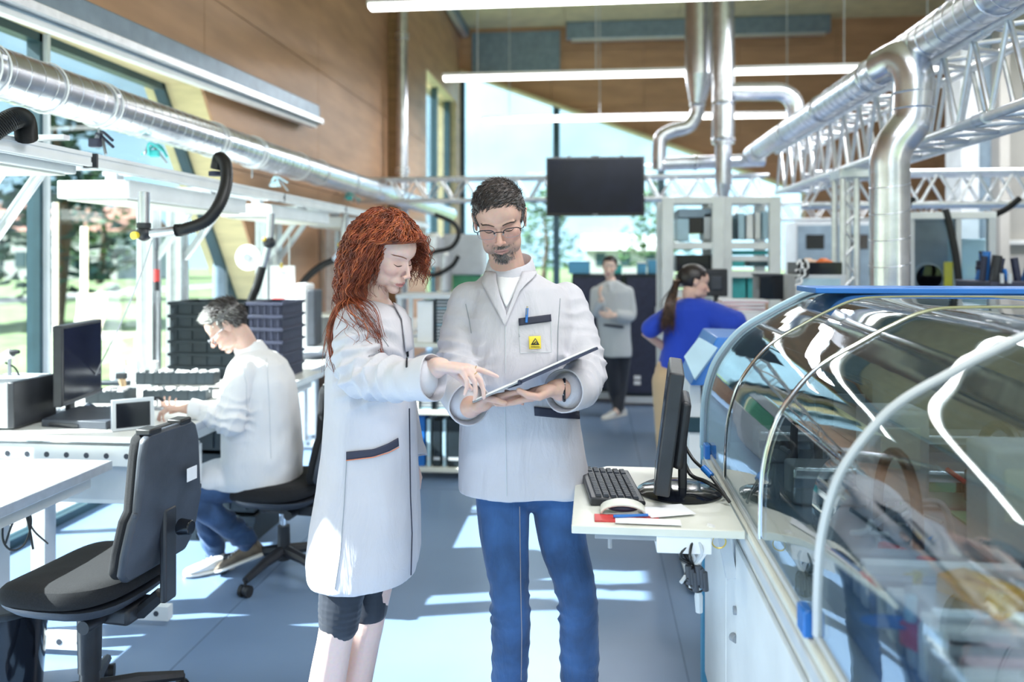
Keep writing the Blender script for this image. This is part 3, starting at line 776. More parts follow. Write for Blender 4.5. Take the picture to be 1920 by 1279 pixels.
for i in range(6):
    z = ZB + .001 + i * .080
    pos = ['lowest', 'second from the bottom', 'third from the bottom', 'third from the top', 'second from the top', 'topmost'][i]
    lab = f'wide black crate behind the seated man, {pos} of the left stack'
    if i == 0: o = cp; o['label'] = lab; o['group'] = gc
    else: o = put(cp, (0, 0, 0), 0, lab, gc)
    o.location = (-2.41, 4.95, z)
cp2 = crate(.215, .36, .079, 'navy')
for i in range(6):
    z = ZB + .001 + i * .080; pos = ['lowest', 'second from the bottom', 'third from the bottom', 'third from the top', 'second from the top', 'topmost'][i]
    lab = f'narrow dark crate beside the wide ones, {pos} of the right stack'
    if i == 0: o = cp2; o['label'] = lab; o['group'] = gc
    else: o = put(cp2, (0, 0, 0), 0, lab, gc)
    o.location = (-2.03, 4.95, z)
for i in range(4):
    pos = ['lowest', 'second from the floor', 'third from the floor', 'topmost'][i]
    o = put(cp, (-2.12, 4.45, .001 + i * .17), 0, f'{pos} black floor crate under the monitor bench', 'black crates stacked under the monitor bench'); o.scale = (1, 1, 1.9)
# drawer under bench two
t = thing('drawer_unit', 'small white drawer unit hung under the monitor bench, right of the near chair', 'drawer', (-2.1, 3.4, .52))
MB().box((-2.45, 3.26, .52), (-1.86, 3.62, .72)).build('body', 'white_metal', t, bevel=.004)
MB().box((-1.86, 3.27, .53), (-1.845, 3.61, .71)).build('front', 'white_metal', t, bevel=.003)
MB().bar((-1.84, 3.34, .66), (-1.84, 3.54, .66), .012).build('handle', 'alu', t)
MB().box((-2.4, 3.255, .54), (-1.9, 3.26, .70)).build('side_panel', 'light_grey', t)
# white reel, poster board
c = P(464, 483, 6.2)
t = thing('tape_reel', 'large white tape reel hanging left of the silver hose arm', 'reel', c)
MB().cyl(c, c + Vector((.0, .03, 0)), .10, n=36).build('disc', 'white', t, bevel=.002)
MB().cyl(c + Vector((0, -.012, 0)), c, .032, n=24).build('hub', 'mid_grey', t)
MB().cyl(c + Vector((0, .03, 0)), c + Vector((-.0, .12, 0)), .01).build('axle', 'alu', t)
a = P(506, 498, 6.6); b = P(553, 500, 6.6)
t = thing('notice_board', 'white notice board with pale blue, yellow and red blocks above the narrow crates', 'board', (a.x, a.y, P(506, 600, 6.6).z))
zb = P(506, 615, 6.6).z
MB().box((a.x, a.y, zb), (b.x, a.y + .03, a.z)).build('board', 'white', t, bevel=.003)
MB().box((a.x + .03, a.y - .004, P(0, 545, 6.6).z), (b.x - .07, a.y, P(0, 510, 6.6).z)).build('print', 'pale_blue', t)
MB().box((a.x + .03, a.y - .004, P(0, 557, 6.6).z), (b.x - .07, a.y, P(0, 547, 6.6).z)).build('print', 'peach', t)
MB().box((a.x + .02, a.y - .004, P(0, 568, 6.6).z), (b.x - .08, a.y, P(0, 559, 6.6).z)).build('print', 'red', t)
MB().cbox((a.x + .1, a.y - .006, a.z - .0), (.02, .01, .04)).build('clip', 'brass', t)
for q in (-1, 1): MB().cyl((a.x + .1 + q * .06, a.y + .015, a.z), (a.x + .1 + q * .06, a.y + .015, a.z + .25), .006).build('hanger', 'alu', t)
# white machine head on far bench
c = PZ(570, 632, ZB + .12)
t = thing('bench_press', 'white and dark upright bench machine between the notice board and the red hair', 'machine', (c.x, c.y, ZB))
MB().box((c.x - .08, c.y, ZB + .02), (c.x + .02, c.y + .2, ZB + .55)).build('column', 'white', t, bevel=.02)
MB().box((c.x + .02, c.y, ZB + .05), (c.x + .09, c.y + .18, ZB + .50)).build('slide', 'charcoal', t, bevel=.01)
MB().box((c.x - .12, c.y - .1, ZB), (c.x + .16, c.y + .25, ZB + .04)).build('base', 'light_grey', t, bevel=.01)
t = thing('shelf_riser', 'pale wooden shelf riser on the bench left of the red-haired woman', 'shelf', (c.x, 6.9, ZB))
MB().box((c.x - .12, 6.75, ZB + .24), (c.x + .45, 7.2, ZB + .265)).build('board', 'cream_metal', t, bevel=.002)
for x in (c.x - .1, c.x + .42): MB().box((x - .012, 6.78, ZB), (x + .012, 7.15, ZB + .24)).build('support', 'light_grey', t)
c = PZ(585, 672, ZB)
t = thing('solder_station', 'dark round dish on the far bench just left of the woman\'s shoulder', 'dish', c)
MB().lathe([(.10, 0), (.12, .03), (.115, .035), (.06, .02), (0, .02)], c, 24).build('dish', 'charcoal', t)
MB().tube(bez([c + Vector((.1, 0, .02)), c + Vector((.2, .0, .05)), c + Vector((.3, -.05, .03))]), .006, 6).build('cord', 'rubber', t)
# hoods clutter: cable bundles on the overhead rails
for px, py, tt, mt_, lab in ((178, 268, 3.6, 'navy', 'dark blue cable bundle tied on the overhead rail at the left'), (290, 288, 4.4, 'teal', 'small teal connector on the overhead rail'), (515, 345, 5.9, 'pale_blue', 'pale blue connector on the rail below the duct'), (655, 372, 7.4, 'teal', 'dark teal connector on the far rail above the red hair')):
    c = P(px, py, tt); t = thing('cable_bundle', lab, 'cables', c, 'cable bundles on the overhead rails')
    R = random.Random(px)
    for k in range(3):
        MB().tube(bez([c + Vector((R.uniform(-.06, .0), R.uniform(-.05, .05), -.01)), c + Vector((R.uniform(-.03, .03), R.uniform(-.05, .05), .05)), c + Vector((R.uniform(.03, .1), R.uniform(-.02, .05), .01 - .03 * k))], 12), .007, 6).build('cable', mt_ if k < 2 else 'mid_grey', t)
    MB().cbox(c + Vector((0, 0, .0)), (.05, .03, .04)).build('plug', mt_, t, bevel=.006)
# loose cables under bench one
t = thing('cable_loop', 'black cable loops hanging under the nearest bench at the left edge', 'cables', PY(40, 1000, 2.7))
yy = 2.75
MB().tube(bez([PY(8, 955, yy), PY(5, 1010, yy), PY(22, 1032, yy), PY(48, 1018, yy), PY(58, 975, yy), PY(44, 945, yy), PY(24, 980, yy), PY(10, 1020, yy)], 40), .004, 6).build('cable', 'rubber', t)
MB().tube(bez([PY(44, 945, yy), PY(55, 990, yy), PY(62, 1030, yy)], 12), .004, 6).build('cable', 'rubber', t)
MB().tube(bez([PY(47, 945, yy), PY(60, 990, yy), PY(90, 1020, yy)], 12), .003, 6).build('cable', 'rubber', t)
# waste bin
c = PZ(0, 1290, 0); c = Vector((-2.14, 2.74, 0))
t = thing('waste_bin', 'glossy black waste bin on the floor at the lower left corner', 'bin', c)
MB().lathe([(.10, 0), (.105, .002), (.125, .30), (.128, .315), (.118, .315), (.115, .30), (.096, .01), (0, .01)], c, 32).build('body', 'gloss_black', t)
MB().lathe([(.128, .295), (.136, .305), (.136, .318), (.126, .322), (.120, .315)], c, 32).build('rim', 'rubber', t)
MB().tube(bez([c + Vector((.13, -.03, .30)), c + Vector((.165, 0, .31)), c + Vector((.13, .03, .30))], 10), .006, 8).build('handle', 'black_plastic', t)

# ------------------------------------------------------------------ work chairs
def rr_ring(w, d, z, n=28, e=3.2, cx=0, cy=0):
    out = []
    for k in range(n):
        a = 2 * PI * k / n; c, s_ = math.cos(a), math.sin(a)
        out.append(Vector((cx + w / 2 * abs(c) ** (2 / e) * (1 if c >= 0 else -1), cy + d / 2 * abs(s_) ** (2 / e) * (1 if s_ >= 0 else -1), z)))
    return out
def work_chair(label, loc, rz, seat_z=.47, lever=True, arms=None):
    t = thing('work_chair', label, 'chair', (0, 0, 0), 'black height-adjustable work chairs')
    z = seat_z
    m = MB(); m.loft([rr_ring(.40, .38, z - .03), rr_ring(.46, .45, z - .025), rr_ring(.475, .47, z), rr_ring(.465, .46, z + .035), rr_ring(.40, .40, z + .052), rr_ring(.2, .2, z + .056)])
    for i, v in enumerate(m.v):          # waterfall front, raised rear
        x, y, zz = v
        dz = -.035 * max(0, (y - .08) / .16) ** 2 + .02 * max(0, (-y - .05) / .18) - .012 * (1 - (x / .2) ** 2) * (1 if zz > z + .03 else 0)
        m.v[i] = (x, y, zz + dz)
    m.build('seat', 'upholstery', t, sub=1)
    m = MB(); m.loft([rr_ring(.26, .26, z - .075), rr_ring(.40, .38, z - .06), rr_ring(.45, .44, z - .035), rr_ring(.455, .445, z - .024)]); m.build('seat_pan', 'charcoal', t)
    MB().box((-.07, -.20, z - .125), (.07, .10, z - .07)).build('mechanism', 'black_plastic', t, bevel=.012)
    MB().tube([(.06, .02, z - .10), (.20, .06, z - .12), (.27, .08, z - .15)], [.008, .010, .014], 8).build('lever', 'black_plastic', t)
    MB().cyl((-.05, -.1, z - .1), (-.15, -.1, z - .1), .022).build('tension_knob', 'black_plastic', t)
    MB().cyl((0, 0, .19), (0, 0, z - .10), .0165).build('piston', 'chrome', t)
    MB().cyl((0, 0, z - .32), (0, 0, z - .11), .036, .040, n=20).build('bellows', 'black_plastic', t) if arms is None else None
    MB().cyl((0, 0, .07), (0, 0, .24), .034, .030, n=20).build('column', 'black_plastic', t)
    for k in range(5):
        a = 2 * PI * k / 5 + .5; d = Vector((math.cos(a), math.sin(a), 0)); r = .30
        MB().tube([d * .02 + Vector((0, 0, .115)), d * .15 + Vector((0, 0, .105)), d * r + Vector((0, 0, .075))], [.030, .024, .017], 8).build('base_leg', 'black_plastic', t)
        cst = MB().cyl(d * r + Vector((0, 0, .078)), d * r + Vector((0, 0, .045)), .008).build('caster', 'rubber', t)
        sd_ = Vector((-d.y, d.x, 0))
        for q in (-1, 1): MB().cyl(d * r + sd_ * (q * .008) + Vector((0, 0, .027)), d * r + sd_ * (q * .026) + Vector((0, 0, .027)), .027, n=16).build('wheel', 'rubber', cst)
        MB().cyl(d * r - sd_ * .01 + Vector((0, 0, .03)), d * r + sd_ * .01 + Vector((0, 0, .03)), .02, n=12).build('fork', 'charcoal', cst)
    # backrest: outer shell (facing -Y), inner cushion
    zb = z + .055; H = .47
    prof = [(0, .150), (.03, .178), (.10, .188), (.20, .183), (.23, .168), (.40, .150), (.45, .136), (.47, .10)]
    def ring(off, w_adj, y0, y1):
        poly = [(w + w_adj, h) for h, w in prof]
        P_ = [(w, h) for (w, h) in poly] + [(-w, h) for (w, h) in poly[::-1]]
        return P_
    def yb(h, s_=0): return -.245 - .05 * (h / H) - .03 * math.sin(PI * h / H) + s_
    pts = ring(0, 0, 0, 0)
    def shell(y_in, y_out, adj, name, mt_, bev, x_curve=.0):
        pr = [(w + adj, h) for h, w in prof]; poly = pr + [(-w, h) for w, h in pr[::-1]]
        A = [Vector((w, yb(h) + y_in + .5 * w * w, zb + h)) for w, h in poly]; B = [Vector((w, yb(h) + y_out + .5 * w * w, zb + h)) for w, h in poly]
        n = len(poly); m = MB(); m.add(A + B, [])
        h_ = n // 2
        for i in range(h_ - 1):
            m.f.append((i, i + 1, n - 2 - i, n - 1 - i)); m.f.append((n + i, n + n - 1 - i, n + n - 2 - i, n + i + 1))
        for i in range(n): m.f.append((i, (i + 1) % n, (i + 1) % n + n, i + n))
        return m.build(name, mt_, t, bevel=bev, seg=3)
    shell(-.03, .0, 0, 'back_shell', 'charcoal', .012)
    shell(.0, .045, -.012, 'back_cushion', 'upholstery', .016)
    # lower moulding step and hardware
    m = MB(); m.box((-.175, yb(.1) - .037, zb + .215), (.175, yb(.1) - .022, zb + .232)); m.build('moulding', 'charcoal', t, bevel=.004)
    MB().box((-.032, yb(.05) - .052, zb - .11), (.032, yb(.05) - .028, zb + .20)).build('support_bar', 'black_plastic', t, bevel=.008)
    MB().tube([(0, yb(0) - .03, zb - .09), (0, -.2, z - .10), (0, -.1, z - .10)], [.022, .026, .03], 8).build('bar_foot', 'black_plastic', t)
    MB().cyl((.02, yb(.12) - .05, zb + .13), (.02, yb(.12) - .095, zb + .13), .028, .024, n=20).build('adjust_knob', 'gloss_black', t, bevel=.004)
    MB().box((.05, yb(.3) - .0335, zb + .27), (.105, yb(.3) - .0315, zb + .315)).build('label_sticker', 'paper', t)
    MB().box((-.012, yb(.0) - .055, zb + .035), (.012, yb(.0) - .052, zb + .06)).build('mark_sticker', 'paper', t)
    for x in (-.09, .07): MB().box((x - .03, yb(.46) - .025, zb + .462), (x + .03, yb(.46) + .03, zb + .482)).build('top_clip', 'rubber', t, bevel=.005)
    t.location = loc; t.rotation_euler = (0, 0, rz); return t
work_chair('near black work chair seen from behind, standing at the nearest bench', P(168, 1380, 2.72) * 1 - Vector((0, 0, P(168, 1380, 2.72).z)), math.radians(84), .50)
SEATED_CH = P(532, 1062, 4.02); SEATED_CH.z = 0
work_chair('black work chair that the man in the white coat sits on', SEATED_CH, math.radians(84), .44, arms=False)
# ================================================================== CENTRE AND RIGHT
# pendant light bars
def light_bar(px0, px1, py0, py1, Y, label, h=.055):
    a = PY(px0, py0, Y); b = PY(px1, py1, Y); z = (a.z + b.z) / 2; a.z = b.z = z
    t = thing('pendant_light', label, 'lamp', ((a.x + b.x) / 2, Y, z), 'long white pendant light bars')
    MB().box((a.x, Y - .05, z), (b.x, Y + .05, z + h)).build('housing', 'white', t, bevel=.004)
    MB().box((a.x + .02, Y - .054, z - .03), (b.x - .02, Y + .054, z + .012)).build('diffuser', 'lamp_glow', t)
    n = 4
    for i in range(n):
        x = a.x + (b.x - a.x) * (i + .3) / (n - .4)
        MB().cyl((x, Y, z + h), (x, Y, CEIL), .007, n=5).build('cable', 'light_grey', t)
light_bar(690, 1560, 6, -10, 7.3, 'nearest pendant light bar, along the top edge of the picture', .05)
light_bar(830, 1655, 148, 126, 9.9, 'second pendant light bar, crossing above the hanging black screen')
light_bar(905, 1530, 228, 212, 13.0, 'farthest pendant light bar, just above the black screen')
light_bar(1690, 2300, 124, 124, 9.9, 'pendant light bar seen through the truss at the right edge')
# channels under the ceiling along the end wall
t = thing('ceiling_channel', 'blue-grey light channel under the ceiling along the end wall', 'lamp', (2, YB - .3, CEIL - .2))
a = PY(1062, 62, YB - .3); b = PY(1556, 45, YB - .3)
MB().box((a.x, YB - .38, a.z - .14), (b.x, YB - .22, CEIL - .01)).build('channel', 'blue_grey', t, bevel=.01)
MB().box((a.x + .1, YB - .36, a.z - .19), (b.x - .1, YB - .24, a.z - .14)).build('diffuser', 'alu', t)
t = thing('ceiling_channel', 'blue-grey light channel running along the top of the left wall', 'lamp', (XW + .1, 14, CEIL - .2))
MB().box((XW + .03, 9, CEIL - .16), (XW + .20, YB - .05, CEIL - .01)).build('channel', 'blue_grey', t, bevel=.01)
MB().box((XW + .06, 9.1, CEIL - .20), (XW + .17, YB - .1, CEIL - .16)).build('diffuser', 'alu', t)
# hanging screen
Yt = 8.9
a = PY(1024, 295, Yt); b = PY(1209, 405, Yt)
t = thing('hanging_screen', 'large black flat screen hanging from the far truss above the walkway', 'screen', ((a.x + b.x) / 2, Yt, b.z))
MB().box((a.x, Yt, b.z), (b.x, Yt + .06, a.z)).build('housing', 'gloss_black', t, bevel=.008)
MB().box((a.x + .025, Yt - .004, b.z + .035), (b.x - .025, Yt + .001, a.z - .025)).build('panel', 'screen', t, smooth=False)
MB().box((a.x + .5, Yt + .06, b.z + .15), (b.x - .5, Yt + .12, a.z + .02)).build('mount', 'mid_grey', t)
MB().cbox(((a.x + b.x) / 2, Yt - .002, b.z + .018), (.06, .006, .006)).build('status_light', 'light_grey', t)
for x in (a.x + .25, b.x - .25): MB().box((x - .02, Yt + .06, a.z - .2), (x + .02, Yt + .16, a.z + .02)).build('bracket', 'mid_grey', t)
# trusses
def truss(name, label, p, q, h, w, r, bays, mt='alu', uph=(0, 0, 1), stuff_web=False):
    """box truss from p to q (centre of near lower chord line); h tall, w deep"""
    p = Vector(p); q = Vector(q); d = (q - p).normalized(); up = Vector(uph); s_ = d.cross(up).normalized()
    t = thing(name, label, 'truss', (p + q) / 2, 'aluminium lattice trusses')
    cs = [Vector((0, 0, 0)), up * h, s_ * w, s_ * w + up * h]
    for c in cs: MB().cyl(p + c, q + c, r, n=14).build('chord', mt, t)
    L = (q - p).length
    for i in range(bays):
        a = p + d * (L * i / bays); b = p + d * (L * (i + .5) / bays); e = p + d * (L * (i + 1) / bays)
        for (c0, c1) in ((cs[0], cs[1]), (cs[2], cs[3]), (cs[0], cs[2]), (cs[1], cs[3])):
            MB().cyl(a + c0, b + c1, r * .55, n=8).build('web_bar', mt, t)
            MB().cyl(b + c1, e + c0, r * .55, n=8).build('web_bar', mt, t)
    return t
# long truss on the right, running away from the camera
t = truss('truss', 'long silver lattice truss under the big duct, running from the upper right corner', (1.87, 1.6, HC + .68), (1.87, 8.5, HC + .68), .42, .30, .024, 20)
for y in (2.35, 4.1, 6.5):
    for c in ((1.87, HC + .68), (1.87, HC + 1.10), (2.17, HC + .68), (2.17, HC + 1.10)):
        MB().cyl((c[0], y - .05, c[1]), (c[0], y + .05, c[1]), .033, n=12).build('coupler', 'galv', t)
# far truss, crossing the hall behind the screen
zf = PY(900, 377, 9.2).z
truss('truss', 'far silver truss crossing the hall behind the hanging screen', (-2.8, 9.25, zf), (1.9, 9.25, zf), .25, .24, .02, 16)
zf2 = PY(1760, 386, 7.6).z
truss('truss', 'bright silver truss crossing behind the thick vertical duct at the right', (1.9, 7.6, zf2), (7.2, 7.6, zf2), .28, .26, .026, 17)
zf3 = PY(1560, 412, 11.5).z
truss('truss', 'small distant truss seen under the long truss, left of the truss post', (1.9, 11.5, zf3), (7, 11.5, zf3), .22, .2, .018, 18)
# truss post
c = P(1593, 500, 6.0)
t = thing('truss_post', 'upright silver truss post left of the thick vertical duct', 'post', (c.x, c.y, 0))
zt = HC + .68
for (dx, dy) in ((-.05, 0), (.05, 0), (-.05, .2), (.05, .2)):
    MB().cyl((c.x + dx, c.y + dy, .012), (c.x + dx, c.y + dy, zt), .024, n=14).build('chord', 'alu', t)
for i in range(9):
    z = .2 + i * .23
    MB().cyl((c.x - .05, c.y, z), (c.x + .05, c.y, z + .11), .011, n=8).build('web_bar', 'alu', t)
    MB().cyl((c.x + .05, c.y, z + .11), (c.x - .05, c.y, z + .22), .011, n=8).build('web_bar', 'alu', t)
MB().box((c.x - .12, c.y - .06, 0), (c.x + .12, c.y + .28, .012)).build('base_plate', 'alu', t)
MB().box((c.x - .08, c.y - .04, zt - .08), (c.x + .2, c.y + .24, zt - .0)).build('head', 'alu', t, bevel=.01)
# big duct above the truss
def duct_tube(pts, r, name, mt, parent, n=28, k=40): return MB().tube(bez(pts, k) if k else pts, r, n=n).build(name, mt, parent, angle=60)
DXR, DZR = 1.755, HC + 1.165
t = thing('exhaust_duct', 'big silver duct lying along the right-hand truss with a thick branch dropping down', 'duct', (DXR, 5, DZR - .1))
MB().cyl((DXR, 1.5, DZR), (DXR, 9.2, DZR), .098, n=36).build('pipe', 'galv', t)
m = MB(); m.tube([Vector((DXR + .1 * math.cos(2 * PI * i / 16), 1.55 + i * .11 / 16, DZR + .1 * math.sin(2 * PI * i / 16))) for i in range(int(7.5 / .11 * 16))], .002, n=4); m.build('spiral_seam', 'galv_bright', t)
for y in (2.1, 2.9, 3.7, 5.3, 6.4, 7.5, 8.7): MB().tube([Vector((DXR + .103 * math.cos(2 * PI * i / 24), y, DZR + .103 * math.sin(2 * PI * i / 24))) for i in range(24)], .006, n=6, closed=True).build('clamp_ring', 'galv_bright', t)
for y in (2.35, 4.3, 6.5): MB().box((DXR - .02, y - .015, DZR + .09), (DXR + .1, y + .015, DZR - .05)).build('bracket', 'galv', t)
tb = 4.5
e = [P(1652, 128, tb + .0), P(1690, 112, tb - .14), P(1712, 142, tb - .2), P(1712, 200, tb - .2), P(1706, 232, tb - .2), P(1678, 270, tb - .18), P(1668, 300, tb - .17), P(1668, 330, tb - .17)]
duct_tube(e, .102, 'branch_bend', 'galv_bright', t, 32, 56)
bt = P(1668, 330, tb - .17); bb = Vector((bt.x, bt.y, .95))
MB().cyl(bt + Vector((0, 0, .02)), bb, .102, n=40).build('branch_pipe', 'galv_bright', t)
for py in (160, 196, 225, 258, 318):
    i = min(range(len(e)), key=lambda k: abs(e[k].z - P(1700, py, tb - .2).z))
for py, tt in ((175, .107), (205, .107)):
    c = P(1712, py, tb - .2); MB().lathe([(.102, -.006), (tt, 0), (.102, .006)], c, 32).build('rib', 'galv', t)
m = MB(); c = bt
for k in range(11):
    z = bt.z - .05 - k * .142
    if z < 1.0: break
    m2 = MB().tube([Vector((c.x + .1035 * math.cos(a), c.y + .1035 * math.sin(a), z + .02 * math.sin(a + .8))) for a in [2 * PI * i / 32 for i in range(32)]], .0025, n=5, closed=True).build('seam_ring', 'galv', t)
# mid vertical ducts and bends (behind)
t = thing('vertical_duct', 'wide silver duct with cone and S-bend dropping from the ceiling, right of the screen', 'duct', P(1310, 150, 9.0), 'silver ducts dropping behind the screen')
a = P(1312, 150, 9.0)
MB().cyl((a.x, a.y, a.z + .05), (a.x, a.y, CEIL), .165, n=32).build('pipe', 'galv_bright', t)
cb = P(1308, 195, 9.0)
MB().cyl(cb, (a.x, a.y, a.z + .05), .085, .165, n=32).build('cone', 'galv_bright', t)
duct_tube([cb + Vector((0, 0, .02)), P(1306, 215, 9), P(1290, 237, 9), P(1262, 245, 9), P(1240, 258, 9), P(1236, 285, 9), P(1236, 318, 9)], .078, 's_bend', 'galv_bright', t)
MB().lathe([(.08, -.02), (.092, 0), (.08, .02)], P(1308, 197, 9), 28).build('collar', 'galv', t)
t = thing('vertical_duct', 'narrower silver duct beside the cone duct, with a U-shaped branch to the right', 'duct', P(1356, 150, 8.6), 'silver ducts dropping behind the screen')
a = P(1356, 270, 8.6)
MB().cyl((a.x, a.y, a.z), (a.x, a.y, CEIL), .118, n=32).build('pipe', 'galv', t)
MB().cyl(P(1356, 345, 8.6), a, .085, n=28).build('lower_pipe', 'galv', t)
MB().cyl(P(1356, 372, 8.6), P(1356, 345, 8.6), .05, .085, n=28).build('cone', 'galv', t)
for py in (195, 262): MB().lathe([(.118, -.02), (.128, 0), (.118, .02)], P(1356, py, 8.6), 28).build('collar', 'galv_bright', t)
duct_tube([P(1370, 172, 8.6), P(1430, 172, 8.6), P(1468, 174, 8.6), P(1488, 192, 8.6), P(1492, 225, 8.6), P(1492, 300, 8.6)], .095, 'u_branch', 'galv_bright', t)
t = thing('cross_duct', 'horizontal silver duct lying low behind the screen, feeding the big duct', 'duct', P(1330, 305, 9.0))
MB().cyl(P(1240, 308, 9.0), P(1432, 300, 9.0), .075, n=28).build('pipe', 'galv', t)
MB().sphere(P(1240, 308, 9.0), .082, 20, 12).build('end_elbow', 'galv', t)
MB().cyl(P(1300, 306, 9.0), P(1306, 306, 9.0), .085, n=28).build('collar', 'galv_bright', t)
# white frame machine racks
def rack(px0, px1, tt, tops, label, seed, extra):
    a = P(px0, 485, tt); b = P(px1, 485, tt); Y = a.y; dY = .6
    zs = [PY(px0, p, Y).z for p in tops]
    t = thing('machine_rack', label, 'rack', ((a.x + b.x) / 2, Y + .3, 0), 'white framed machine racks behind the woman in blue')
    for x in (a.x, b.x):
        for y in (Y, Y + dY): MB().box((x - .045, y - .04, 0), (x + .045, y + .04, zs[0])).build('post', 'white_metal', t, bevel=.006)
    for i, z in enumerate(zs):
        MB().box((a.x, Y - .02, z - .055), (b.x, Y + .02, z)).build('crossbar', 'white_metal', t, bevel=.004)
        MB().box((a.x, Y, z - .03), (b.x, Y + dY, z - .01)).build('shelf', 'light_grey', t)
    R = random.Random(seed)
    for (pxa, pxb, pya, pyb, mt_, dep, nm) in extra:
        A = PY(pxa, pya, Y + .08); B = PY(pxb, pyb, Y + .08)
        MB().box((A.x, Y + .08, B.z), (B.x, Y + .08 + dep, A.z)).build(nm, mt_, t, bevel=.005)
    return t
rack(1252, 1344, 6.6, (370, 455, 545, 640), 'left white framed machine rack with a dark cabinet, behind the woman in blue', 1,
     [(1292, 1318, 408, 438, 'gloss_black', .3, 'monitor'), (1272, 1335, 392, 408, 'blue_grey', .4, 'lamp_hood'), (1270, 1292, 410, 452, 'pale_blue', .3, 'panel'), (1320, 1334, 400, 450, 'light_grey', .3, 'duct_box'),
      (1268, 1336, 478, 510, 'gloss_black', .35, 'drawer_block'), (1272, 1300, 515, 540, 'mid_grey', .3, 'module'), (1304, 1334, 512, 540, 'charcoal', .3, 'module')])
rack(1361, 1450, 6.6, (370, 455, 508, 640), 'right white framed machine rack with teal bins, behind the woman in blue', 2,
     [(1366, 1380, 410, 448, 'dark_frame', .3, 'panel'), (1384, 1396, 400, 448, 'pale_blue', .3, 'panel'), (1400, 1412, 402, 448, 'white', .3, 'panel'), (1416, 1426, 398, 448, 'white_metal', .3, 'panel'), (1430, 1440, 396, 448, 'pale_blue', .3, 'panel'),
      (1366, 1440, 470, 478, 'teal', .3, 'bin'), (1366, 1440, 480, 490, 'white', .3, 'tray'), (1366, 1396, 490, 500, 'teal', .3, 'bin'), (1404, 1440, 490, 500, 'dark_frame', .3, 'bin'),
      (1370, 1398, 512, 560, 'teal', .3, 'bin'), (1402, 1436, 512, 560, 'teal', .3, 'bin')])
# black cabinets
def cabinet(px0, px1, tt, pytop, label, h=None):
    a = P(px0, pytop, tt); b = P(px1, pytop, tt); b.y = a.y
    t = thing('black_cabinet', label, 'cabinet', ((a.x + b.x) / 2, a.y, 0), 'black equipment cabinets in the background')
    MB().box((a.x, a.y, .10), (b.x, a.y + .6, a.z)).build('body', 'crate_black', t, bevel=.008)
    MB().box((a.x + .02, a.y - .015, .14), (b.x - .02, a.y - .0005, a.z - .04)).build('door', 'navy', t, bevel=.004)
    MB().box((a.x + .0, a.y - .01, .03), (b.x, a.y + .55, .10)).build('plinth', 'light_grey', t)
    MB().box((b.x - .07, a.y - .035, a.z - .5), (b.x - .05, a.y - .015, a.z - .35)).build('handle', 'alu', t)
    return t, a, b
t, a, b = cabinet(1172, 1240, 8.6, 514, 'tall black cabinet between the small woman in grey and the woman in blue')
for py in (708, 718):
    c = PY(1194, py, a.y - .016); MB().box((c.x - .03, a.y - .018, c.z - .02), (c.x + .04, a.y - .0155, c.z + .02)).build('label_sticker', 'paper', t)
t, a, b = cabinet(1072, 1168, 8.9, 514, 'wide black cabinet directly behind the small woman in grey')
def cyl_thing(name, cat, label, c, r, h, mt_):
    t = thing(name, label, cat, c); c = Vector(c)
    MB().lathe([(r * .85, 0), (r, .01), (r, h)], c, 18).build('body', mt_, t)
    MB().lathe([(r * 1.05, h), (r * 1.05, h * 1.12), (r * .5, h * 1.15)], c, 18).build('lid', 'white', t)
zc = a.z
def topbox(px0, px1, py0, py1, Y, name, label, mt_, dep=.25, cat='box', lid='white'):
    A = PY(px0, py0, Y); B = PY(px1, py1, Y)
    t = thing(name, label, cat, ((A.x + B.x) / 2, Y, B.z))
    MB().box((A.x, Y, B.z), (B.x, Y + dep, A.z - .012)).build('body', mt_, t, bevel=.006)
    MB().box((A.x - .006, Y - .006, A.z - .012), (B.x + .006, Y + dep + .006, A.z)).build('lid', lid, t, bevel=.003)
    return t
ya = a.y + .08
topbox(1066, 1106, 490, 513.5, ya, 'blue_bin', 'blue bin on the cabinet just left of the small woman\'s head', 'sky_blue', lid='sky_blue')
topbox(1196, 1212, 492, 513.5, 8.75, 'blue_bin', 'small blue box on the tall black cabinet, left of the pair', 'sky_blue', lid='white')
topbox(1216, 1238, 486, 513.5, 8.75, 'blue_bin', 'blue box on the tall black cabinet beside the rack post', 'sky_blue', lid='pale_blue')
topbox(1150, 1166, 496, 513.5, ya, 'small_bin', 'small green-blue box right of the small woman\'s head', 'teal', lid='green')
# black monitors near the woman in blue
t = thing('monitor', 'black monitor back on the work table right behind the woman in blue\'s head', 'monitor', P(1345, 590, 5.9))
a = P(1322, 504, 5.9); b = P(1364, 556, 5.9)
MB().box((a.x, a.y, b.z), (b.x, a.y + .05, a.z)).build('housing', 'black_plastic', t, bevel=.01)
MB().box((a.x + .04, a.y - .02, b.z + .05), (b.x - .04, a.y, a.z - .05)).build('rear_shell', 'charcoal', t, bevel=.01)
MB().cyl(((a.x + b.x) / 2, a.y + .02, .94), ((a.x + b.x) / 2, a.y + .02, b.z), .02).build('stand', 'black_plastic', t)
MB().cyl(((a.x + b.x) / 2, a.y + .02, .932), ((a.x + b.x) / 2, a.y + .02, .945), .09).build('foot', 'black_plastic', t)
topbox(1424, 1472, 514, 562, 5.7, 'black_device', 'black box device between the teal bins and the blue-edged machine', 'gloss_black', cat='device', lid='charcoal')
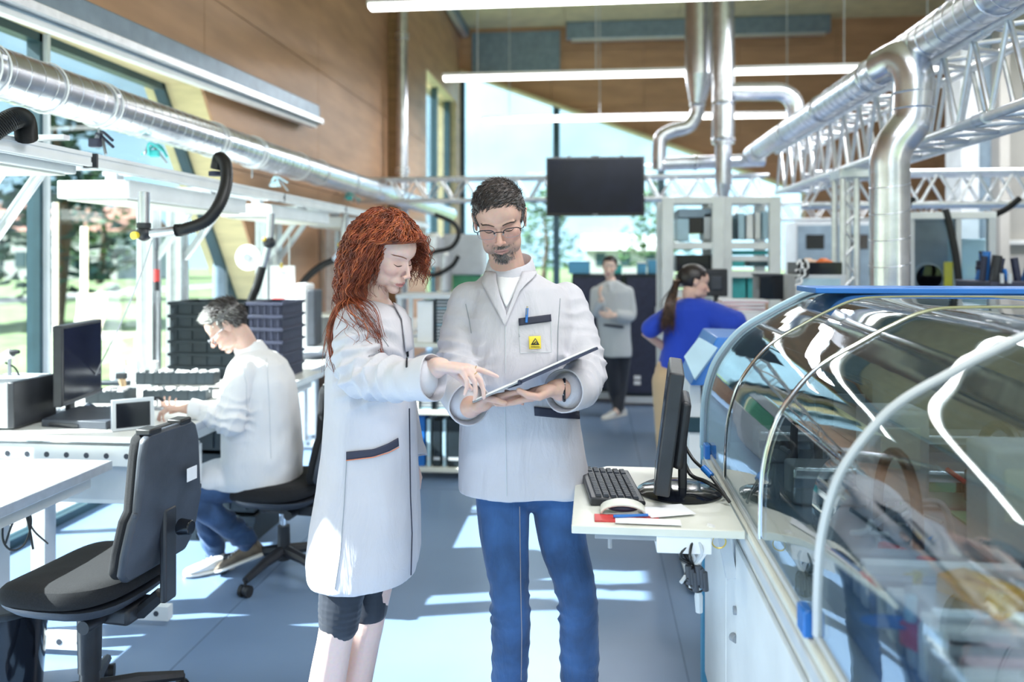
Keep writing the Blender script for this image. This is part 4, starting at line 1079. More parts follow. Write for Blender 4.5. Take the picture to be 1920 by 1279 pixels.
# work table behind machine with papers
a = P(1340, 560, 5.4)
t = thing('work_table', 'white work table behind the woman in blue, half hidden by the machine', 'table', (a.x + .8, 5.5, 0))
MB().box((a.x - .05, 5.25, .90), (a.x + .42, 6.25, .93)).build('tabletop', 'table_top', t, bevel=.003)
for x in (a.x + .02, a.x + .36):
    for y in (5.32, 6.15): MB().box((x - .03, y - .03, 0), (x + .03, y + .03, .90)).build('leg', 'light_grey', t)
c = P(1388, 553, 5.5)
t = thing('paper_stack', 'stack of pale pink papers lying right of the woman in blue', 'papers', (c.x, c.y, c.z))
R = random.Random(3)
MB().box((c.x - .20, c.y - .16, .931), (c.x + .20, c.y + .16, 1.22)).build('box', 'white_metal', t, bevel=.005)
for i in range(7):
    MB().box((-.15, -.11, 0), (.15, .11, .010), Matrix.Translation((c.x + R.uniform(-.02, .02), c.y, 1.222 + i * .0115)) @ Matrix.Rotation(R.uniform(-.2, .2), 4, 'Z')).build('sheet', 'pink' if i % 2 else 'paper', t)
# fruit tray cabinet
a = P(1492, 512, 5.2); b = P(1578, 540, 5.2); Y = a.y
t = thing('side_cabinet', 'pale blue-grey cabinet carrying the black tray of oranges, behind the machine', 'cabinet', ((a.x + b.x) / 2, Y, 0))
MB().box((a.x, Y, 0), (b.x + .02, Y + .4, PY(1500, 515, Y).z)).build('body', 'light_grey', t, bevel=.006)
MB().box((a.x + .03, Y - .012, .1), (b.x - .02, Y, PY(1500, 522, Y).z)).build('door', 'pale_blue', t, bevel=.004)
zt_ = PY(1500, 515, Y).z
t = thing('fruit_tray', 'black tray holding oranges and pale buns on the pale cabinet', 'tray', ((a.x + b.x) / 2, Y + .15, zt_))
A = PY(1500, 492, Y + .02).z
MB().box((a.x + .02, Y + .02, zt_ + .001), (b.x, Y + .32, zt_ + .01)).build('base', 'gloss_black', t)
for lo, hi in (((a.x + .02, Y + .02), (b.x, Y + .03)), ((a.x + .02, Y + .31), (b.x, Y + .32)), ((a.x + .02, Y + .03), (a.x + .03, Y + .31)), ((b.x - .01, Y + .03), (b.x, Y + .31))):
    MB().box((*lo, zt_ + .01), (*hi, A)).build('side', 'gloss_black', t, smooth=False)
fr_ = [(1508, 'peach'), (1517, 'peach'), (1526, 'peach'), (1513, 'peach'), (1538, 'orange'), (1546, 'orange'), (1553, 'orange'), (1542, 'orange')]
for i, (px, mt_) in enumerate(fr_):
    c = PY(px, 487, Y + .10 + .07 * (i % 3)); c.z = A - .01 + .012 * (i % 2)
    o = MB().sphere(c, (.032, .032, .027), 14, 9).build('bun' if mt_ == 'peach' else 'orange', mt_, origin=c)
    tag(o, 'pale round bun heaped at the left in the black tray' if mt_ == 'peach' else 'orange fruit heaped at the right in the black tray', 'bun' if mt_ == 'peach' else 'fruit', 'buns in the black tray' if mt_ == 'peach' else 'oranges in the black tray')
for i in range(7):
    c = P(1494 + (i % 3) * 6, 496 + (i // 3) * 14, 5.15)
    if i == 0: tp = thing('cable_tangle', 'tangle of black and white cables at the left of the fruit tray', 'cables', c)
    MB().tube(bez([c, c + Vector((.02, 0, .03)), c + Vector((.03, 0, -.02)), c + Vector((-.01, 0, -.04))], 12), .007, 6).build('cable', 'rubber' if i % 2 else 'white', tp)
# glass booth
Y = 6.2
a = PY(1702, 398, Y); b = PY(1868, 545, Y)
t = thing('glass_booth', 'white framed test booth with dark blue glass doors, right of the thick vertical duct', 'cabinet', ((a.x + b.x) / 2, Y, 0))
w_ = .05
for x0, x1 in ((a.x, a.x + w_), (PY(1798, 0, Y).x - .02, PY(1798, 0, Y).x + .02), (b.x - w_, b.x)):
    MB().box((x0, Y, 0), (x1, Y + .05, a.z)).build('post', 'light_grey', t, bevel=.004)
MB().box((a.x, Y - .01, a.z - w_), (b.x, Y + .05, a.z)).build('header', 'white_metal', t, bevel=.004)
MB().box((a.x, Y + .05, 0), (b.x, Y + .7, .06)).build('floor_panel', 'mid_grey', t)
MB().box((a.x, Y + .7, 0), (b.x, Y + .73, a.z)).build('rear_panel', 'mid_grey', t)
MB().box((a.x + .005, Y + .05, a.z - .03), (b.x, Y + .7, a.z - .005)).build('roof_panel', 'light_grey', t)
MB().box((a.x + w_, Y + .02, .1), (PY(1798, 0, Y).x - .02, Y + .03, a.z - w_)).build('glass_door', M_GLASS, t)
MB().box((PY(1798, 0, Y).x + .02, Y + .02, .1), (b.x - w_, Y + .03, a.z - w_)).build('glass_door', M_GLASS, t)
MB().lathe([(.10, 0), (.115, .02), (.10, .04), (.085, .02), (.10, 0)], (PY(1742, 520, Y + .4).x, Y + .4, PY(1742, 520, Y + .4).z), 28, 'Y').build('gasket', 'mid_grey', t)
c = PY(1779, 520, Y + .3)
MB().box((c.x - .03, c.y, c.z - .12), (c.x + .03, c.y + .02, c.z + .12)).build('instruction_card', 'yellow', t)
MB().box((PY(1803, 0, Y + .35).x, Y + .35, .9), (PY(1850, 0, Y + .35).x, Y + .6, PY(0, 452, Y + .35).z)).build('control_box', 'pale_blue', t, bevel=.01)
t = hose([P(1772, 392, 5.9), P(1782, 430, 5.9), P(1792, 480, 5.9), P(1800, 545, 5.9)], .026, 'extraction_hose', 'thick black hose hanging in front of the glass booth')
t = hose([P(1845, 400, 6.0), P(1865, 402, 6.0), P(1890, 390, 6.0), P(1912, 372, 6.0)], .022, 'extraction_hose', 'black hose at the right edge under the bright truss')
t = hose([P(1700, 400, 5.9), P(1705, 378, 5.95), P(1712, 374, 6.0)], .02, 'extraction_hose', 'short dark hose end right beside the thick duct')
# dark machine parts at the right edge
c = P(1895, 510, 5.0)
t = thing('tool_trolley', 'dark cluttered trolley of black fittings at the right edge behind the machine', 'trolley', (c.x, c.y, 0))
MB().box((c.x - .12, c.y, .0), (c.x + .5, c.y + .5, c.z - .06)).build('body', 'navy', t, bevel=.01)
R = random.Random(9)
for i in range(26):
    q = Vector((c.x + R.uniform(-.14, .45), c.y + R.uniform(.02, .3), c.z - .06)); h = R.uniform(.06, .20)
    MB().cyl(q, q + Vector((R.uniform(-.03, .03), 0, h)), R.uniform(.012, .03), n=10).build('fitting', R.choice(['black_plastic', 'navy', 'charcoal', 'blue_paint']), t)
for i in range(4):
    q = Vector((c.x + R.uniform(-.1, .2), c.y - .02, c.z - .07)); MB().cyl(q, q + Vector((0, 0, .06)), .012, n=8).build('knob', 'light_grey', t)
# background black machines on the far right floor
topb = P(1600, 470, 10)
t = thing('storage_cabinet', 'grey storage cabinets beyond the truss post', 'cabinet', (topb.x, topb.y, 0))
MB().box((topb.x - .7, topb.y, 0), (topb.x + .9, topb.y + .6, 2.05)).build('body', 'light_grey', t, bevel=.01)
for i in range(3): MB().box((topb.x - .68 + i * .53, topb.y - .02, .1), (topb.x - .17 + i * .53, topb.y, 2.0)).build('door', 'blue_grey', t, bevel=.006)
for i in range(3): MB().box((topb.x - .58 + i * .53, topb.y - .03, 1.7), (topb.x - .36 + i * .53, topb.y - .019, 1.88)).build('vent', 'gloss_black', t)
# ---- rack of magazines between the two people
YR = 5.62
xa, xb = PY(742, 700, YR).x, PY(900, 700, YR).x
t = thing('feeder_cart', 'open cart with pale shelves between the red-haired woman and the standing man', 'cart', ((xa + xb) / 2, YR + .2, 0))
zs = [PY(0, p, YR).z for p in (553, 645, 772, 880)]
zs = [P(820, p, 5.68).z for p in (553, 645, 772, 880)]
for i, z in enumerate(zs): MB().box((xa, YR, z - .03), (xb, YR + .42, z)).build('shelf', 'cream_metal' if i else 'light_grey', t, bevel=.003)
for x in (xa + .02, xb - .02):
    for y in (YR + .03, YR + .39): MB().box((x - .015, y - .015, .05), (x + .015, y + .015, zs[0])).build('post', 'light_grey', t)
for x in (xa + .05, xb - .05):
    for y in (YR + .03, YR + .39): MB().cyl((x - .012, y, .03), (x + .012, y, .03), .03, n=14).build('wheel', 'rubber', t)
def magazine(px0, px1, z0, h, label, n=11, y=YR + .03, mt_='crate_black'):
    x0, x1 = PY(px0, 0, y).x, PY(px1, 0, y).x
    t = thing('feeder_magazine', label, 'magazine', ((x0 + x1) / 2, y, z0), 'black slotted magazines on the open cart')
    MB().box((x0, y + .02, z0 + .001), (x1, y + .3, z0 + h)).build('case', mt_, t, bevel=.003)
    MB().box((x0, y, z0 + .001), (x0 + .012, y + .02, z0 + h)).build('edge', mt_, t); MB().box((x1 - .012, y, z0 + .001), (x1, y + .02, z0 + h)).build('edge', mt_, t)
    for i in range(n):
        z = z0 + h * (i + .35) / n
        MB().box((x0 + .014, y + .004, z), (x1 - .014, y + .02, z + h / n * .4)).build('slot_tab', 'light_grey' if (i * 7) % 5 else 'pale_blue', t)
d1, d2, d3 = zs[1], zs[2], zs[3]
magazine(815, 845, d1, .33, 'black slotted magazine on the top tier, beside the standing man\'s arm', 14)
magazine(848, 878, d1, .33, 'second black slotted magazine on the top tier, hidden by the man\'s arm', 14)
x0, x1 = PY(782, 0, YR + .05).x, PY(812, 0, YR + .05).x
tag(MB().box((x0, YR + .05, d1 + .001), (x1, YR + .3, d1 + .30)).build('white_folder_box', 'white', bevel=.004, origin=(x0, YR + .05, d1)), 'upright white box on the top tier beside the woman\'s hair', 'box')
magazine(784, 812, d2, .22, 'lower black magazine at the left of the middle tier', 10)
magazine(816, 846, d2, .22, 'lower black magazine in the centre of the middle tier', 10)
magazine(848, 876, d2, .22, 'lower black magazine at the right of the middle tier', 10)
x0, x1 = PY(786, 0, YR + .05).x, PY(818, 0, YR + .05).x
t = thing('white_tray', 'white tray on top of the lower magazines under the woman\'s cuff', 'tray', (x0, YR + .05, d2 + .221))
MB().box((x0, YR + .05, d2 + .2215), (x1, YR + .28, d2 + .30)).build('body', 'white', t, bevel=.004)
MB().box((x1 + .01, YR + .06, d2 + .2215), (x1 + .05, YR + .28, d2 + .33)).build('divider', 'teal', t)
for i, (pa_, pb_, mt_, hh, lab) in enumerate(((783, 796, 'blue_paint', .36, 'bright blue binder on the bottom tier beside the woman\'s coat'), (800, 807, 'pale_blue', .34, 'thin pale blue panel on the bottom tier'), (812, 826, 'crate_black', .33, 'black case between the pale panels on the bottom tier'), (830, 836, 'pale_blue', .34, 'second thin pale panel on the bottom tier, nearer the man'), (840, 876, 'crate_black', .34, 'wide black case on the bottom tier half behind the man'))):
    x0, x1 = PY(pa_, 0, YR + .04).x, PY(pb_, 0, YR + .04).x
    t = thing('panel_case', lab, 'case', ((x0 + x1) / 2, YR + .04, d3), 'cases standing on the bottom tier of the cart')
    MB().box((x0, YR + .04, d3 + .001), (x1, YR + .34, d3 + hh)).build('body', mt_, t, bevel=.003)
    MB().box((x0 + .003, YR + .036, d3 + .05), (x1 - .003, YR + .04, d3 + .07)).build('label_strip', 'light_grey' if i else 'blue_paint', t)

# ================================================================== PLACEMENT MACHINE with clear hood
MX, MY0, MY1 = .404, .55, 2.96           # front face X, near and far ends
LZ = .88
HS = [(.404, .895), (.405, .985), (.411, 1.07), (.428, 1.145), (.455, 1.21), (.51, 1.285), (.56, 1.33), (.63, 1.372), (.70, 1.412), (.79, 1.452), (.90, 1.462), (1.2, 1.464)]
t = thing('placement_machine', 'big white and blue electronics placement machine with a clear curved hood, filling the right side', 'machine', (1.1, 1.7, 0))
XR = 2.25
MB().box((MX, MY0, .04), (XR, MY1 - .03, LZ - .02)).build('body', 'white_metal', t, bevel=.01)
for i, (y0, y1) in enumerate(((.62, 1.55), (1.56, 2.45), (2.46, 2.92))):
    MB().box((MX - .012, y0, .10), (MX - .0005, y1, LZ - .10)).build('front_panel', 'white_metal', t, bevel=.003)
for z in (.52, .60): 
    for y in (2.28,): MB().cyl((MX - .02, y + (.6 - z) * .2, z), (MX - .012, y, z), .012, n=10).build('lock', 'mid_grey', t)
MB().box((MX - .02, MY0, LZ - .055), (MX + .04, MY1, LZ - .02)).build('edge_trim', 'light_grey', t, bevel=.006)
MB().box((MX - .02, MY1 - .03, .02), (MX + .035, MY1 + .02, LZ + .02)).build('corner_post', 'sky_blue', t, bevel=.004)
MB().box((MX - .015, MY0, LZ - .02), (XR, MY1, LZ)).build('deck', 'cream_metal', t, bevel=.003)
for x in (.5, 2.1):
    for y in (.7, 2.8): MB().cyl((x, y, 0), (x, y, .04), .04).build('foot', 'mid_grey', t)
# far end panel (blue), outline follows the hood
def hs_poly(grow, y):
    pr = bez([Vector((x, 0, z)) for x, z in HS], 50); q = [(MX - grow, LZ)]
    for i in range(len(pr)):
        d = (pr[min(i + 1, len(pr) - 1)] - pr[max(i - 1, 0)]).normalized(); q.append((pr[i].x - d.z * grow, pr[i].z + d.x * grow))
    q += [(XR, 1.464 + grow), (XR, LZ)]
    return [Vector((x, y, z)) for x, z in q]
MB().prism(hs_poly(.006, MY1), (0, .035, 0)).build('end_panel', 'blue_grey', t, bevel=.003)
MB().prism(hs_poly(.018, MY1 + .036), (0, .02, 0)).build('end_frame', 'pale_blue', t, bevel=.003)
MB().box((.72, MY1 - .25, 1.466), (XR, MY1 - .001, 1.484)).build('top_bar', 'blue_paint', t, bevel=.003)
# rear hood fixed part and right upper housing
MB().box((1.62, MY0, LZ), (XR, MY1 - .01, 1.455)).build('rear_housing', 'mid_grey', t, bevel=.01)
# hood panels
seams = [2.955, 2.545, 2.02, 1.50, .70]
def hood(y0, y1, nm='hood_panel'):
    prof = bez([Vector((x, 0, z)) for x, z in HS] , 66)
    prof = [p for p in prof if p.x < 1.20] + [Vector((1.62, 0, 1.464))]
    m = MB(); vs = []; n = len(prof); cuts = [y0, y0 + .004, (y0 + y1) / 2, y1 - .004, y1]
    for y in cuts:
        for p in prof: vs.append((p.x, y, p.z))
    fs = [(i * n + j, (i + 1) * n + j, (i + 1) * n + j + 1, i * n + j + 1) for i in range(len(cuts) - 1) for j in range(n - 1)]
    m.add(vs, fs); return m.build(nm, M_ACRYL, t, angle=70, solid=.005)
for i in range(4): hood(seams[i + 1] + .004, seams[i] - .004)
def rib(y, r, mt_, nm='hood_rib', off=.0):
    prof = bez([Vector((x, 0, z)) for x, z in HS], 60); pts = [Vector((p.x - off, y, p.z + off * .6)) for p in prof if p.x < 1.2] + [Vector((1.6, y, 1.464 + off * .6))]
    MB().tube(pts, r, n=8).build(nm, mt_, t)
rib(seams[1], .0045, 'gloss_black'); rib(seams[1] - .014, .004, 'chrome', off=.003); rib(seams[2], .0045, 'gloss_black'); rib(seams[2] - .016, .005, 'chrome', off=.003); rib(seams[3], .008, 'light_grey', off=.003); rib(seams[3] + .018, .004, 'gloss_black')
MB().box((MX - .004, .62, LZ + .0), (MX + .012, MY1 - .01, LZ + .018)).build('hood_foot', 'light_grey', t, bevel=.003)
for y in (2.84, 1.52): MB().box((MX - .022, y, LZ + .0), (MX - .002, y + .05, LZ + .05)).build('latch', 'blue_paint', t, bevel=.004)
# ---- inside of the machine
Rm = random.Random(21)
MB().box((.47, MY0 + .05, LZ), (1.6, MY1 - .06, LZ + .05)).build('bed', 'blue_grey', t, bevel=.004)
for y in (2.66, 2.22, 1.36):
    MB().box((.52, y - .05, LZ + .05), (1.6, y + .06, LZ + .15)).build('gantry_beam', 'alu', t, bevel=.008)
    MB().box((.52, y - .062, LZ + .10), (1.6, y - .05, LZ + .125)).build('gantry_rail', 'chrome', t)
for i, (x, y) in enumerate(((.75, 2.60), (.72, 2.12), (1.05, 1.32), (.82, 1.75))):
    h = MB().box((x - .07, y - .14, LZ + .12), (x + .07, y - .03, LZ + .34)).build('placement_head', 'light_grey' if i % 2 else 'charcoal', t, bevel=.012)
    for k in range(4): MB().cyl((x - .05 + .033 * k, y - .085, LZ + .05), (x - .05 + .033 * k, y - .085, LZ + .12), .008, n=8).build('nozzle', 'chrome', h)
    MB().box((x - .045, y - .145, LZ + .2), (x + .045, y - .139, LZ + .3)).build('cover', 'cream_metal' if i % 2 else 'mid_grey', h, bevel=.003)
# cable chain loops
for i, (x, y, rr) in enumerate(((.62, 2.48, .10), (.95, 2.0, .12), (.66, 1.86, .09), (1.15, 1.6, .12))):
    pts = [Vector((x + .02 * k / 10, y + rr * math.cos(PI * k / 10), LZ + .15 + rr * 1.3 * math.sin(PI * k / 10))) for k in range(11)]
    MB().tube([pts[0] - Vector((0, 0, .1))] + pts + [pts[-1] - Vector((0, 0, .1))], .012, 8).build('cable_chain', 'black_plastic', t)
for i in range(16):
    x = Rm.uniform(.5, 1.3); y = Rm.uniform(1.1, 2.8); pts = [Vector((x, y, LZ + .06))]
    for k in range(4): pts.append(pts[-1] + Vector((Rm.uniform(-.05, .09), Rm.uniform(-.12, .08), Rm.uniform(-.02, .10) * (1 if k < 2 else -1))))
    for p in pts: p.z = max(p.z, LZ + .055); p.x = max(p.x, .5)
    MB().tube(bez(pts, 24), Rm.choice([.004, .006, .008]), 6).build('cable', Rm.choice(['black_plastic', 'light_grey', 'white', 'mid_grey', 'charcoal']), t)
# feeder bank near the camera: slats, reels, amber unit
for i in range(14):
    y = 1.05 + i * .045
    MB().box((.50, y, LZ + .05), (.78, y + .03, LZ + .11 + .012 * (i % 3))).build('feeder', ['light_grey', 'mid_grey', 'white'][i % 3], t, bevel=.003)
c = PZ(1838, 1112, LZ + .16)
R_ = Matrix.Translation(c) @ Matrix.Rotation(.55, 4, 'Z')
MB().box((-.035, -.055, -.02), (.035, .055, .02), R_).build('amber_block', 'amber', t, bevel=.006)
MB().box((-.012, -.05, .02), (.014, .02, .028), R_).build('amber_lid', 'amber', t, bevel=.003)
for (px, py, r, mt_, nm) in ((1740, 1165, .011, 'white', 'reel_cap'), (1762, 1190, .011, 'white', 'reel_cap'), (1708, 1130, .010, 'pale_blue', 'reel_cap'), (1720, 1085, .008, 'brass', 'pin')):
    c = PZ(px, py, LZ + .15); MB().cyl(c - Vector((0, 0, .03)), c + Vector((0, 0, .012)), r, n=14).build(nm, mt_, t, bevel=.002)
for (px, py, w, h_, mt_, rz_) in ((1700, 1050, .012, .06, 'red', .6), (1780, 1215, .03, .07, 'red', .5), (1840, 1240, .05, .05, 'pink', .3), (1730, 1100, .01, .04, 'brass', .9)):
    c = PZ(px, py, LZ + .10)
    MB().box((-w, -h_, -.02), (w, h_, .02), Matrix.Translation(c) @ Matrix.Rotation(rz_, 4, 'Z')).build('reel_cover', mt_, t, bevel=.006)
c = PZ(1850, 905, LZ + .13)
for dx in (-.03, .03): MB().cyl(c + Vector((dx, 0, -.05)), c + Vector((dx, 0, .03)), .022).build('motor', 'black_plastic', t, bevel=.004)
MB().box((.9, 1.9, LZ + .0501), (1.25, 2.15, LZ + .056)).build('circuit_board', 'green', t)
MB().tube([PZ(1775, 880, LZ + .18), PZ(1810, 905, LZ + .16)], .006, 6).build('red_hose', 'red', t)
# dark tinted side board with oval mark, inside front below the hood
c = PZ(1670, 1236, LZ + .052)
MB().lathe([(0, 0), (.045, 0), (.045, .0015), (0, .0015)], (0, 0, 0), 32)
m = MB(); m.lathe([(.036, 0), (.036, .0015)], (0, 0, 0), 32)
m.v = [(c.x + x * 1.3, c.y + y * .7, LZ + .112 + z) for x, y, z in m.v]; m.build('oval_emblem', 'blue_paint', t)
# ---- keyboard tray with screen
TZ = .885
tx0, tx1 = -.06, MX - .022
t = thing('operator_tray', 'cream swing-out tray on the machine front carrying keyboard and screen', 'tray', (.15, 2.25, TZ - .03))
m = MB(); m.prism([(tx0, 2.09, TZ - .022), (tx1, 2.09, TZ - .022), (tx1, 2.70, TZ - .022), (tx0 + .1, 2.70, TZ - .022), (tx0, 2.60, TZ - .022)], (0, 0, .022)); m.build('board', 'cream_metal', t, bevel=.003)
MB().box((tx0 + .06, 2.11, TZ - .040), (tx0 + .25, 2.36, TZ - .0225)).build('slide_rail', 'mid_grey', t, bevel=.002)
MB().box((tx0 + .22, 2.10, TZ - .068), (tx0 + .36, 2.24, TZ - .0225)).build('junction_box', 'white', t, bevel=.003)
MB().bar((tx1 - .03, 2.3, TZ - .04), (tx1 - .0, 2.3, TZ - .20), .03).build('bracket', 'light_grey', t)
MB().cyl((tx0 + .1, 2.12, TZ - .066), (tx0 + .1, 2.12, TZ - .04), .006, n=8).build('screw', 'mid_grey', t)
k1 = keyboard((.062, 2.32, TZ + .001), math.radians(96), 'black keyboard lying lengthwise on the cream tray', L=.335, D=.155, keys='charcoal')
k1.location = (.048, 2.43, TZ + .001)
tm = monitor(P(1268, 945, 2.28) * 1, math.radians(-95), .36, .345, 'black screen seen edge-on, standing on the cream tray', tilt=math.radians(-7), lift=.035)
tm.location = (.212, 2.42, TZ + .001)
# mouse, papers
c = PZ(1168, 952, TZ + .02)
t = thing('computer_mouse', 'cream arched mouse lying on the papers in front of the keyboard', 'mouse', (c.x, c.y, TZ + .01))
m = MB(); vs = []
for i in range(13):
    a = PI * i / 12; x = -.058 * math.cos(a); z = .026 * math.sin(a)
    for y in (-.028, -.018, .018, .028): vs.append((c.x + x, 2.20 + y, TZ + .008 + z * (1 if abs(y) < .02 else .85)))
m.add(vs, [(i * 4 + j, (i + 1) * 4 + j, (i + 1) * 4 + j + 1, i * 4 + j + 1) for i in range(12) for j in range(3)])
m.build('shell', 'cream_metal', t, solid=.006)
MB().sphere((c.x, 2.20, TZ + .018), (.045, .024, .012), 14, 8).build('base', 'navy', t)
def sheet(px, py, w, h, rz_, mt_, label, z, name='paper_sheet', cat='paper', th=.001):
    c = PZ(px, py, z)
    m = MB(); m.box((-w / 2, -h / 2, 0), (w / 2, h / 2, th), Matrix.Translation((c.x, c.y, z)) @ Matrix.Rotation(rz_, 4, 'Z'))
    return tag(m.build(name, mt_, smooth=False, origin=(c.x, c.y, z)), label, cat)
sheet(1175, 974, .17, .055, 0.02, 'red', 'red folder edge under the cream mouse', TZ + .0005, 'folder', 'folder', .004)
sheet(1250, 958, .13, .09, .35, 'paper', 'white printed sheet at the foot of the black screen', TZ + .006)
sheet(1215, 978, .17, .045, -.02, 'paper', 'white sheet lying over the red folder at the tray edge', TZ + .0048)
t = thing('pen', 'blue pen lying on the white sheet beside the cream mouse', 'pen', PZ(1170, 968, TZ + .012))
MB().cyl(PZ(1150, 968, TZ + .0105), PZ(1215, 966, TZ + .0105), .004, n=8).build('barrel', 'blue_paint', t)
MB().cyl(PZ(1215, 966, TZ + .0105), PZ(1224, 966, TZ + .0105), .003, .001, n=8).build('tip', 'white', t)
# cables behind the screen and below the tray
t = thing('screen_cable', 'thick black cables looping from the screen back to the machine', 'cables', (.30, 2.3, TZ))
MB().tube(bez([(.255, 2.43, TZ + .12), (.28, 2.40, TZ + .06), (.32, 2.36, TZ + .05), (.36, 2.34, TZ + .03), (.375, 2.36, TZ + .008)], 20), .006, 8).build('cable', 'rubber', t)
MB().tube(bez([(.255, 2.46, TZ + .16), (.29, 2.42, TZ + .10), (.33, 2.36, TZ + .07), (.378, 2.30, TZ + .01)], 20), .005, 8).build('cable', 'rubber', t)
MB().cyl((.315, 2.38, TZ + .085), (.335, 2.355, TZ + .068), .010, n=10).build('plug', 'blue_paint', t)
t = thing('cable_bundle', 'tangled bundle of black cables hanging below the cream tray', 'cables', (.33, 2.1, .60))
R = random.Random(5)
yb_ = 2.12
for i in range(16):
    a = PY(1285 + R.uniform(-45, 45), 992 + R.uniform(-4, 6), yb_); b = PY(1292 + R.uniform(-25, 30), 1035 + R.uniform(-15, 10), yb_ + R.uniform(-.03, .03)); c = PY(1300 + R.uniform(-8, 8), 1062, yb_); d = PY(1295 + R.uniform(-20, 25), 1088 + R.uniform(-5, 15), yb_ + R.uniform(-.02, .02))
    MB().tube(bez([a, b, c, d], 18), R.choice([.003, .004, .005]), 6).build('cable', 'rubber' if i % 4 else 'light_grey', t)
c = PY(1303, 1085, yb_)
MB().tube([c + Vector((.028 * math.cos(2 * PI * i / 24), .01 * math.sin(4 * PI * i / 24), .034 * math.sin(2 * PI * i / 24))) for i in range(24)], .003, 6, closed=True).build('cable_loop', 'rubber', t)
for i in range(6):
    q = PY(1290 + i * 6, 1060 + 6 * (i % 3), yb_ - .01); MB().cyl(q, q + Vector((.004, 0, -.05)), .009, n=8).build('plug', 'charcoal', t, bevel=.002)
MB().tube(bez([PY(1225, 1010, yb_), PY(1262, 1030, yb_), PY(1285, 1042, yb_)], 12), .003, 6).build('cable', 'rubber', t)
MB().tube([PY(1348 + 13 * math.cos(2 * PI * i / 20), 1016 + 12 * math.sin(2 * PI * i / 20), yb_ + .02) for i in range(20)], .002, 6, closed=True).build('tie_ring', 'brass', t)
MB().tube([PY(1335, 985, yb_), PY(1320, 1030, yb_), PY(1305, 1058, yb_)], [.012, .014, .008], 8).build('sleeve', 'white', t)
t = thing('power_plug', 'small grey plug hanging low against the machine edge', 'plug', PY(1312, 1150, 2.3))
MB().tube([PY(1308, 1100, 2.3), PY(1310, 1118, 2.3), PY(1311, 1148, 2.3)], [.004, .012, .010], 8).build('plug', 'light_grey', t)
MB().tube(bez([PY(1318, 1030, 2.3), PY(1312, 1070, 2.3), PY(1308, 1100, 2.3)], 10), .003, 6).build('cord', 'mid_grey', t)
# ---- conveyor machine between this and the woman in blue
a = P(1292, 720, 3.75)
t = thing('conveyor_unit', 'white cabinet with blue tilted top and pale control panel, behind the edge-on screen', 'machine', (a.x + .5, a.y + .3, 0))
Y = a.y
MB().box((a.x, Y, .03), (a.x + .055, Y + .6, a.z)).build('side_column', 'white_metal', t, bevel=.004)
MB().box((a.x + .062, Y, .03), (a.x + 1.3, Y + .6, a.z)).build('body', 'white_metal', t, bevel=.004)
MB().box((a.x - .012, Y - .008, PY(0, 782, Y).z), (a.x + .055, Y + .02, PY(0, 756, Y).z)).build('grip', 'dark_frame', t, bevel=.004)
MB().prism([(a.x + .0, Y - .05, a.z + .001), (a.x + 1.3, Y - .05, a.z + .001), (a.x + 1.3, Y + .0, a.z + .20), (a.x + .13, Y + .0, a.z + .22)], (0, .5, 0)).build('blue_housing', 'blue_paint', t, bevel=.006)
p1, p2, p3, p4 = P(1283, 662, 3.6), P(1302, 634, 3.75), P(1350, 655, 3.7), P(1300, 712, 3.55)
p1, p2, p3, p4 = P(1282, 668, 3.62), P(1310, 632, 3.75), P(1346, 652, 3.72), P(1302, 712, 3.58)
MB().prism([p1, p2, p3, p4], (.01, .03, -.01)).build('control_panel', 'pale_blue', t, bevel=.004)
# ================================================================== PEOPLE
from mathutils.bvhtree import BVHTree
_T = np.random.RandomState(5).rand(32, 32, 32)
def vn(p):
    p = np.asarray(p, dtype=np.float64); i = np.floor(p).astype(int); f = p - i; f = f * f * (3 - 2 * f)
    def g(a, b, c): return _T[(i[:, 0] + a) % 32, (i[:, 1] + b) % 32, (i[:, 2] + c) % 32]
    x, y, z = f[:, 0], f[:, 1], f[:, 2]
    return (((g(0,0,0) * (1-x) + g(1,0,0) * x) * (1-y) + (g(0,1,0) * (1-x) + g(1,1,0) * x) * y) * (1-z) +
            ((g(0,0,1) * (1-x) + g(1,0,1) * x) * (1-y) + (g(0,1,1) * (1-x) + g(1,1,1) * x) * y) * z)
def fuse(mb, voxel, smooth=3, factor=.5):
    """one continuous skin from overlapping closed shapes"""
    me = bpy.data.meshes.new('tmp'); me.from_pydata(mb.v, [], mb.f); me.validate()
    bm = bmesh.new(); bm.from_mesh(me)
    bmesh.ops.recalc_face_normals(bm, faces=bm.faces); bm.to_mesh(me); bm.free()
    o = bpy.data.objects.new('tmp', me); COL.objects.link(o)
    r = o.modifiers.new('r', 'REMESH'); r.mode = 'VOXEL'; r.voxel_size = voxel; r.adaptivity = 0
    if smooth: s_ = o.modifiers.new('s', 'SMOOTH'); s_.factor = factor; s_.iterations = smooth
    dg = bpy.context.evaluated_depsgraph_get(); dg.update()
    out = bpy.data.meshes.new_from_object(o.evaluated_get(dg))
    bpy.data.objects.remove(o); bpy.data.meshes.remove(me)
    return out
def coords(me):
    a = np.empty(len(me.vertices) * 3); me.vertices.foreach_get('co', a); return a.reshape(-1, 3)
def normals(me):
    a = np.empty(len(me.vertices) * 3); me.vertices.foreach_get('normal', a); return a.reshape(-1, 3)
def setco(me, c): me.vertices.foreach_set('co', np.ascontiguousarray(c).ravel()); me.update()
def finish(me, name, mats, parent=None, origin=None):
    me.name = name
    off = np.array(root_loc(parent) if parent is not None else (origin or (0, 0, 0)))
    setco(me, coords(me) - off)
    me.materials.clear()
    for m in (mats if isinstance(mats, list) else [mats]): me.materials.append(M(m) if isinstance(m, str) else m)
    me.shade_smooth()
    o = bpy.data.objects.new(name, me); COL.objects.link(o)
    if parent is not None: o.parent = parent
    else: o.location = Vector(off)
    return o
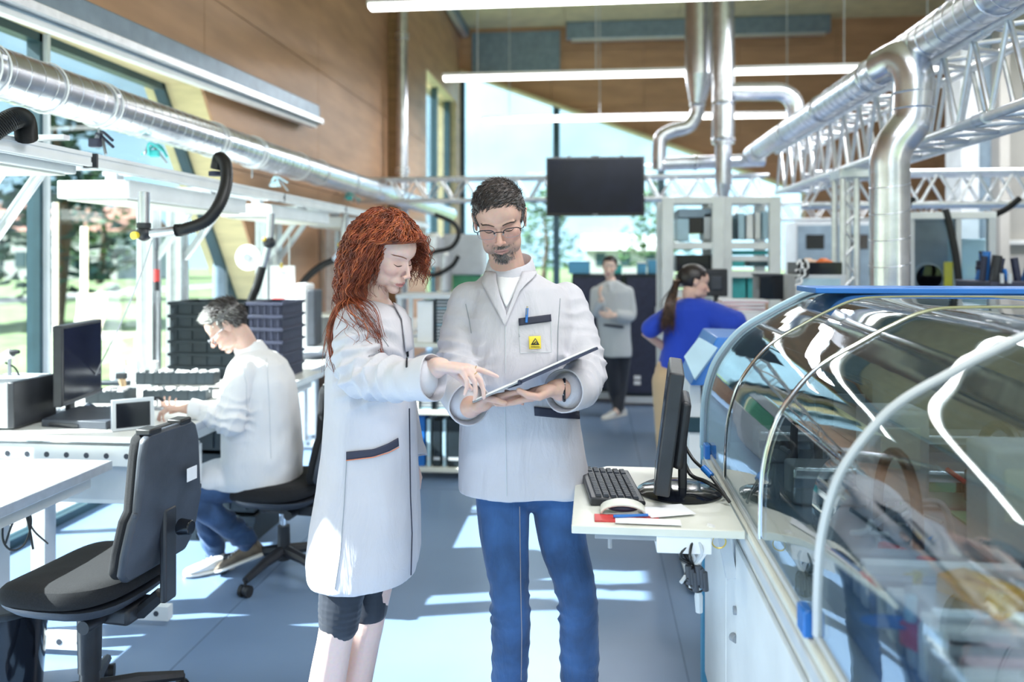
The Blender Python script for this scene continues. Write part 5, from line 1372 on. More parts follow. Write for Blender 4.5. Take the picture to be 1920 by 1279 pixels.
def cap(m, a, b, ra, rb, n=16):
    a = Vector(a); b = Vector(b)
    m.tube([a, b], [ra, rb], n); m.sphere(a, ra, n, 10); m.sphere(b, rb, n, 10); return m
def chain(m, pts, rad, n=16, smooth=True):
    """tapered limb through the joints"""
    k = 6
    if smooth and len(pts) > 2:
        c = bez(pts, k * (len(pts) - 1)); q = len(c) - 1; per = q / (len(pts) - 1)
        rr = []
        for i in range(len(c)):
            u = i / per; j = min(int(u), len(pts) - 2); f = u - j; rr.append(rad[j] * (1 - f) + rad[j + 1] * f)
    else: c = [Vector(p) for p in pts]; rr = list(rad)
    m.tube(c, rr, n)
    m.sphere(c[0], rr[0], n, 10); m.sphere(c[-1], rr[-1], n, 10)
    return m
def skinmat(name, base):
    m = bpy.data.materials.new(name); m.use_nodes = True; nt = m.node_tree; b = nt.nodes['Principled BSDF']
    at = nt.nodes.new('ShaderNodeAttribute'); at.attribute_name = 'Tint'
    n = nt.nodes.new('ShaderNodeTexNoise'); n.inputs['Scale'].default_value = 90
    mx = nt.nodes.new('ShaderNodeMix'); mx.data_type = 'RGBA'; mx.blend_type = 'MULTIPLY'; mx.inputs['Factor'].default_value = .16
    tc = nt.nodes.new('ShaderNodeTexCoord'); nt.links.new(tc.outputs['Object'], n.inputs['Vector'])
    nt.links.new(at.outputs['Color'], mx.inputs['A']); nt.links.new(n.outputs['Color'], mx.inputs['B']); nt.links.new(mx.outputs['Result'], b.inputs['Base Color'])
    b.inputs['Roughness'].default_value = .48; b.inputs['Subsurface Weight'].default_value = .12; b.inputs['Subsurface Radius'].default_value = (.02, .007, .004); b.inputs['Subsurface Scale'].default_value = .4
    b.inputs['Specular IOR Level'].default_value = .35
    MC[name] = m; return m
skinmat('skin', None)
def cloth(name, col, bump=.12, bscale=14, rough=.85, sheen=.15, var=.03, vs=5):
    m = mat(name, col, rough, scale=vs, var=var, bump=.0, sheen=sheen); nt = m.node_tree; b = nt.nodes['Principled BSDF']
    tc = [n for n in nt.nodes if n.type == 'TEX_COORD'][0]
    mp = nt.nodes.new('ShaderNodeMapping'); mp.inputs['Scale'].default_value = (1, 1, .35); nt.links.new(tc.outputs['Object'], mp.inputs[0])
    n1 = nt.nodes.new('ShaderNodeTexNoise'); n1.inputs['Scale'].default_value = bscale; n1.inputs['Detail'].default_value = 5; n1.inputs['Distortion'].default_value = .6
    nt.links.new(mp.outputs[0], n1.inputs['Vector'])
    b1 = nt.nodes.new('ShaderNodeBump'); b1.inputs['Strength'].default_value = bump; b1.inputs['Distance'].default_value = .04
    nt.links.new(n1.outputs['Fac'], b1.inputs['Height']); nt.links.new(b1.outputs[0], b.inputs['Normal'])
    return m
cloth('coat_cloth', (.56, .54, .58), .3)
cloth('coat_bright', (.80, .79, .80), .18)
cloth('jeans', (.026, .078, .20), .35, 16, var=.32, vs=7)
cloth('jeans_dark', (.03, .07, .16), .3, 16, var=.3, vs=8)
cloth('shirt_white', (.82, .81, .82), .1)
cloth('shirt_blue', (.008, .045, .42), .15)
cloth('legging', (.012, .016, .028), .1, rough=.6)
cloth('khaki', (.50, .36, .22), .12)
cloth('coat_grey', (.52, .55, .57), .15)
mat('trim_navy', (.028, .03, .055), .7, var=.1)
mat('hair_brown', (.045, .032, .028), .5, scale=60, var=.35)
mat('hair_grey', (.17, .16, .16), .5, scale=60, var=.35)
mat('hair_silver', (.42, .41, .38), .5, scale=60, var=.25)
mat('hair_red', (.23, .045, .016), .42, scale=30, var=.35)
mat('hair_copper', (.36, .09, .028), .40, scale=30, var=.3)
mat('hair_auburn', (.17, .032, .012), .45, scale=30, var=.3)
mat('hair_dark', (.018, .012, .012), .4, scale=60, var=.3)
mat('hair_chestnut', (.13, .06, .03), .45, scale=60, var=.3)
mat('lash', (.03, .015, .012), .6)
mat('brow', (.07, .045, .035), .7)
mat('brow_red', (.20, .07, .035), .7)
mat('shoe_brown', (.13, .10, .07), .6, scale=20, var=.15)
mat('shoe_sole', (.75, .73, .68), .6)
mat('gold', (.9, .7, .3), .25, 1)

def head_shapes(m, C, R, s=1.0, female=False, neck_to=None, nr=(.052, .058), ears=True):
    """C head centre at eye level, R 3x3 rotation (face looks to local -Y)"""
    def L(x, y, z): return Vector(C) + R @ (Vector((x, y, z)) * s)
    R4 = R.to_4x4()
    def E(c, r, n=28, k=20): m.sphere(L(*c), Vector(r) * s, n, k, R4)
    j = .93 if female else 1
    E((0, .016, .034), (.0755 * j, .097, .083))
    E((0, -.030, .032), (.063 * j, .058, .062))
    E((0, -.026, -.020), (.0645 * j, .060, .070))
    w_ = 1.0 if female else 1.12
    E((0, -.028, -.062), (.050 * j * w_, .050, .038))
    E((0, -.064, -.094), (.022 * j * w_ * w_, .022, .017))
    for q in (-1, 1):
        E((q * .031 * j, -.047, -.022), (.030, .034, .032))
        E((q * .034 * j * w_, -.024, -.060), (.022, .042, .036))
        E((q * .0115, -.0995, -.037), (.0075, .0085, .0065), 12, 8)
        if ears:
            E((q * .076 * j, .012, -.006), (.006, .016, .026), 14, 10)
            ring_ = [L(q * (.080 * j + .004 * math.sin(a)), .014 + .015 * math.cos(a) + .003 * math.sin(a), -.003 + .028 * math.sin(a)) for a in [2 * PI * i / 16 for i in range(16)]]
            m.tube(ring_, .0036 * s, 8, closed=True)
    if not female:
        chain(m, [L(-.042, -.070, .016), L(-.020, -.083, .014), L(0, -.085, .010), L(.020, -.083, .014), L(.042, -.070, .016)], [.008 * s] * 5, 12)
    n1, n2 = ((.0065, .0105) if not female else (.0052, .0082)); ny = 1.0 if not female else .945
    chain(m, [L(0, -.082, .008), L(0, -.094 * (1 + ny) / 2, -.008), L(0, -.105 * ny, -.024), L(0, -.1095 * ny, -.033)], [n1 * s, n1 * s, n2 * .85 * s, n2 * s], 14)
    # mouth region muzzle and lips
    E((0, -.070, -.062), (.030, .0235, .022))
    chain(m, [L(-.021, -.0845, -.0655), L(-.008, -.0925, -.0615), L(0, -.0925, -.0625), L(.008, -.0925, -.0615), L(.021, -.0845, -.0655)], [.0022 * s, .0038 * s, .0036 * s, .0038 * s, .0022 * s], 10)
    chain(m, [L(-.019, -.0840, -.0695), L(0, -.0905, -.0735), L(.019, -.0840, -.0695)], [.0025 * s, .0052 * s, .0025 * s], 10)
    if neck_to is not None:
        chain(m, [L(0, .022, -.040), L(0, .022, -.085), Vector(neck_to)], [nr[0] * s, nr[0] * .98 * s, nr[1]], 20)
    return L
def sculpt_head(me, C, R, s=1.0, beard=False, lip=(.50, .20, .19), skin=(.68, .42, .33), female=False, blush=.5, closed=True):
    """eye hollows, lids and mouth line pushed into the fused skin, then the skin tints, with shade painted in mouth line and nostrils"""
    co = coords(me); Ri = np.array(R.inverted()); loc = (co - np.array(C)) @ Ri.T / s
    def G(c, sg):
        d = (loc - np.array(c)) / np.array(sg); return np.exp(-.5 * (d * d).sum(1))
    near = (np.abs(loc).max(1) < .2) & (loc[:, 1] < .0)
    dy = np.zeros(len(co)); dz = np.zeros(len(co))
    for q in (-1, 1):
        dy += .010 * G((q * .030, -.082, .004), (.014, .03, .010))
        dy -= .0055 * G((q * .031, -.078, -.001), (.010, .03, .0065))
        dy += .002 * G((q * .031, -.08, -.0065), (.010, .03, .0014))
        dy += .002 * G((q * .031, -.08, .0075), (.011, .03, .0014))
        dy += .0025 * G((q * .024, -.085, -.052), (.004, .03, .012))
        dy += .003 * G((q * .006, -.105, -.041), (.0025, .02, .0025))
    dy += .0035 * G((0, -.09, -.0672), (.018, .03, .0013))
    dy += .0030 * G((0, -.08, -.082), (.014, .03, .004))
    dy += .0012 * G((0, -.09, -.053), (.003, .03, .007))
    dy[~near] = 0
    R_ = np.array(R); d = np.zeros_like(co); d[:, 1] = dy * s
    co2 = co + d @ R_.T; setco(me, co2)
    loc = (co2 - np.array(C)) @ Ri.T / s
    col = np.tile(np.array([*skin, 1.0]), (len(co), 1))
    def blend(w, c):
        w = np.clip(w, 0, 1)[:, None] * near[:, None]; col[:, :3] = col[:, :3] * (1 - w) + np.array(c) * w
    for q in (-1, 1): blend(blush * G((q * .043, -.06, -.030), (.018, .04, .014)), (skin[0] * .98, skin[1] * .72, skin[2] * .70))
    blend(.5 * G((0, -.108, -.034), (.012, .02, .01)), (skin[0] * .98, skin[1] * .74, skin[2] * .72))
    for q in (-1, 1): blend(.5 * G((q * .030, -.08, .004), (.013, .04, .008)), (skin[0] * .78, skin[1] * .66, skin[2] * .66))
    if beard:
        w = 1 / (1 + np.exp((loc[:, 2] + .047 + .35 * np.abs(loc[:, 0])) / .004)) * (loc[:, 1] < -.02) * (loc[:, 2] > -.125)
        nn = vn(loc * 420)
        blend(.50 * w * (.7 + .6 * nn), (.20, .16, .15))
        g = G((0, -.085, -.098), (.024, .04, .017)) ; blend(.75 * g * (.6 + .8 * nn), (.26, .21, .19))
        g = G((0, -.095, -.052), (.022, .03, .0045)); blend(.45 * g, (.28, .20, .18))
        for q in (-1, 1):
            g = G((q * .026, -.085, -.068), (.004, .03, .014)); blend(.4 * g, (.3, .22, .2))
    lw = G((0, -.092, -.0675), (.0165, .02, .0062)) ** .5; lw = (lw > .62).astype(float) * .85
    blend(lw, lip)
    blend(.9 * (G((0, -.09, -.0672), (.016, .03, .0013))), (lip[0] * .35, lip[1] * .3, lip[2] * .3))  # shade of the lip crease painted as a dark line
    for q in (-1, 1): blend(1.2 * G((q * .006, -.105, -.0415), (.0028, .02, .002)), (.12, .05, .04))  # shade inside the nostrils painted dark
    # hands and knees a little redder
    a = me.attributes.new('Tint', 'FLOAT_COLOR', 'POINT'); a.data.foreach_set('color', np.ascontiguousarray(col).ravel())
def face_bits(body, L, s, R, browm, lashm='lash', female=False, brow_z=.0150):
    bvh = BVHTree.FromObject(body, bpy.context.evaluated_depsgraph_get())
    rl = Vector(root_loc(body)); f = R @ Vector((0, 1, 0))
    def onface(x, z, off=.0008):
        o = L(x, -.2, z); h = bvh.ray_cast(o - rl, f)
        return (h[0] + rl - f * off) if h[0] is not None else L(x, -.085, z)
    for q in (-1, 1):
        pts = [onface(q * x, z) for x, z in ((.017, -.0055), (.022, -.0075), (.030, -.009), (.038, -.008), (.0445, -.0045))]
        MB().tube(bez(pts, 16), [.0006 * s + .0011 * s * math.sin(PI * min(1, i / 15)) for i in range(len(bez(pts, 16)))], 6).build('eyelashes', lashm, body)
        m = MB(); n = 34; R0 = random.Random(4 + q)
        for i in range(n):
            u = i / (n - 1); x = .012 + .036 * u; z = brow_z + .006 * math.sin(u * PI * .75) - (.004 * u if not female else .002 * u)
            a = onface(q * x, z - .0016 * (1 - u * .5), .0004); b = onface(q * (x + .006), z + .0022 * (1 - u) + R0.uniform(-.0006, .001), .0016)
            m.tube([a, (a + b) / 2 + (a - Vector(L(0, 0, 0))).normalized() * .0006, b], [.0015 * s, .0014 * s, .0005 * s] if not female else [.0010 * s, .0010 * s, .0003 * s], 4)
        m.build('eyebrow', browm, body)
def strands(parent, name, mt, items, sides=4):
    """items: list of (points, radius)"""
    m = MB()
    for pts, r in items:
        n = len(pts); m.tube(pts, [r * (1 - .75 * (i / (n - 1)) ** 2) for i in range(n)], sides)
    return m.build(name, mt, parent, angle=180)
# ---- hands: local x across the palm, y to the fingertips, z back of the hand
def hand(m, W, X, Y, s=1.0, thumb=-1, curl=(.3, .3, .3, .3), tcurl=(.3, .3), spread=.05, tdir=None, base=None):
    X = Vector(X).normalized(); Y = Vector(Y).normalized(); Z = X.cross(Y).normalized(); X = Y.cross(Z).normalized()
    W = Vector(W)
    def T(x, y, z): return W + (X * x + Y * y + Z * z) * s
    kn = [(.030, .082), (.010, .088), (-.011, .084), (-.030, .074)]       # index, middle, ring, little (x towards thumb)
    Ls = [(.042, .026, .020), (.046, .030, .021), (.043, .028, .021), (.034, .021, .019)]
    rad = [(.0092, .0082, .0072), (.0094, .0084, .0073), (.0090, .0080, .0070), (.0080, .0072, .0064)]
    sg = 1 if thumb > 0 else -1
    for i, (kx, ky) in enumerate(kn):
        kx *= sg
        chain(m, [T(kx * .55, .004, .0), T(kx * .8, ky * .5, .001), T(kx, ky, .002)], [.0145 * s, .0135 * s, .0112 * s], 12)
        c = curl[i]; c = (c, c * 1.15, c * .8) if not isinstance(c, tuple) else c
        a = 0; p = Vector((kx, ky, .002)); side = sg * spread * (1.2, .3, -.5, -1.4)[i]
        pts = [T(*p)]; 
        for k in range(3):
            a += c[k]; d = Vector((math.sin(side) * math.cos(a), math.cos(a) * math.cos(side), -math.sin(a))); p = p + d * Ls[i][k]; pts.append(T(*p))
        r = rad[i]; chain(m, pts, [r[0] * s * 1.08, r[1] * s * 1.04, r[2] * s, r[2] * .86 * s], 12, smooth=False)
        for k in (1, 2): m.sphere(pts[k], r[k] * s * 1.06, 12, 8)
        hand.tips.append((pts[0], pts[1], r[1] * s))
    m.sphere(T(0, .045, -.002), Vector((.038, .048, .013)) * s, 20, 12, Matrix((X, Y, Z)).transposed().to_4x4())
    m.sphere(T(sg * .024, .030, -.010), Vector((.017, .030, .015)) * s, 16, 10, Matrix((X, Y, Z)).transposed().to_4x4())
    td = tdir or ((.75, .62, -.25), (.35, .90, -.30), (.15, .95, -.35))
    p = Vector((sg * .026, .018, -.006)); pts = [T(*p)]
    for d, l in zip(td, (.040, .032, .026)):
        d = Vector((sg * d[0], d[1], d[2])).normalized(); p = p + d * l; pts.append(T(*p))
    chain(m, pts, [.0145 * s, .0115 * s, .0100 * s, .0082 * s], 12, smooth=False)
    m.sphere(pts[2], .0108 * s, 12, 8)
    if base is not None: chain(m, [Vector(base), W, T(0, .012, 0)], [.031 * s, .0255 * s, .024 * s], 16)
    return T
hand.tips = []
def ringrow(px0, px1, py, t, hd, rot=0., n=40, e=2.5, push=0.):
    """horizontal oval ring whose silhouette meets px0..px1 at row py"""
    a = P(px0, py, t); b = P(px1, py, t); c = (a + b) / 2; hw = (b - a).length / 2
    u = (b - a).normalized(); u.z = 0; w = Vector((-u.y, u.x, 0)); out = []
    for k in range(n):
        an = 2 * PI * k / n; ca, sa = math.cos(an), math.sin(an)
        x = hw * abs(ca) ** (2 / e) * (1 if ca >= 0 else -1); y = hd * abs(sa) ** (2 / e) * (1 if sa >= 0 else -1)
        out.append(c + u * x + w * (y + push))
    return out
def loft_rows(m, rows, n=40, sub=3, e=2.5):
    rr = [ringrow(*r[:5], n=n, e=e, push=(r[5] if len(r) > 5 else 0)) for r in rows]
    out = []
    for i in range(len(rr) - 1):
        for k in range(sub):
            f = k / sub; out.append([a.lerp(b, f) for a, b in zip(rr[i], rr[i + 1])])
    out.append(rr[-1]); return m.loft(out)
def wrinkle(me, A=.006, B=.003, zf=2.0, bones=(), seed=0, mask=None):
    co = coords(me); nr = normals(me)
    d = A * (vn(co * np.array([8, 8, zf]) + seed) - .5) * 2 + B * (vn(co * np.array([22, 22, zf * 5]) + seed + 7) - .5) * 2
    for (a, b, c, amp, lam, wd) in bones:
        a = np.array(a); b = np.array(b); ab = b - a; Lb = np.linalg.norm(ab); ab /= Lb
        s_ = (co - a) @ ab; rad = np.linalg.norm(co - a - s_[:, None] * ab, axis=1)
        w = np.exp(-((s_ - c * Lb) / wd) ** 2) * np.exp(-(rad / .11) ** 4)
        ph = 2 * PI * s_ / lam + 5 * vn(co * 14 + seed)
        d += amp * w * (1 - np.abs(np.sin(ph / 2)) * 1.6)
    if mask is not None: d *= mask(co)
    setco(me, co + nr * d[:, None])
class Skin:
    """ray caster from the lens onto a garment, to lay seams and patches on its surface"""
    def __init__(s, o):
        s.o = o; s.rl = root_loc(o); s.b = BVHTree.FromObject(o, bpy.context.evaluated_depsgraph_get())
    def hit(s, px, py, off=.003):
        d = ray(px, py).normalized(); h = s.b.ray_cast(Vector((0, 0, HC)) - s.rl, d)
        if h[0] is None: return None
        n = h[1]
        if n.dot(d) > 0: n = -n
        return h[0] + s.rl + n * off
    def line(s, pts, r, name, mt, parent=None, k=8, off=.001):
        q = []
        for (a, b) in zip(pts[:-1], pts[1:]):
            for i in range(k): q.append((a[0] + (b[0] - a[0]) * i / k, a[1] + (b[1] - a[1]) * i / k))
        q.append(pts[-1]); w = [s.hit(x, y, off) for x, y in q]; w = [p for p in w if p is not None]
        if len(w) > 2: return MB().tube(w, r, 6).build(name, mt, parent or s.o)
    def patch(s, A, B, name, mt, off=.004, th=.003, parent=None, n=10, m_=4):
        """surface between pixel polylines A and B (same count), raised and thick"""
        def res(pl, n):
            out = []
            for i in range(n + 1):
                u = i / n * (len(pl) - 1); j = min(int(u), len(pl) - 2); f = u - j; out.append((pl[j][0] * (1 - f) + pl[j + 1][0] * f, pl[j][1] * (1 - f) + pl[j + 1][1] * f))
            return out
        a, b = res(A, n), res(B, n); vs = []; last = None
        for i in range(n + 1):
            for k in range(m_ + 1):
                f = k / m_; x = a[i][0] * (1 - f) + b[i][0] * f; y = a[i][1] * (1 - f) + b[i][1] * f
                h = s.hit(x, y, off) or last
                if h is None: h = P(x, y, 2.4)
                last = h; vs.append(h)
        M2 = m_ + 1; fs = [(i * M2 + k, (i + 1) * M2 + k, (i + 1) * M2 + k + 1, i * M2 + k + 1) for i in range(n) for k in range(m_)]
        mm = MB(); mm.add(vs, fs); return mm.build(name, mt, parent or s.o, solid=th)
def cuff(m, c, d, r0, r1, L, n=28, squash=1., th=.004):
    """open turned cuff: tube with an inner wall"""
    c = Vector(c); d = Vector(d).normalized(); u = d.cross(Vector((0, 0, 1))).normalized(); w = u.cross(d)
    prof = [(r0, 0), ((r0 + r1) / 2 + .002, L / 2), (r1, L), (r1 - th * .5, L + th * .4), (r1 - th, L), (r0 - th * 1.5, L * .2), (r0 - th * 1.5, 0)]
    rings = []
    for r, l in prof: rings.append([c + d * (l + .003 * math.sin(3 * 2 * PI * k / n)) + u * math.cos(2 * PI * k / n) * r + w * math.sin(2 * PI * k / n) * r * squash for k in range(n)])
    m.loft(rings, cap=False); return m
def shoe(parent, heel, toe, name, up, sole, w=.045, h=.075):
    """low shoe from heel to toe points on the floor"""
    heel = Vector(heel); toe = Vector(toe); d = toe - heel; L = d.length; d.normalize(); s_ = d.cross(Vector((0, 0, 1))).normalized(); u = s_.cross(d)
    def sec(f, wd, z0, z1, n=16, e=2.6):
        out = []
        for k in range(n):
            a = 2 * PI * k / n; ca, sa = math.cos(a), math.sin(a)
            out.append(heel + d * (L * f) + s_ * (wd * abs(ca) ** (2 / e) * (1 if ca > 0 else -1)) + u * ((z0 + z1) / 2 + (z1 - z0) / 2 * abs(sa) ** (2 / e) * (1 if sa > 0 else -1)))
        return out
    S_ = [(.0, .6, .0, .6), (.05, .78, 0, .95), (.2, .8, 0, 1.0), (.4, .82, 0, .95), (.55, .92, 0, .72), (.75, 1.0, 0, .55), (.9, .85, 0, .42), (.98, .5, .05, .3)]
    o = MB().loft([sec(f, w * a, .018 + h * b * .0, h * c_) for f, a, b, c_ in S_]).build(name, up, parent)
    MB().loft([sec(f, w * a * 1.08, .0, .022) for f, a, b, c_ in S_]).build('sole', sole, o)
    for i in range(4):
        f = .45 + i * .07; c = heel + d * (L * f) + u * (h * (.92 - i * .10))
        MB().tube([c - s_ * .02, c + u * .004, c + s_ * .02], .0025, 6).build('lace', sole, o)
    return o
def Rot(yaw, pitch, roll=0): return (Matrix.Rotation(math.radians(yaw), 3, 'Z') @ Matrix.Rotation(math.radians(pitch), 3, 'X') @ Matrix.Rotation(math.radians(roll), 3, 'Y'))

# ------------------------------------------------------------------ THE STANDING MAN
C = P(937, 413, 2.50); R = Rot(5, 23, -6)
hip = P(985, 900, 2.58); 
mb = MB(); L = head_shapes(mb, C, R, 1.02, neck_to=P(955, 520, 2.60))
shL, shR = P(888, 574, 2.58), P(1058, 574, 2.62)
chain(mb, [P(953, 525, 2.62), P(965, 640, 2.60), P(975, 780, 2.60), P(985, 900, 2.60)], [.075, .105, .10, .10], 20)
chain(mb, [shL, P(955, 560, 2.62), shR], [.036, .06, .036], 14)
elL, elR = P(860, 698, 2.50), P(1102, 698, 2.52)
wL, wR = P(882, 764, 2.24), P(1050, 731, 2.23)
for sh, el, w in ((shL, elL, wL), (shR, elR, wR)): chain(mb, [sh, el, w], [.036, .034, .026], 14, smooth=False)
for (a, b, c) in (((942, 930, 2.56), (955, 1110, 2.50), (952, 1380, 2.56)), ((1045, 930, 2.58), (1082, 1112, 2.52), (1088, 1380, 2.58))):
    chain(mb, [P(*a), P(*b), P(*c)], [.07, .048, .035], 14, smooth=False)
hand.tips = []
# his right hand (picture left): palm up under the folder, fingers to the picture right
hand(mb, P(886, 764, 2.225), (-.1, -1, .25), (.93, .10, .30), .98, thumb=1, curl=((.05, .20, .25), (.10, .25, .25), (.15, .3, .3), (.2, .35, .3)), tdir=((.55, .75, .35), (.25, .85, -.55), (.1, .8, -.6)), base=wL)
# his left hand: palm up, fingers to the picture left, thumb over the folder
hand(mb, P(1046, 728, 2.215), (.1, -1, -.10), (-.96, -.02, -.22), 1.02, thumb=1, curl=((-.05, .1, .15), (-.05, .15, .15), (.0, .15, .2), (.05, .2, .2)), tdir=((.5, .80, .15), (.15, .9, -.45), (.05, .8, -.7)), base=wR)
me = fuse(mb, .0032, 6, .5)
sculpt_head(me, C, R, 1.02, beard=True, skin=(.66, .41, .33), lip=(.52, .27, .24))
man = finish(me, 'person', 'skin', origin=(hip.x, hip.y, 0))
tag(man, 'standing bearded man in glasses, pale work coat and blue jeans, holding an open folder', 'person')
face_bits(man, L, 1.02, R, 'brow')
# coat
mb = MB()
loft_rows(mb, [(922, 992, 506, 2.62, .065), (898, 1024, 520, 2.61, .092), (880, 1060, 538, 2.60, .112), (872, 1074, 565, 2.59, .122), (866, 1080, 600, 2.58, .132), (864, 1082, 660, 2.57, .138), (862, 1083, 730, 2.57, .142), (860, 1090, 800, 2.58, .146), (858, 1100, 860, 2.58, .152), (857, 1109, 900, 2.58, .158), (857, 1113, 916, 2.58, .160)])
chain(mb, [P(884, 566, 2.58), P(867, 625, 2.56), P(862, 695, 2.49)], [.070, .069, .070], 22)
chain(mb, [P(862, 695, 2.49), P(866, 735, 2.38), P(872, 750, 2.31)], [.070, .064, .058], 22)
chain(mb, [P(1060, 566, 2.62), P(1084, 628, 2.58), P(1099, 690, 2.50)], [.070, .068, .068], 22)
chain(mb, [P(1099, 690, 2.50), P(1086, 726, 2.38), P(1068, 732, 2.29)], [.068, .063, .056], 22)
me = fuse(mb, .0055, 8, .6)
wrinkle(me, .008, .0035, 1.4, [(P(880, 556, 2.58), elL, .95, .012, .045, .08), (elL, wL, .25, .008, .04, .09), (P(1066, 556, 2.62), elR, .95, .008, .045, .08), (elR, wR, .3, .008, .045, .10), (P(880, 556, 2.58), elL, .3, .004, .05, .06), (P(1066, 556, 2.62), elR, .3, .004, .05, .06)])
coat = finish(me, 'coat', 'coat_cloth', man)
m = MB(); d = (wL - P(884, 748, 2.29)); cuff(m, P(868, 746, 2.33), (P(884, 762, 2.24) - P(868, 746, 2.33)), .057, .062, .075); m.build('cuff', 'coat_cloth', coat)
m = MB(); cuff(m, P(1074, 733, 2.30), (P(1050, 733, 2.23) - P(1074, 733, 2.30)), .056, .062, .06); m.build('cuff', 'coat_cloth', coat)
sk = Skin(coat)
sk.patch([(929, 513), (934, 545), (948, 575)], [(982, 513), (968, 545), (950, 577)], 'shirt', 'shirt_white', .004, .002)
sk.patch([(913, 514), (909, 522), (906, 536), (940, 600), (947, 612)], [(932, 514), (932, 530), (938, 556), (951, 592), (949, 612)], 'lapel', 'coat_cloth', .010, .005)
sk.patch([(1003, 514), (1005, 517), (999, 525), (975, 548), (956, 590), (948, 612)], [(978, 514), (976, 525), (970, 536), (962, 556), (952, 586), (945, 608)], 'lapel', 'coat_cloth', .010, .005)
# collar band round the neck
m = MB(); cc = P(957, 503, 2.60); rings = []
for z, r, dd in ((-.03, .072, 0), (.0, .068, 0), (.028, .064, .0), (.032, .066, .004), (.028, .070, .006), (-.005, .080, .012), (-.03, .082, .01)):
    rings.append([cc + Vector((r * math.cos(a) * 1.03, r * math.sin(a) * .98, z + .022 * max(0, math.sin(a)) - .02 * max(0, -math.sin(a)) * 1.6)) for a in [2 * PI * k / 36 for k in range(36)]])
m.loft(rings, cap=False); m.build('collar', 'coat_cloth', coat)
sk.line([(1002, 505), (1001, 524), (970, 530), (974, 548), (955, 590), (935, 608)], .0010, 'seam', 'trim_navy', k=10, off=.011) if False else None
sk.line([(948, 612), (948, 700)], .0014, 'seam', 'light_grey')
sk.line([(947, 760), (950, 930)], .0014, 'seam', 'light_grey')
sk.patch([(972, 598), (1032, 590)], [(973, 611), (1033, 603)], 'pocket_trim', 'trim_navy', .004, .003)
sk.line([(973, 611), (976, 662), (1034, 660), (1033, 603)], .0012, 'seam', 'light_grey')
sk.patch([(1001, 762), (1050, 768), (1092, 772)], [(1002, 779), (1050, 784), (1093, 786)], 'pocket_trim', 'trim_navy', .004, .003)
sk.line([(873, 570), (880, 600), (884, 625)], .0014, 'seam', 'mid_grey'); sk.line([(1050, 560), (1046, 620), (1045, 690)], .0014, 'seam', 'mid_grey')
# yellow static-protection badge with a black triangle and hand mark
bd = sk.patch([(991, 631), (1013, 630)], [(992, 655), (1014, 654)], 'badge', 'yellow', .005, .002)
c = (1003, 642)
sk.patch([(c[0] - .1, c[1] - 8), (c[0] + .1, c[1] - 8)], [(c[0] - 8, c[1] + 5), (c[0] + 8, c[1] + 5)], 'badge_triangle', 'gloss_black', .0068, .001)
sk.patch([(c[0] - .1, c[1] - 5), (c[0] + .1, c[1] - 5)], [(c[0] - 4.5, c[1] + 2.6), (c[0] + 4.5, c[1] + 2.6)], 'badge_mark', 'yellow', .0082, .001)
sk.line([(c[0] - 5, c[1] + 5), (c[0] + 1, c[1] - 1), (c[0] + 4, c[1] + 3)], .0014, 'badge_mark', 'gloss_black', off=.010)
sk.line([(c[0] - 8, c[1] + 9), (c[0] + 8, c[1] + 9)], .0009, 'badge_mark', 'gloss_black', off=.0078)
sk.patch([(972, 626), (974, 626)], [(973, 632), (975, 632)], 'button', 'mid_grey', .005, .003)
pa_, pb2 = sk.hit(987, 606, .008), sk.hit(989, 580, .010)
t = thing('pen', 'blue pen clipped in the dark-trimmed chest pocket of the standing man', 'pen', pa_)
MB().cyl(pa_, pb2, .0042, n=10).build('barrel', 'blue_paint', t); MB().cyl(pb2, pb2 + (pb2 - pa_).normalized() * .006, .003, n=8).build('button', 'chrome', t)
MB().bar(pb2 - Vector((0, .005, 0)), pb2 + (pa_ - pb2) * .45 - Vector((0, .006, 0)), .002).build('clip', 'chrome', t)
# jeans
def jeans(parent, legs, mt, voxel=.0055, name='jeans', hips=None, seed=3):
    mb = MB()
    if hips: chain(mb, hips[0], hips[1], 20)
    bn = []
    for pts, rad in legs:
        chain(mb, pts, rad, 22)
        bn.append((pts[0], pts[-1], .40, .010, .045, .07)); bn.append((pts[0], pts[-1], .62, .004, .06, .10)); bn.append((pts[0], pts[-1], .97, .007, .045, .09))
    me = fuse(mb, voxel, 5, .5); wrinkle(me, .003, .002, 3, bn, seed); return finish(me, name, mt, parent)
jn = jeans(man, [([P(942, 920, 2.57), P(946, 1010, 2.54), P(955, 1105, 2.49), P(958, 1190, 2.51), P(954, 1300, 2.55), P(954, 1400, 2.57)], [.088, .078, .060, .062, .056, .055]),
                 ([P(1046, 920, 2.59), P(1054, 1010, 2.56), P(1080, 1108, 2.51), P(1085, 1190, 2.53), P(1088, 1300, 2.57), P(1090, 1400, 2.59)], [.088, .078, .062, .063, .060, .058])], 'jeans',
     hips=([P(958, 900, 2.6), P(1030, 900, 2.6)], [.10, .10]))
sj = Skin(jn); mat('stitch', (.35, .30, .28), .8)
sj.line([(974, 950), (976, 1100), (978, 1190), (977, 1275)], .0012, 'seam_stitch', 'stitch', k=14)
for px, t_ in ((954, 2.56), (1090, 2.58)):
    h = P(px, 1400, t_ + .04); h.z = .0; shoe(man, h, h + Vector((-.02 if px < 1000 else .03, -.28, 0)), 'shoe', 'shoe_brown', 'shoe_sole')
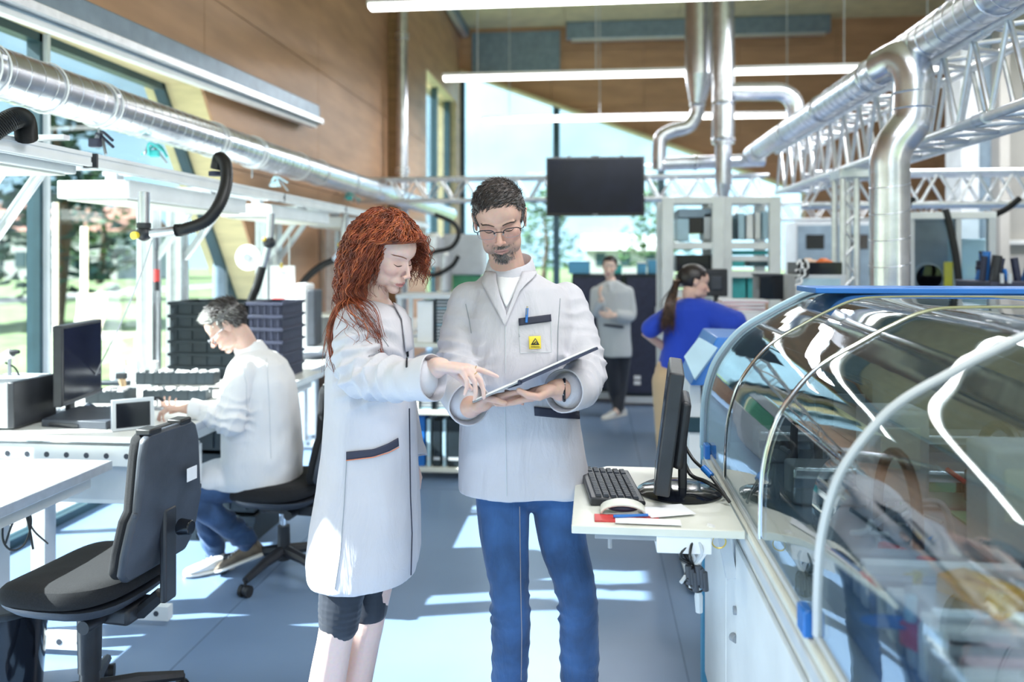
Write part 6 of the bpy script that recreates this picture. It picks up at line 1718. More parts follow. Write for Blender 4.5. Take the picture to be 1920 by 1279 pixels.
# hair
def short_hair(body, L, s, specs, seed, n=2600, zone=None, length=.03, comb=(0, -.4, .5), lift=.6):
    R0 = random.Random(seed); items = {k: [] for k in specs}
    cnt = 0
    while cnt < n:
        v = Vector((R0.gauss(0, 1), R0.gauss(0, 1), R0.gauss(0, 1))).normalized()
        p = Vector((v.x * .0775, .016 + v.y * .0985, .034 + v.z * .0845))
        k = zone(p, v, R0)
        if k is None: continue
        cnt += 1
        cb = Vector(comb) if p.z > .05 else Vector((0, .5, -.9)); cb = cb - v * cb.dot(v)
        d = (v * lift + cb.normalized() + Vector((R0.uniform(-.35, .35), R0.uniform(-.35, .35), R0.uniform(-.25, .25)))).normalized()
        l = length * R0.uniform(.6, 1.15) * (1 if p.z > .06 else .62)
        q1 = p + d * l * .5; q2 = q1 + (d + v * -.35).normalized() * l * .5
        items[k].append(([L(*(p * .985)), L(*q1), L(*q2)], R0.uniform(.0009, .0016) * s))
    for k, it in items.items():
        if it: strands(body, 'hair', k, it, 3)
def man_zone(p, v, R0):
    hairline = .070 - .25 * max(0, abs(p.x) - .045)
    if p.y < -.045 and p.z < hairline + R0.uniform(-.004, .004): return None
    if p.y < -.02 and p.z < .045: return None
    if p.z < -.028 + (.0 if p.y > .03 else .02): return None
    if -.02 < p.y < .03 and p.z < .005 and abs(p.x) > .05 and p.y > -.005: return None
    g = (abs(p.x) > .055 and p.z < .075)
    return 'hair_grey' if (g and R0.random() < .75) or R0.random() < .12 else 'hair_brown'
m = MB(); m.sphere((0, 0, 0), (.0765, .0975, .0835), 36, 24)
def cap_mesh(body, L, s, mt, zonef, name='scalp_hair', grow=1.0):
    m = MB(); n, k = 48, 32; vs = []; ok = []
    R0 = random.Random(1)
    class F:
        uniform = staticmethod(lambda a, b: 0); random = staticmethod(lambda: .5)
    for i in range(k + 1):
        ph = PI * i / k
        for j in range(n):
            a = 2 * PI * j / n; v = Vector((math.sin(ph) * math.cos(a), math.sin(ph) * math.sin(a), math.cos(ph)))
            p = Vector((v.x * .0775, .016 + v.y * .0985, .034 + v.z * .0845)) 
            ok.append(zonef(p, v, F) is not None); q = Vector((v.x * .0765, v.y * .0980, v.z * .0845)) * grow + Vector((0, .016, .034)); vs.append(L(*q))
    fs = []
    for i in range(k):
        for j in range(n):
            f = (i * n + j, (i + 1) * n + j, (i + 1) * n + (j + 1) % n, i * n + (j + 1) % n)
            if all(ok[q] for q in f): fs.append(f)
    m.add(vs, fs); return m.build(name, mt, body, solid=.003)
cap_mesh(man, L, 1.02, 'hair_brown', man_zone, grow=1.02)
short_hair(man, L, 1.02, ('hair_brown', 'hair_grey'), 3, 5200, man_zone, .026, (-.5, -.8, .1), .28)
# beard stubble hairs on the chin
R0 = random.Random(8); it = []
bb_ = BVHTree.FromObject(man, bpy.context.evaluated_depsgraph_get()); rl = root_loc(man)
for i in range(420):
    x = R0.gauss(0, .014); z = -.094 + R0.gauss(0, .010)
    if R0.random() < .25: x = R0.gauss(0, .014); z = -.0525 + R0.gauss(0, .0018)
    o = L(x, -.2, z); f = R @ Vector((0, 1, 0)); h = bb_.ray_cast(o - rl, f)
    if h[0] is None: continue
    p = h[0] + rl; it.append(([p - h[1] * .001, p + h[1] * .003 + R @ Vector((0, -.0005, -.003)), p + h[1] * .0035 + R @ Vector((0, -.001, -.0065))], .0007))
strands(man, 'beard', 'hair_grey', it, 3)['kind'] = 'stuff'
# glasses
gl_ = MB().tube([L(-.0165, -.1025, -.0035), L(-.008, -.1045, .0005), L(0, -.1055, .001), L(.008, -.1045, .0005), L(.0165, -.1025, -.0035)], .0014, 8).build('glasses', 'gloss_black', man)
for q in (-1, 1):
    def gp(a): 
        ca, sa = math.cos(a), math.sin(a); x = .0255 * abs(ca) ** .6 * (1 if ca > 0 else -1); z = .0145 * abs(sa) ** .7 * (1 if sa > 0 else -1)
        return L(q * (.0385 + x), -.1005 + .010 * ((.0385 + x) / .06) ** 2, -.0075 + z)
    MB().tube([gp(PI * i / 16) for i in range(17)], .0016, 8).build('rim', 'gloss_black', gl_)
    MB().tube([gp(PI + PI * i / 16) for i in range(17)], .0006, 6).build('rim', 'mid_grey', gl_)
    m = MB(); m.add([gp(2 * PI * i / 28) for i in range(28)], [tuple(range(28))]); m.build('lens', M_LENS, gl_, solid=.0012)
    MB().tube([L(q * .0645, -.0895, .0), L(q * .0735, -.082, .001), L(q * .079, -.04, .002), L(q * .081, .004, .002), L(q * .078, .022, -.014)], .0016, 6).build('temple', 'gloss_black', gl_)
    MB().tube([L(q * .014, -.101, -.006), L(q * .010, -.0985, -.011)], .0016, 6).build('nose_pad', 'mid_grey', gl_)
# watch
MB().tube([wR + Vector((.012, 0, 0)) + Vector((0, .0295 * math.cos(a), .0295 * math.sin(a))) for a in [2 * PI * i / 20 for i in range(20)]], .005, 6, closed=True).build('watch', 'gloss_black', man)
# folder in his hands
fa, fb = P(889, 752, 2.13), P(1120, 650, 2.20)
ex = (fb - fa).normalized(); back = (P(1004, 699, 2.42) - P(1004, 701, 2.165)); back = (back - ex * back.dot(ex)).normalized(); nz = ex.cross(back).normalized()
if nz.z < 0: nz = -nz
t = thing('open_folder', 'open dark folder with white sheets held between the two central people', 'folder', (fa + fb) / 2)
mid = fa.lerp(fb, .36); W_ = .26
def slab(a, b, h0, h1, name, mt, inset=0.):
    A, B = a + ex * inset + back * inset, b - ex * inset + back * inset; w = back * (W_ - 2 * inset)
    m = MB(); m.add([A + nz * h0, B + nz * h0, B + w + nz * h0, A + w + nz * h0, A + nz * h1, B + nz * h1, B + w + nz * h1, A + w + nz * h1], [(3,2,1,0),(4,5,6,7),(0,1,5,4),(1,2,6,5),(2,3,7,6),(3,0,4,7)])
    return m.build(name, mt, t, bevel=.0008)
slab(mid, fb, -.008, .0, 'cover', 'navy'); slab(fa, mid, -.004, -.001, 'cover', 'mid_grey')
slab(mid, fb, .0005, .004, 'sheets', 'paper', .005); slab(fa, mid, -.0005, .003, 'sheets', 'paper', .003)
MB().tube([mid - nz * .004, mid + back * W_ - nz * .004], .007, 8).build('spine', 'navy', t)

# ------------------------------------------------------------------ THE RED-HAIRED WOMAN
Cw = P(727, 474, 2.47); Rw = Rot(67, 26, -3)
mb = MB(); hs = head_shapes(mb, Cw, Rw, .975, female=True, neck_to=P(700, 575, 2.50), nr=(.043, .050), ears=True); Lw = hs
chain(mb, [P(700, 590, 2.50), P(695, 700, 2.50), P(695, 850, 2.50), P(690, 930, 2.50)], [.07, .095, .10, .10], 18)
wsh, wel, wwr = P(674, 622, 2.36), P(688, 702, 2.30), P(818, 690, 2.14)
wsh2, wel2, wwr2 = P(722, 622, 2.62), P(745, 740, 2.66), P(770, 860, 2.60)
chain(mb, [wsh, P(698, 612, 2.50), wsh2], [.034, .055, .034], 14)
chain(mb, [wsh, wel, wwr], [.034, .034, .022], 14, smooth=False)
chain(mb, [wsh2, wel2, wwr2], [.034, .032, .022], 14, smooth=False)
hand.tips = []
hand(mb, P(822, 686, 2.13), (0, -1, 0), (.98, -.06, -.10), .93, thumb=-1, curl=((.12, .12, .08), (.70, .45, .25), (.85, .5, .3), (.95, .55, .3)), tdir=((.45, .75, -.55), (.15, .75, -.60), (.05, .75, -.6)), base=wwr)
hand(mb, wwr2, (0, -1, 0), (.3, .05, -1), .9, thumb=-1, curl=(.4, .45, .5, .5), base=wel2.lerp(wwr2, .8))
chain(mb, [P(655, 1000, 2.47), P(637, 1150, 2.44), P(627, 1205, 2.46), P(612, 1290, 2.50), P(598, 1400, 2.53), P(592, 1450, 2.54)], [.080, .056, .054, .058, .040, .034], 20)
chain(mb, [P(715, 1000, 2.62), P(692, 1150, 2.58), P(682, 1205, 2.60), P(664, 1290, 2.64), P(650, 1380, 2.66), P(645, 1425, 2.67)], [.075, .054, .052, .056, .040, .034], 20)
chain(mb, [P(690, 930, 2.50), P(655, 1000, 2.47)], [.10, .085]); chain(mb, [P(690, 930, 2.50), P(715, 1000, 2.62)], [.10, .08])
me = fuse(mb, .0032, 6, .5)
sculpt_head(me, Cw, Rw, .975, skin=(.80, .56, .49), lip=(.62, .22, .21), female=True, blush=.6)
base_w = P(660, 1400, 2.55)
wom = finish(me, 'person', 'skin', origin=(base_w.x, base_w.y, 0))
tag(wom, 'woman with long curly red hair in a long pale coat, pointing at the folder', 'person')
face_bits(wom, Lw, .975, Rw, 'brow_red', female=True, brow_z=.020)
mb = MB()
loft_rows(mb, [(672, 728, 566, 2.50, .07), (655, 748, 576, 2.50, .12), (640, 762, 592, 2.50, .160), (628, 772, 615, 2.50, .178), (620, 776, 650, 2.50, .180), (616, 778, 710, 2.50, .175), (614, 780, 770, 2.50, .175), (608, 783, 850, 2.50, .185), (600, 786, 910, 2.50, .20), (590, 789, 970, 2.50, .213), (583, 789, 1030, 2.50, .222), (586, 782, 1064, 2.50, .222)])
chain(mb, [P(668, 612, 2.36), P(668, 665, 2.32), P(678, 705, 2.29)], [.066, .066, .066], 22)
chain(mb, [P(678, 705, 2.29), P(730, 712, 2.22), P(786, 712, 2.15)], [.066, .062, .055], 22)
chain(mb, [wsh2, wel2, wel2.lerp(wwr2, .8)], [.066, .060, .052], 18)
me = fuse(mb, .0055, 8, .6)
wrinkle(me, .008, .0035, 1.1, [(wsh, wel, .95, .011, .045, .08), (wel, wwr, .25, .012, .05, .12), (wsh, wel, .45, .004, .05, .06)], 31)
coatw = finish(me, 'coat', 'coat_cloth', wom)
m = MB(); cuff(m, P(778, 712, 2.165), P(812, 708, 2.135) - P(778, 712, 2.165), .056, .064, .062); m.build('cuff', 'coat_cloth', coatw)
m = MB(); cuff(m, wel2.lerp(wwr2, .75), wwr2 - wel2, .050, .056, .05); m.build('cuff', 'coat_cloth', coatw)
sw = Skin(coatw)
sw.patch([(650, 847), (700, 842), (726, 832), (745, 821)], [(650, 862), (700, 856), (728, 846), (746, 836)], 'pocket_trim', 'trim_navy', .004, .003, n=16)
sw.line([(650, 863), (700, 857), (728, 848), (746, 838)], .0012, 'trim_piping', 'orange', off=.006)
sw.line([(650, 862), (645, 950), (638, 1040), (628, 1105)], .0013, 'seam', 'mid_grey', k=14)
sw.line([(760, 600), (763, 640), (765, 668)], .0022, 'front_opening', 'trim_navy', k=12)
sw.line([(767, 766), (768, 850), (769, 930), (772, 1000), (770, 1078)], .0022, 'front_opening', 'trim_navy', k=20)
sw.line([(752, 590), (760, 640), (764, 690)], .003, 'lanyard', 'gloss_black', k=10, off=.004)
sw.patch([(690, 668), (705, 660), (715, 655)], [(690, 670), (705, 664), (716, 659)], 'tie_loop', 'mid_grey', .004, .001)
sw.line([(672, 560), (690, 585), (712, 625), (728, 650)], .0013, 'seam', 'mid_grey', k=10)
sw.patch([(735, 572), (750, 600), (757, 660)], [(752, 560), (766, 600), (768, 655)], 'lapel', 'coat_cloth', .008, .004)
# leggings
mb = MB()
chain(mb, [P(658, 1010, 2.475), P(640, 1120, 2.445), P(636, 1168, 2.445)], [.088, .068, .062], 20)
chain(mb, [P(713, 1010, 2.61), P(696, 1090, 2.59), P(691, 1140, 2.58)], [.082, .066, .062], 20)
me = fuse(mb, .005, 3); wrinkle(me, .001, .001, 9, [(P(640, 1100, 2.445), P(634, 1175, 2.45), .6, .0015, .02, .05)], 9)
finish(me, 'leggings', 'legging', wom)
for (a, tt) in ((592, 2.54), (645, 2.67)):
    h = P(a, 1450, tt); h.z = 0; h += Vector((-.06, 0, 0)); shoe(wom, h, h + Vector((.235, -.06, 0)), 'shoe', 'shirt_white', 'shoe_sole', w=.04)
# rings
tp = hand.tips
for (a_, b_, r_) in (tp[0], tp[1]):
    d = (b_ - a_).normalized(); u = d.orthogonal().normalized(); w = d.cross(u); c = a_.lerp(b_, .5)
    MB().tube([c + (u * math.cos(a) + w * math.sin(a)) * (r_ + .0010) for a in [2 * PI * i / 16 for i in range(16)]], .0011, 6, closed=True).build('ring', 'gold', wom)
# curly hair
R0 = random.Random(77); groups = {'hair_red': [], 'hair_copper': [], 'hair_auburn': []}
up = Vector((0, 0, 1))
fwd = (Rw @ Vector((0, -1, 0))); fwd_h = Vector((fwd.x, fwd.y, 0)).normalized(); sidew = (Rw @ Vector((1, 0, 0)))
def curl_strand(root, out, length, spread_, seed, fwdpull=0.):
    R1 = random.Random(seed); layer = R1.uniform(1.02, 1.17); n = max(14, int(length / .007)); pts = []; pos = root.copy()
    d = (Vector((out.x, out.y, 0)) * .8 - up * .15).normalized(); ph = R1.uniform(0, 6.28); rr = R1.uniform(.0025, .0080); pitch_ = R1.uniform(.032, .070); step = length / n
    for i in range(n + 1):
        f = i / n
        u = d.orthogonal().normalized(); w = d.cross(u)
        a = ph + 2 * PI * (i * step) / pitch_; amp = rr * min(1, f * 5 + .15)
        pp = pos + (u * math.cos(a) + w * math.sin(a)) * amp
        hl = Rw.inverted() @ (pp - Vector(Cw)) / .975; hl -= Vector((0, .022, .036)); ee = Vector((hl.x / .080, hl.y / .098, hl.z / .088)).length
        if ee < layer:
            pp = Vector(Cw) + Rw @ ((hl * (layer / ee) + Vector((0, .022, .036))) * .975)
        pts.append(pp)
        g = min(1, .10 + f * 1.5)
        tgt = (out * spread_ * (1 - f) ** 2 * .38 - up * 1.0 + fwd_h * fwdpull * (1 - f)).normalized()
        d = d.lerp(tgt, .34 * g + .10).normalized(); pos = pos + d * step
        hl = Rw.inverted() @ (pos - Vector(Cw)) / .975; hl -= Vector((0, .022, .036)); ee = Vector((hl.x / .080, hl.y / .098, hl.z / .088)).length
        if ee < layer: pos = Vector(Cw) + Rw @ ((hl * (layer / ee) + Vector((0, .022, .036))) * .975)
    return pts
cbv = BVHTree.FromObject(coatw, bpy.context.evaluated_depsgraph_get()); crl = root_loc(coatw)
def clear_coat(pts, gap, cut=.03):
    out = []; mv = set()
    for p in pts:
        if p.z < 1.50:
            h = cbv.find_nearest(p - crl, .12)
            if h[0] is not None and (p - crl - h[0]).dot(h[1]) < gap:
                q = h[0] + crl + h[1] * gap
                if (q - p).length > cut and len(out) > 6: break
                p = q; mv.add(len(out))
        out.append(p)
    for _ in range(4):
        o2 = list(out)
        for i in range(1, len(out) - 1):
            if i in mv or i + 1 in mv or i - 1 in mv: o2[i] = out[i] * .5 + (out[i - 1] + out[i + 1]) * .25
        out = o2
    return out
cnt = 0
while cnt < 2100:
    v = Vector((R0.gauss(0, 1), R0.gauss(0, 1), R0.gauss(0, 1))).normalized()
    p = Vector((v.x * .074, .016 + v.y * .099, .036 + v.z * .086))
    # forehead hairline, temples open to the face
    if p.y < -.052 and p.z < .082: continue
    if p.y < -.012 and p.z < .055: continue
    if p.y < .012 and p.z < .03: continue
    if p.z < -.03: continue
    cnt += 1
    root = Lw(*p); out = (Rw @ v); out.z *= .5
    side = v.x
    ln = R0.uniform(.19, .285) * (1.0 if p.z > 0 else .8)
    if side > .2: ln *= .62
    # keep locks out of the face: near the hairline they are swept back
    if p.y < .03: out = (out - fwd_h * .7)
    sp = R0.uniform(.7, 1.15)
    fp = 0.
    if side < -.35 and -.02 < p.y < .03 and R0.random() < .55: fp = .22; ln = R0.uniform(.30, .40)
    pts = curl_strand(root, out.normalized(), ln, sp, cnt, fp)
    # face guard
    jit = -.004 + R0.gauss(0, .006); q2 = []
    for q in pts:
        l = Rw.inverted() @ (q - Vector(Cw)) / .975
        lim = jit if l.z < .045 else jit - (l.z - .045) * 2.2
        if l.y < lim and l.x < .06:
            q = q + (Rw @ Vector((0, (lim - l.y) * .88 * min(1, max(0, (l.z + .21) / .10)), 0))) * .975
            l2 = Rw.inverted() @ (q - Vector(Cw)) / .975
        q2.append(q)
    q2 = clear_coat(q2, R0.uniform(.003, .022), .09 if fp else .03)
    groups[R0.choice(['hair_red', 'hair_red', 'hair_copper', 'hair_auburn'])].append((q2, R0.uniform(.0010, .0023)))
# locks framing the far side of the face and falling on the chest
for i in range(40):
    p = Vector((.055 + R0.uniform(-.01, .02), -.035 + R0.uniform(-.02, .03), .06 + R0.uniform(-.03, .03)))
    root = Lw(*p); out = (Rw @ Vector((.9, -.25, .2))).normalized()
    pts = curl_strand(root, out, R0.uniform(.08, .15), .45, 900 + i, 0.)
    groups[R0.choice(['hair_red', 'hair_copper', 'hair_auburn'])].append((pts, R0.uniform(.0010, .0021)))
for k, it in groups.items(): strands(wom, 'hair', k, it, 4)
m = MB(); R4 = Rw.to_4x4()
m.sphere(Lw(0, .026, .042), (.075, .092, .084), 28, 18, R4)
mb = MB(); mb.sphere(Lw(0, .034, .032), (.074, .086, .080), 24, 16, R4)
chain(mb, [Lw(0, .05, .03), Lw(0, .085, -.05), P(672, 560, 2.50)], [.078, .075, .055], 20)
chain(mb, [Lw(-.036, .045, .0), Lw(-.040, .05, -.06)], [.040, .032], 16)
me = fuse(mb, .006, 4); wrinkle(me, .006, .005, 6, [], 12); finish(me, 'hair_mass', 'hair_auburn', wom)
# ------------------------------------------------------------------ THE SEATED MAN
Cs = P(425, 612, 3.90); Rs_ = Rot(-72, 40, 0)
mb = MB(); Ls = head_shapes(mb, Cs, Rs_, 1.0, neck_to=P(472, 668, 3.97), nr=(.052, .056))
chain(mb, [P(474, 690, 3.97), P(500, 780, 4.0), P(505, 870, 4.02)], [.08, .11, .12], 18)
ssh, sel, swr = P(448, 712, 3.80), P(428, 790, 3.76), P(356, 766, 3.72)
chain(mb, [ssh, sel, swr], [.04, .036, .026], 14, smooth=False)
ssh2, sel2, swr2 = P(470, 712, 4.14), P(420, 790, 4.15), P(350, 770, 4.02)
chain(mb, [ssh2, sel2, swr2], [.04, .036, .026], 14, smooth=False)
hand(mb, P(350, 766, 3.72), (-.3, .95, 0), (-.95, -.25, .02), .95, thumb=1, curl=(.5, .6, .65, .7), base=swr)
hand(mb, swr2, (-.3, -.95, 0), (-.95, .2, -.05), .95, thumb=1, curl=(.5, .6, .65, .7), base=sel2.lerp(swr2, .8))
kn1, an1 = P(352, 928, 3.86), P(462, 1012, 4.00); kn2, an2 = P(372, 930, 4.10), P(404, 1034, 4.10)
chain(mb, [P(490, 880, 4.0), kn1, an1], [.07, .05, .034], 14, smooth=False)
chain(mb, [P(500, 880, 4.14), kn2, an2], [.07, .05, .034], 14, smooth=False)
me = fuse(mb, .005, 3); sculpt_head(me, Cs, Rs_, 1.0, skin=(.72, .47, .38), lip=(.52, .27, .24))
bs = P(500, 1060, 4.0)
sman = finish(me, 'person', 'skin', origin=(bs.x, bs.y, 0))
tag(sman, 'man with greying hair in a white coat, seated at the bench with the black crates', 'person')
mb = MB()
loft_rows(mb, [(458, 492, 650, 3.97, .06), (446, 515, 662, 3.98, .12), (436, 532, 680, 3.98, .17), (428, 545, 710, 3.99, .195), (424, 553, 750, 4.0, .20), (424, 558, 800, 4.0, .19), (424, 562, 850, 4.0, .19), (420, 563, 890, 4.02, .20), (430, 560, 905, 4.02, .19)])
chain(mb, [P(452, 700, 3.82), P(436, 745, 3.78), P(428, 788, 3.76)], [.070, .070, .072], 20)
chain(mb, [P(428, 788, 3.76), P(396, 778, 3.74), P(368, 768, 3.73)], [.068, .058, .045], 20)
chain(mb, [P(474, 705, 4.14), P(450, 745, 4.15), sel2, swr2.lerp(sel2, .2)], [.068, .066, .06, .045], 18)
chain(mb, [P(500, 885, 4.0), P(430, 892, 3.94), P(362, 905, 3.88)], [.105, .090, .070], 20)
chain(mb, [P(500, 885, 4.1), P(440, 892, 4.1), P(380, 905, 4.08)], [.10, .085, .066], 20)
me = fuse(mb, .0065, 7, .6); wrinkle(me, .012, .004, 3.0, [(ssh, sel, .9, .010, .05, .09), (sel, swr, .3, .008, .045, .1)], 51)
cs = finish(me, 'coat', 'coat_bright', sman)
m = MB(); cuff(m, P(376, 769, 3.73), P(352, 765, 3.72) - P(376, 769, 3.73), .042, .046, .05); m.build('cuff', 'coat_bright', cs)
m = MB(); cc = P(470, 655, 3.96); rings = []
for z, r in ((-.03, .075), (.0, .070), (.03, .064), (.033, .068), (.0, .078), (-.035, .082)):
    rings.append([cc + Vector((r * math.cos(a) - z * .5, r * math.sin(a), z + .012 * math.cos(a))) for a in [2 * PI * k / 28 for k in range(28)]])
m.loft(rings, cap=False); m.build('collar', 'coat_bright', cs)
sc = Skin(cs)
sc.line([(500, 672), (505, 760), (508, 860)], .0014, 'seam', 'light_grey', k=12); sc.line([(452, 680), (462, 720), (462, 780)], .0014, 'seam', 'light_grey', k=10)
jeans(sman, [([P(470, 905, 3.98), P(400, 915, 3.92), kn1, kn1.lerp(an1, .5), an1], [.085, .080, .068, .058, .052]),
             ([P(470, 905, 4.12), P(420, 915, 4.12), kn2, kn2.lerp(an2, .5), an2], [.08, .075, .064, .055, .05])], 'jeans_dark', .007, seed=5)
def tilted_shoe(parent, heel, toe, up_, nm, mt_u, mt_s, w=.047, h=.08):
    return shoe(parent, heel, toe, nm, mt_u, mt_s, w, h)
tilted_shoe(sman, P(496, 1040, 4.02), P(404, 1074, 3.99), None, 'shoe', 'shoe_brown', 'shoe_sole')
mat('shoe_canvas', (.62, .63, .63), .8, scale=20, var=.08)
tilted_shoe(sman, P(436, 1066, 4.10), P(343, 1082, 3.96), None, 'shoe', 'shoe_canvas', 'shoe_sole')
def grey_zone(p, v, R0):
    if p.y < -.045 and p.z < .068 + R0.uniform(-.004, .004): return None
    if p.y < -.02 and p.z < .045: return None
    if p.z < -.045 + (.0 if p.y > .03 else .03): return None
    if -.02 < p.y < .03 and p.z < .008 and abs(p.x) > .05: return None
    return 'hair_silver' if p.y < -.005 or (abs(p.x) > .05 and p.z < .06 and R0.random() < .4) else ('hair_brown' if R0.random() < .7 else 'hair_grey')
cap_mesh(sman, Ls, 1.0, 'hair_grey', grey_zone, grow=1.02)
short_hair(sman, Ls, 1.0, ('hair_brown', 'hair_grey', 'hair_silver'), 13, 3600, grey_zone, .042, (.1, -.6, .6), .6)
g2 = MB().tube([Ls(-.060, -.090, -.004), Ls(-.03, -.102, -.004), Ls(0, -.106, .0), Ls(.03, -.102, -.004), Ls(.060, -.090, -.004)], .0022, 8).build('glasses', 'mid_grey', sman)
for q in (-1, 1):
    MB().tube([Ls(q * .034 + .024 * math.cos(a), -.101, -.012 + .016 * math.sin(a)) for a in [2 * PI * i / 20 for i in range(20)]], .0014, 6, closed=True).build('rim', 'mid_grey', g2)
    MB().tube([Ls(q * .062, -.089, -.004), Ls(q * .078, -.04, .0), Ls(q * .081, .01, .0)], .0018, 6).build('temple', 'mid_grey', g2)

# ------------------------------------------------------------------ WOMAN IN GREY COAT, FAR BACK
tL = 8.0; Cg = P(1143, 501, tL); Rg = Rot(-8, 6, 3)
mb = MB(); Lg = head_shapes(mb, Cg, Rg, .95, female=True, neck_to=P(1147, 530, tL + .02), nr=(.045, .05))
chain(mb, [P(1147, 540, tL), P(1152, 600, tL), P(1155, 640, tL)], [.08, .10, .12], 16)
a1, b1, c1_ = P(1118, 548, tL), P(1117, 585, tL - .05), P(1128, 562, tL - .26)
a2, b2, c2_ = P(1177, 548, tL), P(1182, 592, tL - .05), P(1150, 592, tL - .26)
for A, B, C_ in ((a1, b1, c1_), (a2, b2, c2_)): chain(mb, [A, B, C_], [.045, .036, .028], 12, smooth=False)
hand(mb, c1_, (.2, -1, .2), (-.3, .1, 1), .9, thumb=-1, curl=(.4, .5, .6, .6), base=b1.lerp(c1_, .8))
hand(mb, c2_, (0, 0, 1), (-1, -.1, .1), .9, thumb=1, curl=(.3, .4, .4, .5), base=b2.lerp(c2_, .8))
chain(mb, [P(1146, 665, tL), P(1150, 720, tL), P(1160, 770, tL + .05)], [.08, .055, .04], 12); chain(mb, [P(1165, 665, tL + .05), P(1163, 720, tL + .05), P(1156, 772, tL - .05)], [.08, .055, .04], 12)
me = fuse(mb, .008, 2); sculpt_head(me, Cg, Rg, .95, skin=(.85, .62, .52), lip=(.6, .18, .18), female=True)
bg_ = P(1158, 780, tL); gw = finish(me, 'person', 'skin', origin=(bg_.x, bg_.y, 0))
tag(gw, 'small distant woman in a grey coat and black trousers before the black cabinets', 'person')
mb = MB()
loft_rows(mb, [(1136, 1158, 526, tL, .06), (1122, 1172, 534, tL, .09), (1114, 1180, 548, tL, .12), (1116, 1182, 580, tL, .13), (1122, 1182, 620, tL, .13), (1127, 1184, 667, tL, .15)])
chain(mb, [a1, b1, b1.lerp(c1_, .75)], [.064, .06, .05], 14); chain(mb, [a2, b2, b2.lerp(c2_, .75)], [.064, .062, .05], 14)
me = fuse(mb, .010, 4); wrinkle(me, .006, .003, 2, [], 71); cg = finish(me, 'coat', 'coat_grey', gw)
sg_ = Skin(cg); sg_.patch([(1134, 607), (1168, 611)], [(1134, 611), (1168, 616)], 'pocket_trim', 'trim_navy', .02, .006)
sg_.patch([(1139, 531), (1144, 548)], [(1152, 531), (1146, 549)], 'neck_opening', 'light_grey', .012, .004)
mb = MB()
chain(mb, [P(1144, 655, tL), P(1150, 720, tL), P(1162, 766, tL + .05)], [.10, .075, .055], 14); chain(mb, [P(1167, 655, tL + .05), P(1163, 720, tL + .03), P(1158, 768, tL - .03)], [.10, .075, .055], 14)
me = fuse(mb, .010, 4); finish(me, 'trousers', 'legging', gw)
for x, tt in ((1160, tL - .0), (1172, tL + .08)):
    h = P(x, 779, tt); h.z = 0; shoe(gw, h, h + Vector((-.16, -.19, 0)), 'shoe', 'shoe_canvas', 'shoe_sole')
def dark_zone(p, v, R0):
    if p.y < -.045 and p.z < .072: return None
    if p.y < -.01 and p.z < .045: return None
    if p.z < -.05: return None
    if p.y < .02 and p.z < .01: return None
    return 'hair_dark'
cap_mesh(gw, Lg, .95, 'hair_dark', dark_zone, 'hair', grow=1.05)
m = MB(); m.sphere(Lg(0, .115, .05), .03, 14, 10); m.build('hair_bun', 'hair_dark', gw)

# ------------------------------------------------------------------ WOMAN IN BLUE
tB = 5.1; Cb = P(1303, 530, tB); Rb = Rot(98, 14, 6)
mb = MB(); Lb = head_shapes(mb, Cb, Rb, .95, female=True, neck_to=P(1296, 570, tB + .02), nr=(.046, .05))
chain(mb, [P(1296, 590, tB), P(1280, 640, tB), P(1268, 700, tB)], [.09, .11, .11], 18)
# her left side is away from the lens
a1, b1, c1_ = P(1330, 585, tB - .05), P(1372, 612, tB - .12), P(1362, 640, tB - .30)
a2, b2, c2_ = P(1256, 590, tB - .05), P(1222, 622, tB - .08), P(1238, 648, tB - .22)
chain(mb, [a1, b1, c1_], [.04, .038, .027], 12, smooth=False)
chain(mb, [a2, P(1214, 628, tB - .06), P(1250, 655, tB + .02)], [.04, .040, .030], 12, smooth=False)
hand(mb, c1_, (.2, -1, 0), (-.5, -.2, -.3), .9, thumb=-1, curl=(.4, .5, .6, .6), base=b1.lerp(c1_, .8))
hand(mb, P(1258, 658, tB + .08), (0, -.3, 1), (.8, .6, -.05), .85, thumb=1, curl=(.5, .6, .6, .6), base=P(1248, 654, tB + .03))
for x, dt_ in ((1252, -.06), (1282, .08)): chain(mb, [P(x, 720, tB + dt_), P(x + 2, 840, tB + dt_), P(x + 4, 940, tB + dt_)], [.08, .055, .04], 14, smooth=False)
me = fuse(mb, .006, 2); sculpt_head(me, Cb, Rb, .95, skin=(.70, .45, .36), lip=(.6, .25, .22), female=True)
bb0 = P(1265, 950, tB); bwom = finish(me, 'person', 'skin', origin=(bb0.x, bb0.y, 0))
tag(bwom, 'woman in a bright blue shirt with a dark ponytail, seen from behind', 'person')
mb = MB()
loft_rows(mb, [(1280, 1316, 560, tB, .07), (1266, 1334, 568, tB, .10), (1252, 1350, 580, tB, .12), (1248, 1350, 600, tB, .125), (1244, 1336, 630, tB, .125), (1240, 1318, 665, tB, .13), (1230, 1306, 705, tB, .14)])
chain(mb, [P(1326, 586, tB - .03), P(1352, 598, tB - .10), P(1374, 606, tB - .16)], [.078, .085, .088], 18)
chain(mb, [P(1262, 588, tB - .03), P(1236, 604, tB - .06), P(1219, 616, tB - .08)], [.062, .062, .060], 18)
me = fuse(mb, .007, 6); wrinkle(me, .007, .003, 3, [], 91); cb_ = finish(me, 'shirt', 'shirt_blue', bwom)
mb = MB()
chain(mb, [P(1262, 700, tB), P(1272, 700, tB + .05)], [.12, .12], 16)
for x, dt_ in ((1252, -.06), (1282, .08)): chain(mb, [P(x, 715, tB + dt_), P(x + 2, 840, tB + dt_), P(x + 4, 945, tB + dt_)], [.10, .075, .062], 16)
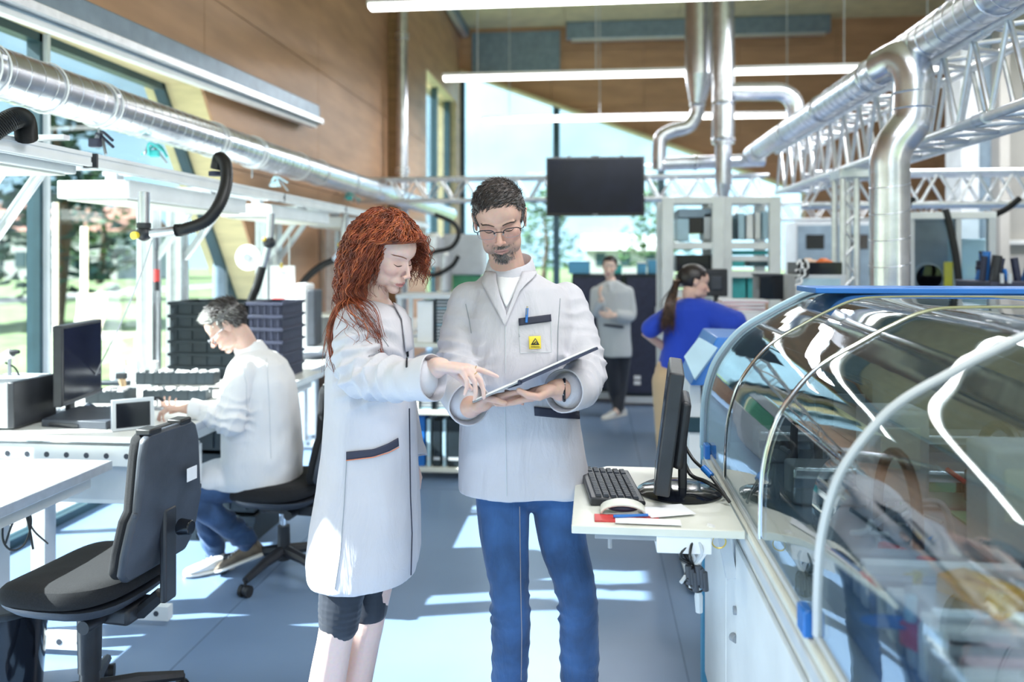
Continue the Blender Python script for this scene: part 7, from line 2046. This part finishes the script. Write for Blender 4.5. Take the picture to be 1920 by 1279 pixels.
me = fuse(mb, .009, 4); wrinkle(me, .003, .002, 3, [], 95); finish(me, 'trousers', 'khaki', bwom)
for x, dt_ in ((1252, -.06), (1282, .08)):
    h = P(x, 948, tB + dt_); h.z = 0; shoe(bwom, h, h + Vector((.22, .08, 0)), 'shoe', 'shoe_canvas', 'shoe_sole')
cap_mesh(bwom, Lb, .95, 'hair_dark', dark_zone, 'scalp_hair', grow=1.05)
R0 = random.Random(4); it = []; it2 = []
cnt = 0
while cnt < 700:
    v = Vector((R0.gauss(0, 1), R0.gauss(0, 1), R0.gauss(0, 1))).normalized(); p = Vector((v.x * .079, .016 + v.y * .102, .034 + v.z * .089))
    if dark_zone(p, v, R0) is None: continue
    cnt += 1; tie = Vector((0, .115, -.015)); mid_ = (p + tie) / 2; mid_ = Vector((mid_.x * 1.25, mid_.y + .012, mid_.z + .02))
    it.append((bez([Lb(*p), Lb(*mid_), Lb(*tie)], 8), .0018))
strands(bwom, 'hair', 'hair_dark', it, 3)
tie_w = Lb(0, .120, -.018)
for i in range(260):
    e1 = P(R0.gauss(1256, 5), 570, tB - .12); e2 = P(R0.gauss(1248, 9), R0.uniform(598, 632), tB - .16 + R0.uniform(-.02, .02))
    if i % 3 == 0: e2 = P(R0.gauss(1262, 3), R0.uniform(590, 625), tB - .17)
    q = bez([tie_w + Vector((R0.gauss(0, .008), R0.gauss(0, .008), R0.gauss(0, .008))), e1, e2], 12)
    (it2 if i % 2 else it).append((q, .0022))
strands(bwom, 'ponytail', 'hair_chestnut', it2, 3); strands(bwom, 'ponytail', 'hair_dark', [q for q in it[700:]], 3)
MB().tube([tie_w + Vector((.016 * math.cos(a), .016 * math.sin(a), .004)) for a in [2 * PI * i / 14 for i in range(14)]], .005, 6, closed=True).build('hair_tie', 'peach', bwom)
# brown part she holds over the blue machine
c = P(1352, 650, tB - .33)
tag(MB().cbox(c, (.12, .10, .03)).build('wooden_block', 'tan', bevel=.006, origin=c), 'brown part held in the hand of the woman in blue', 'part')
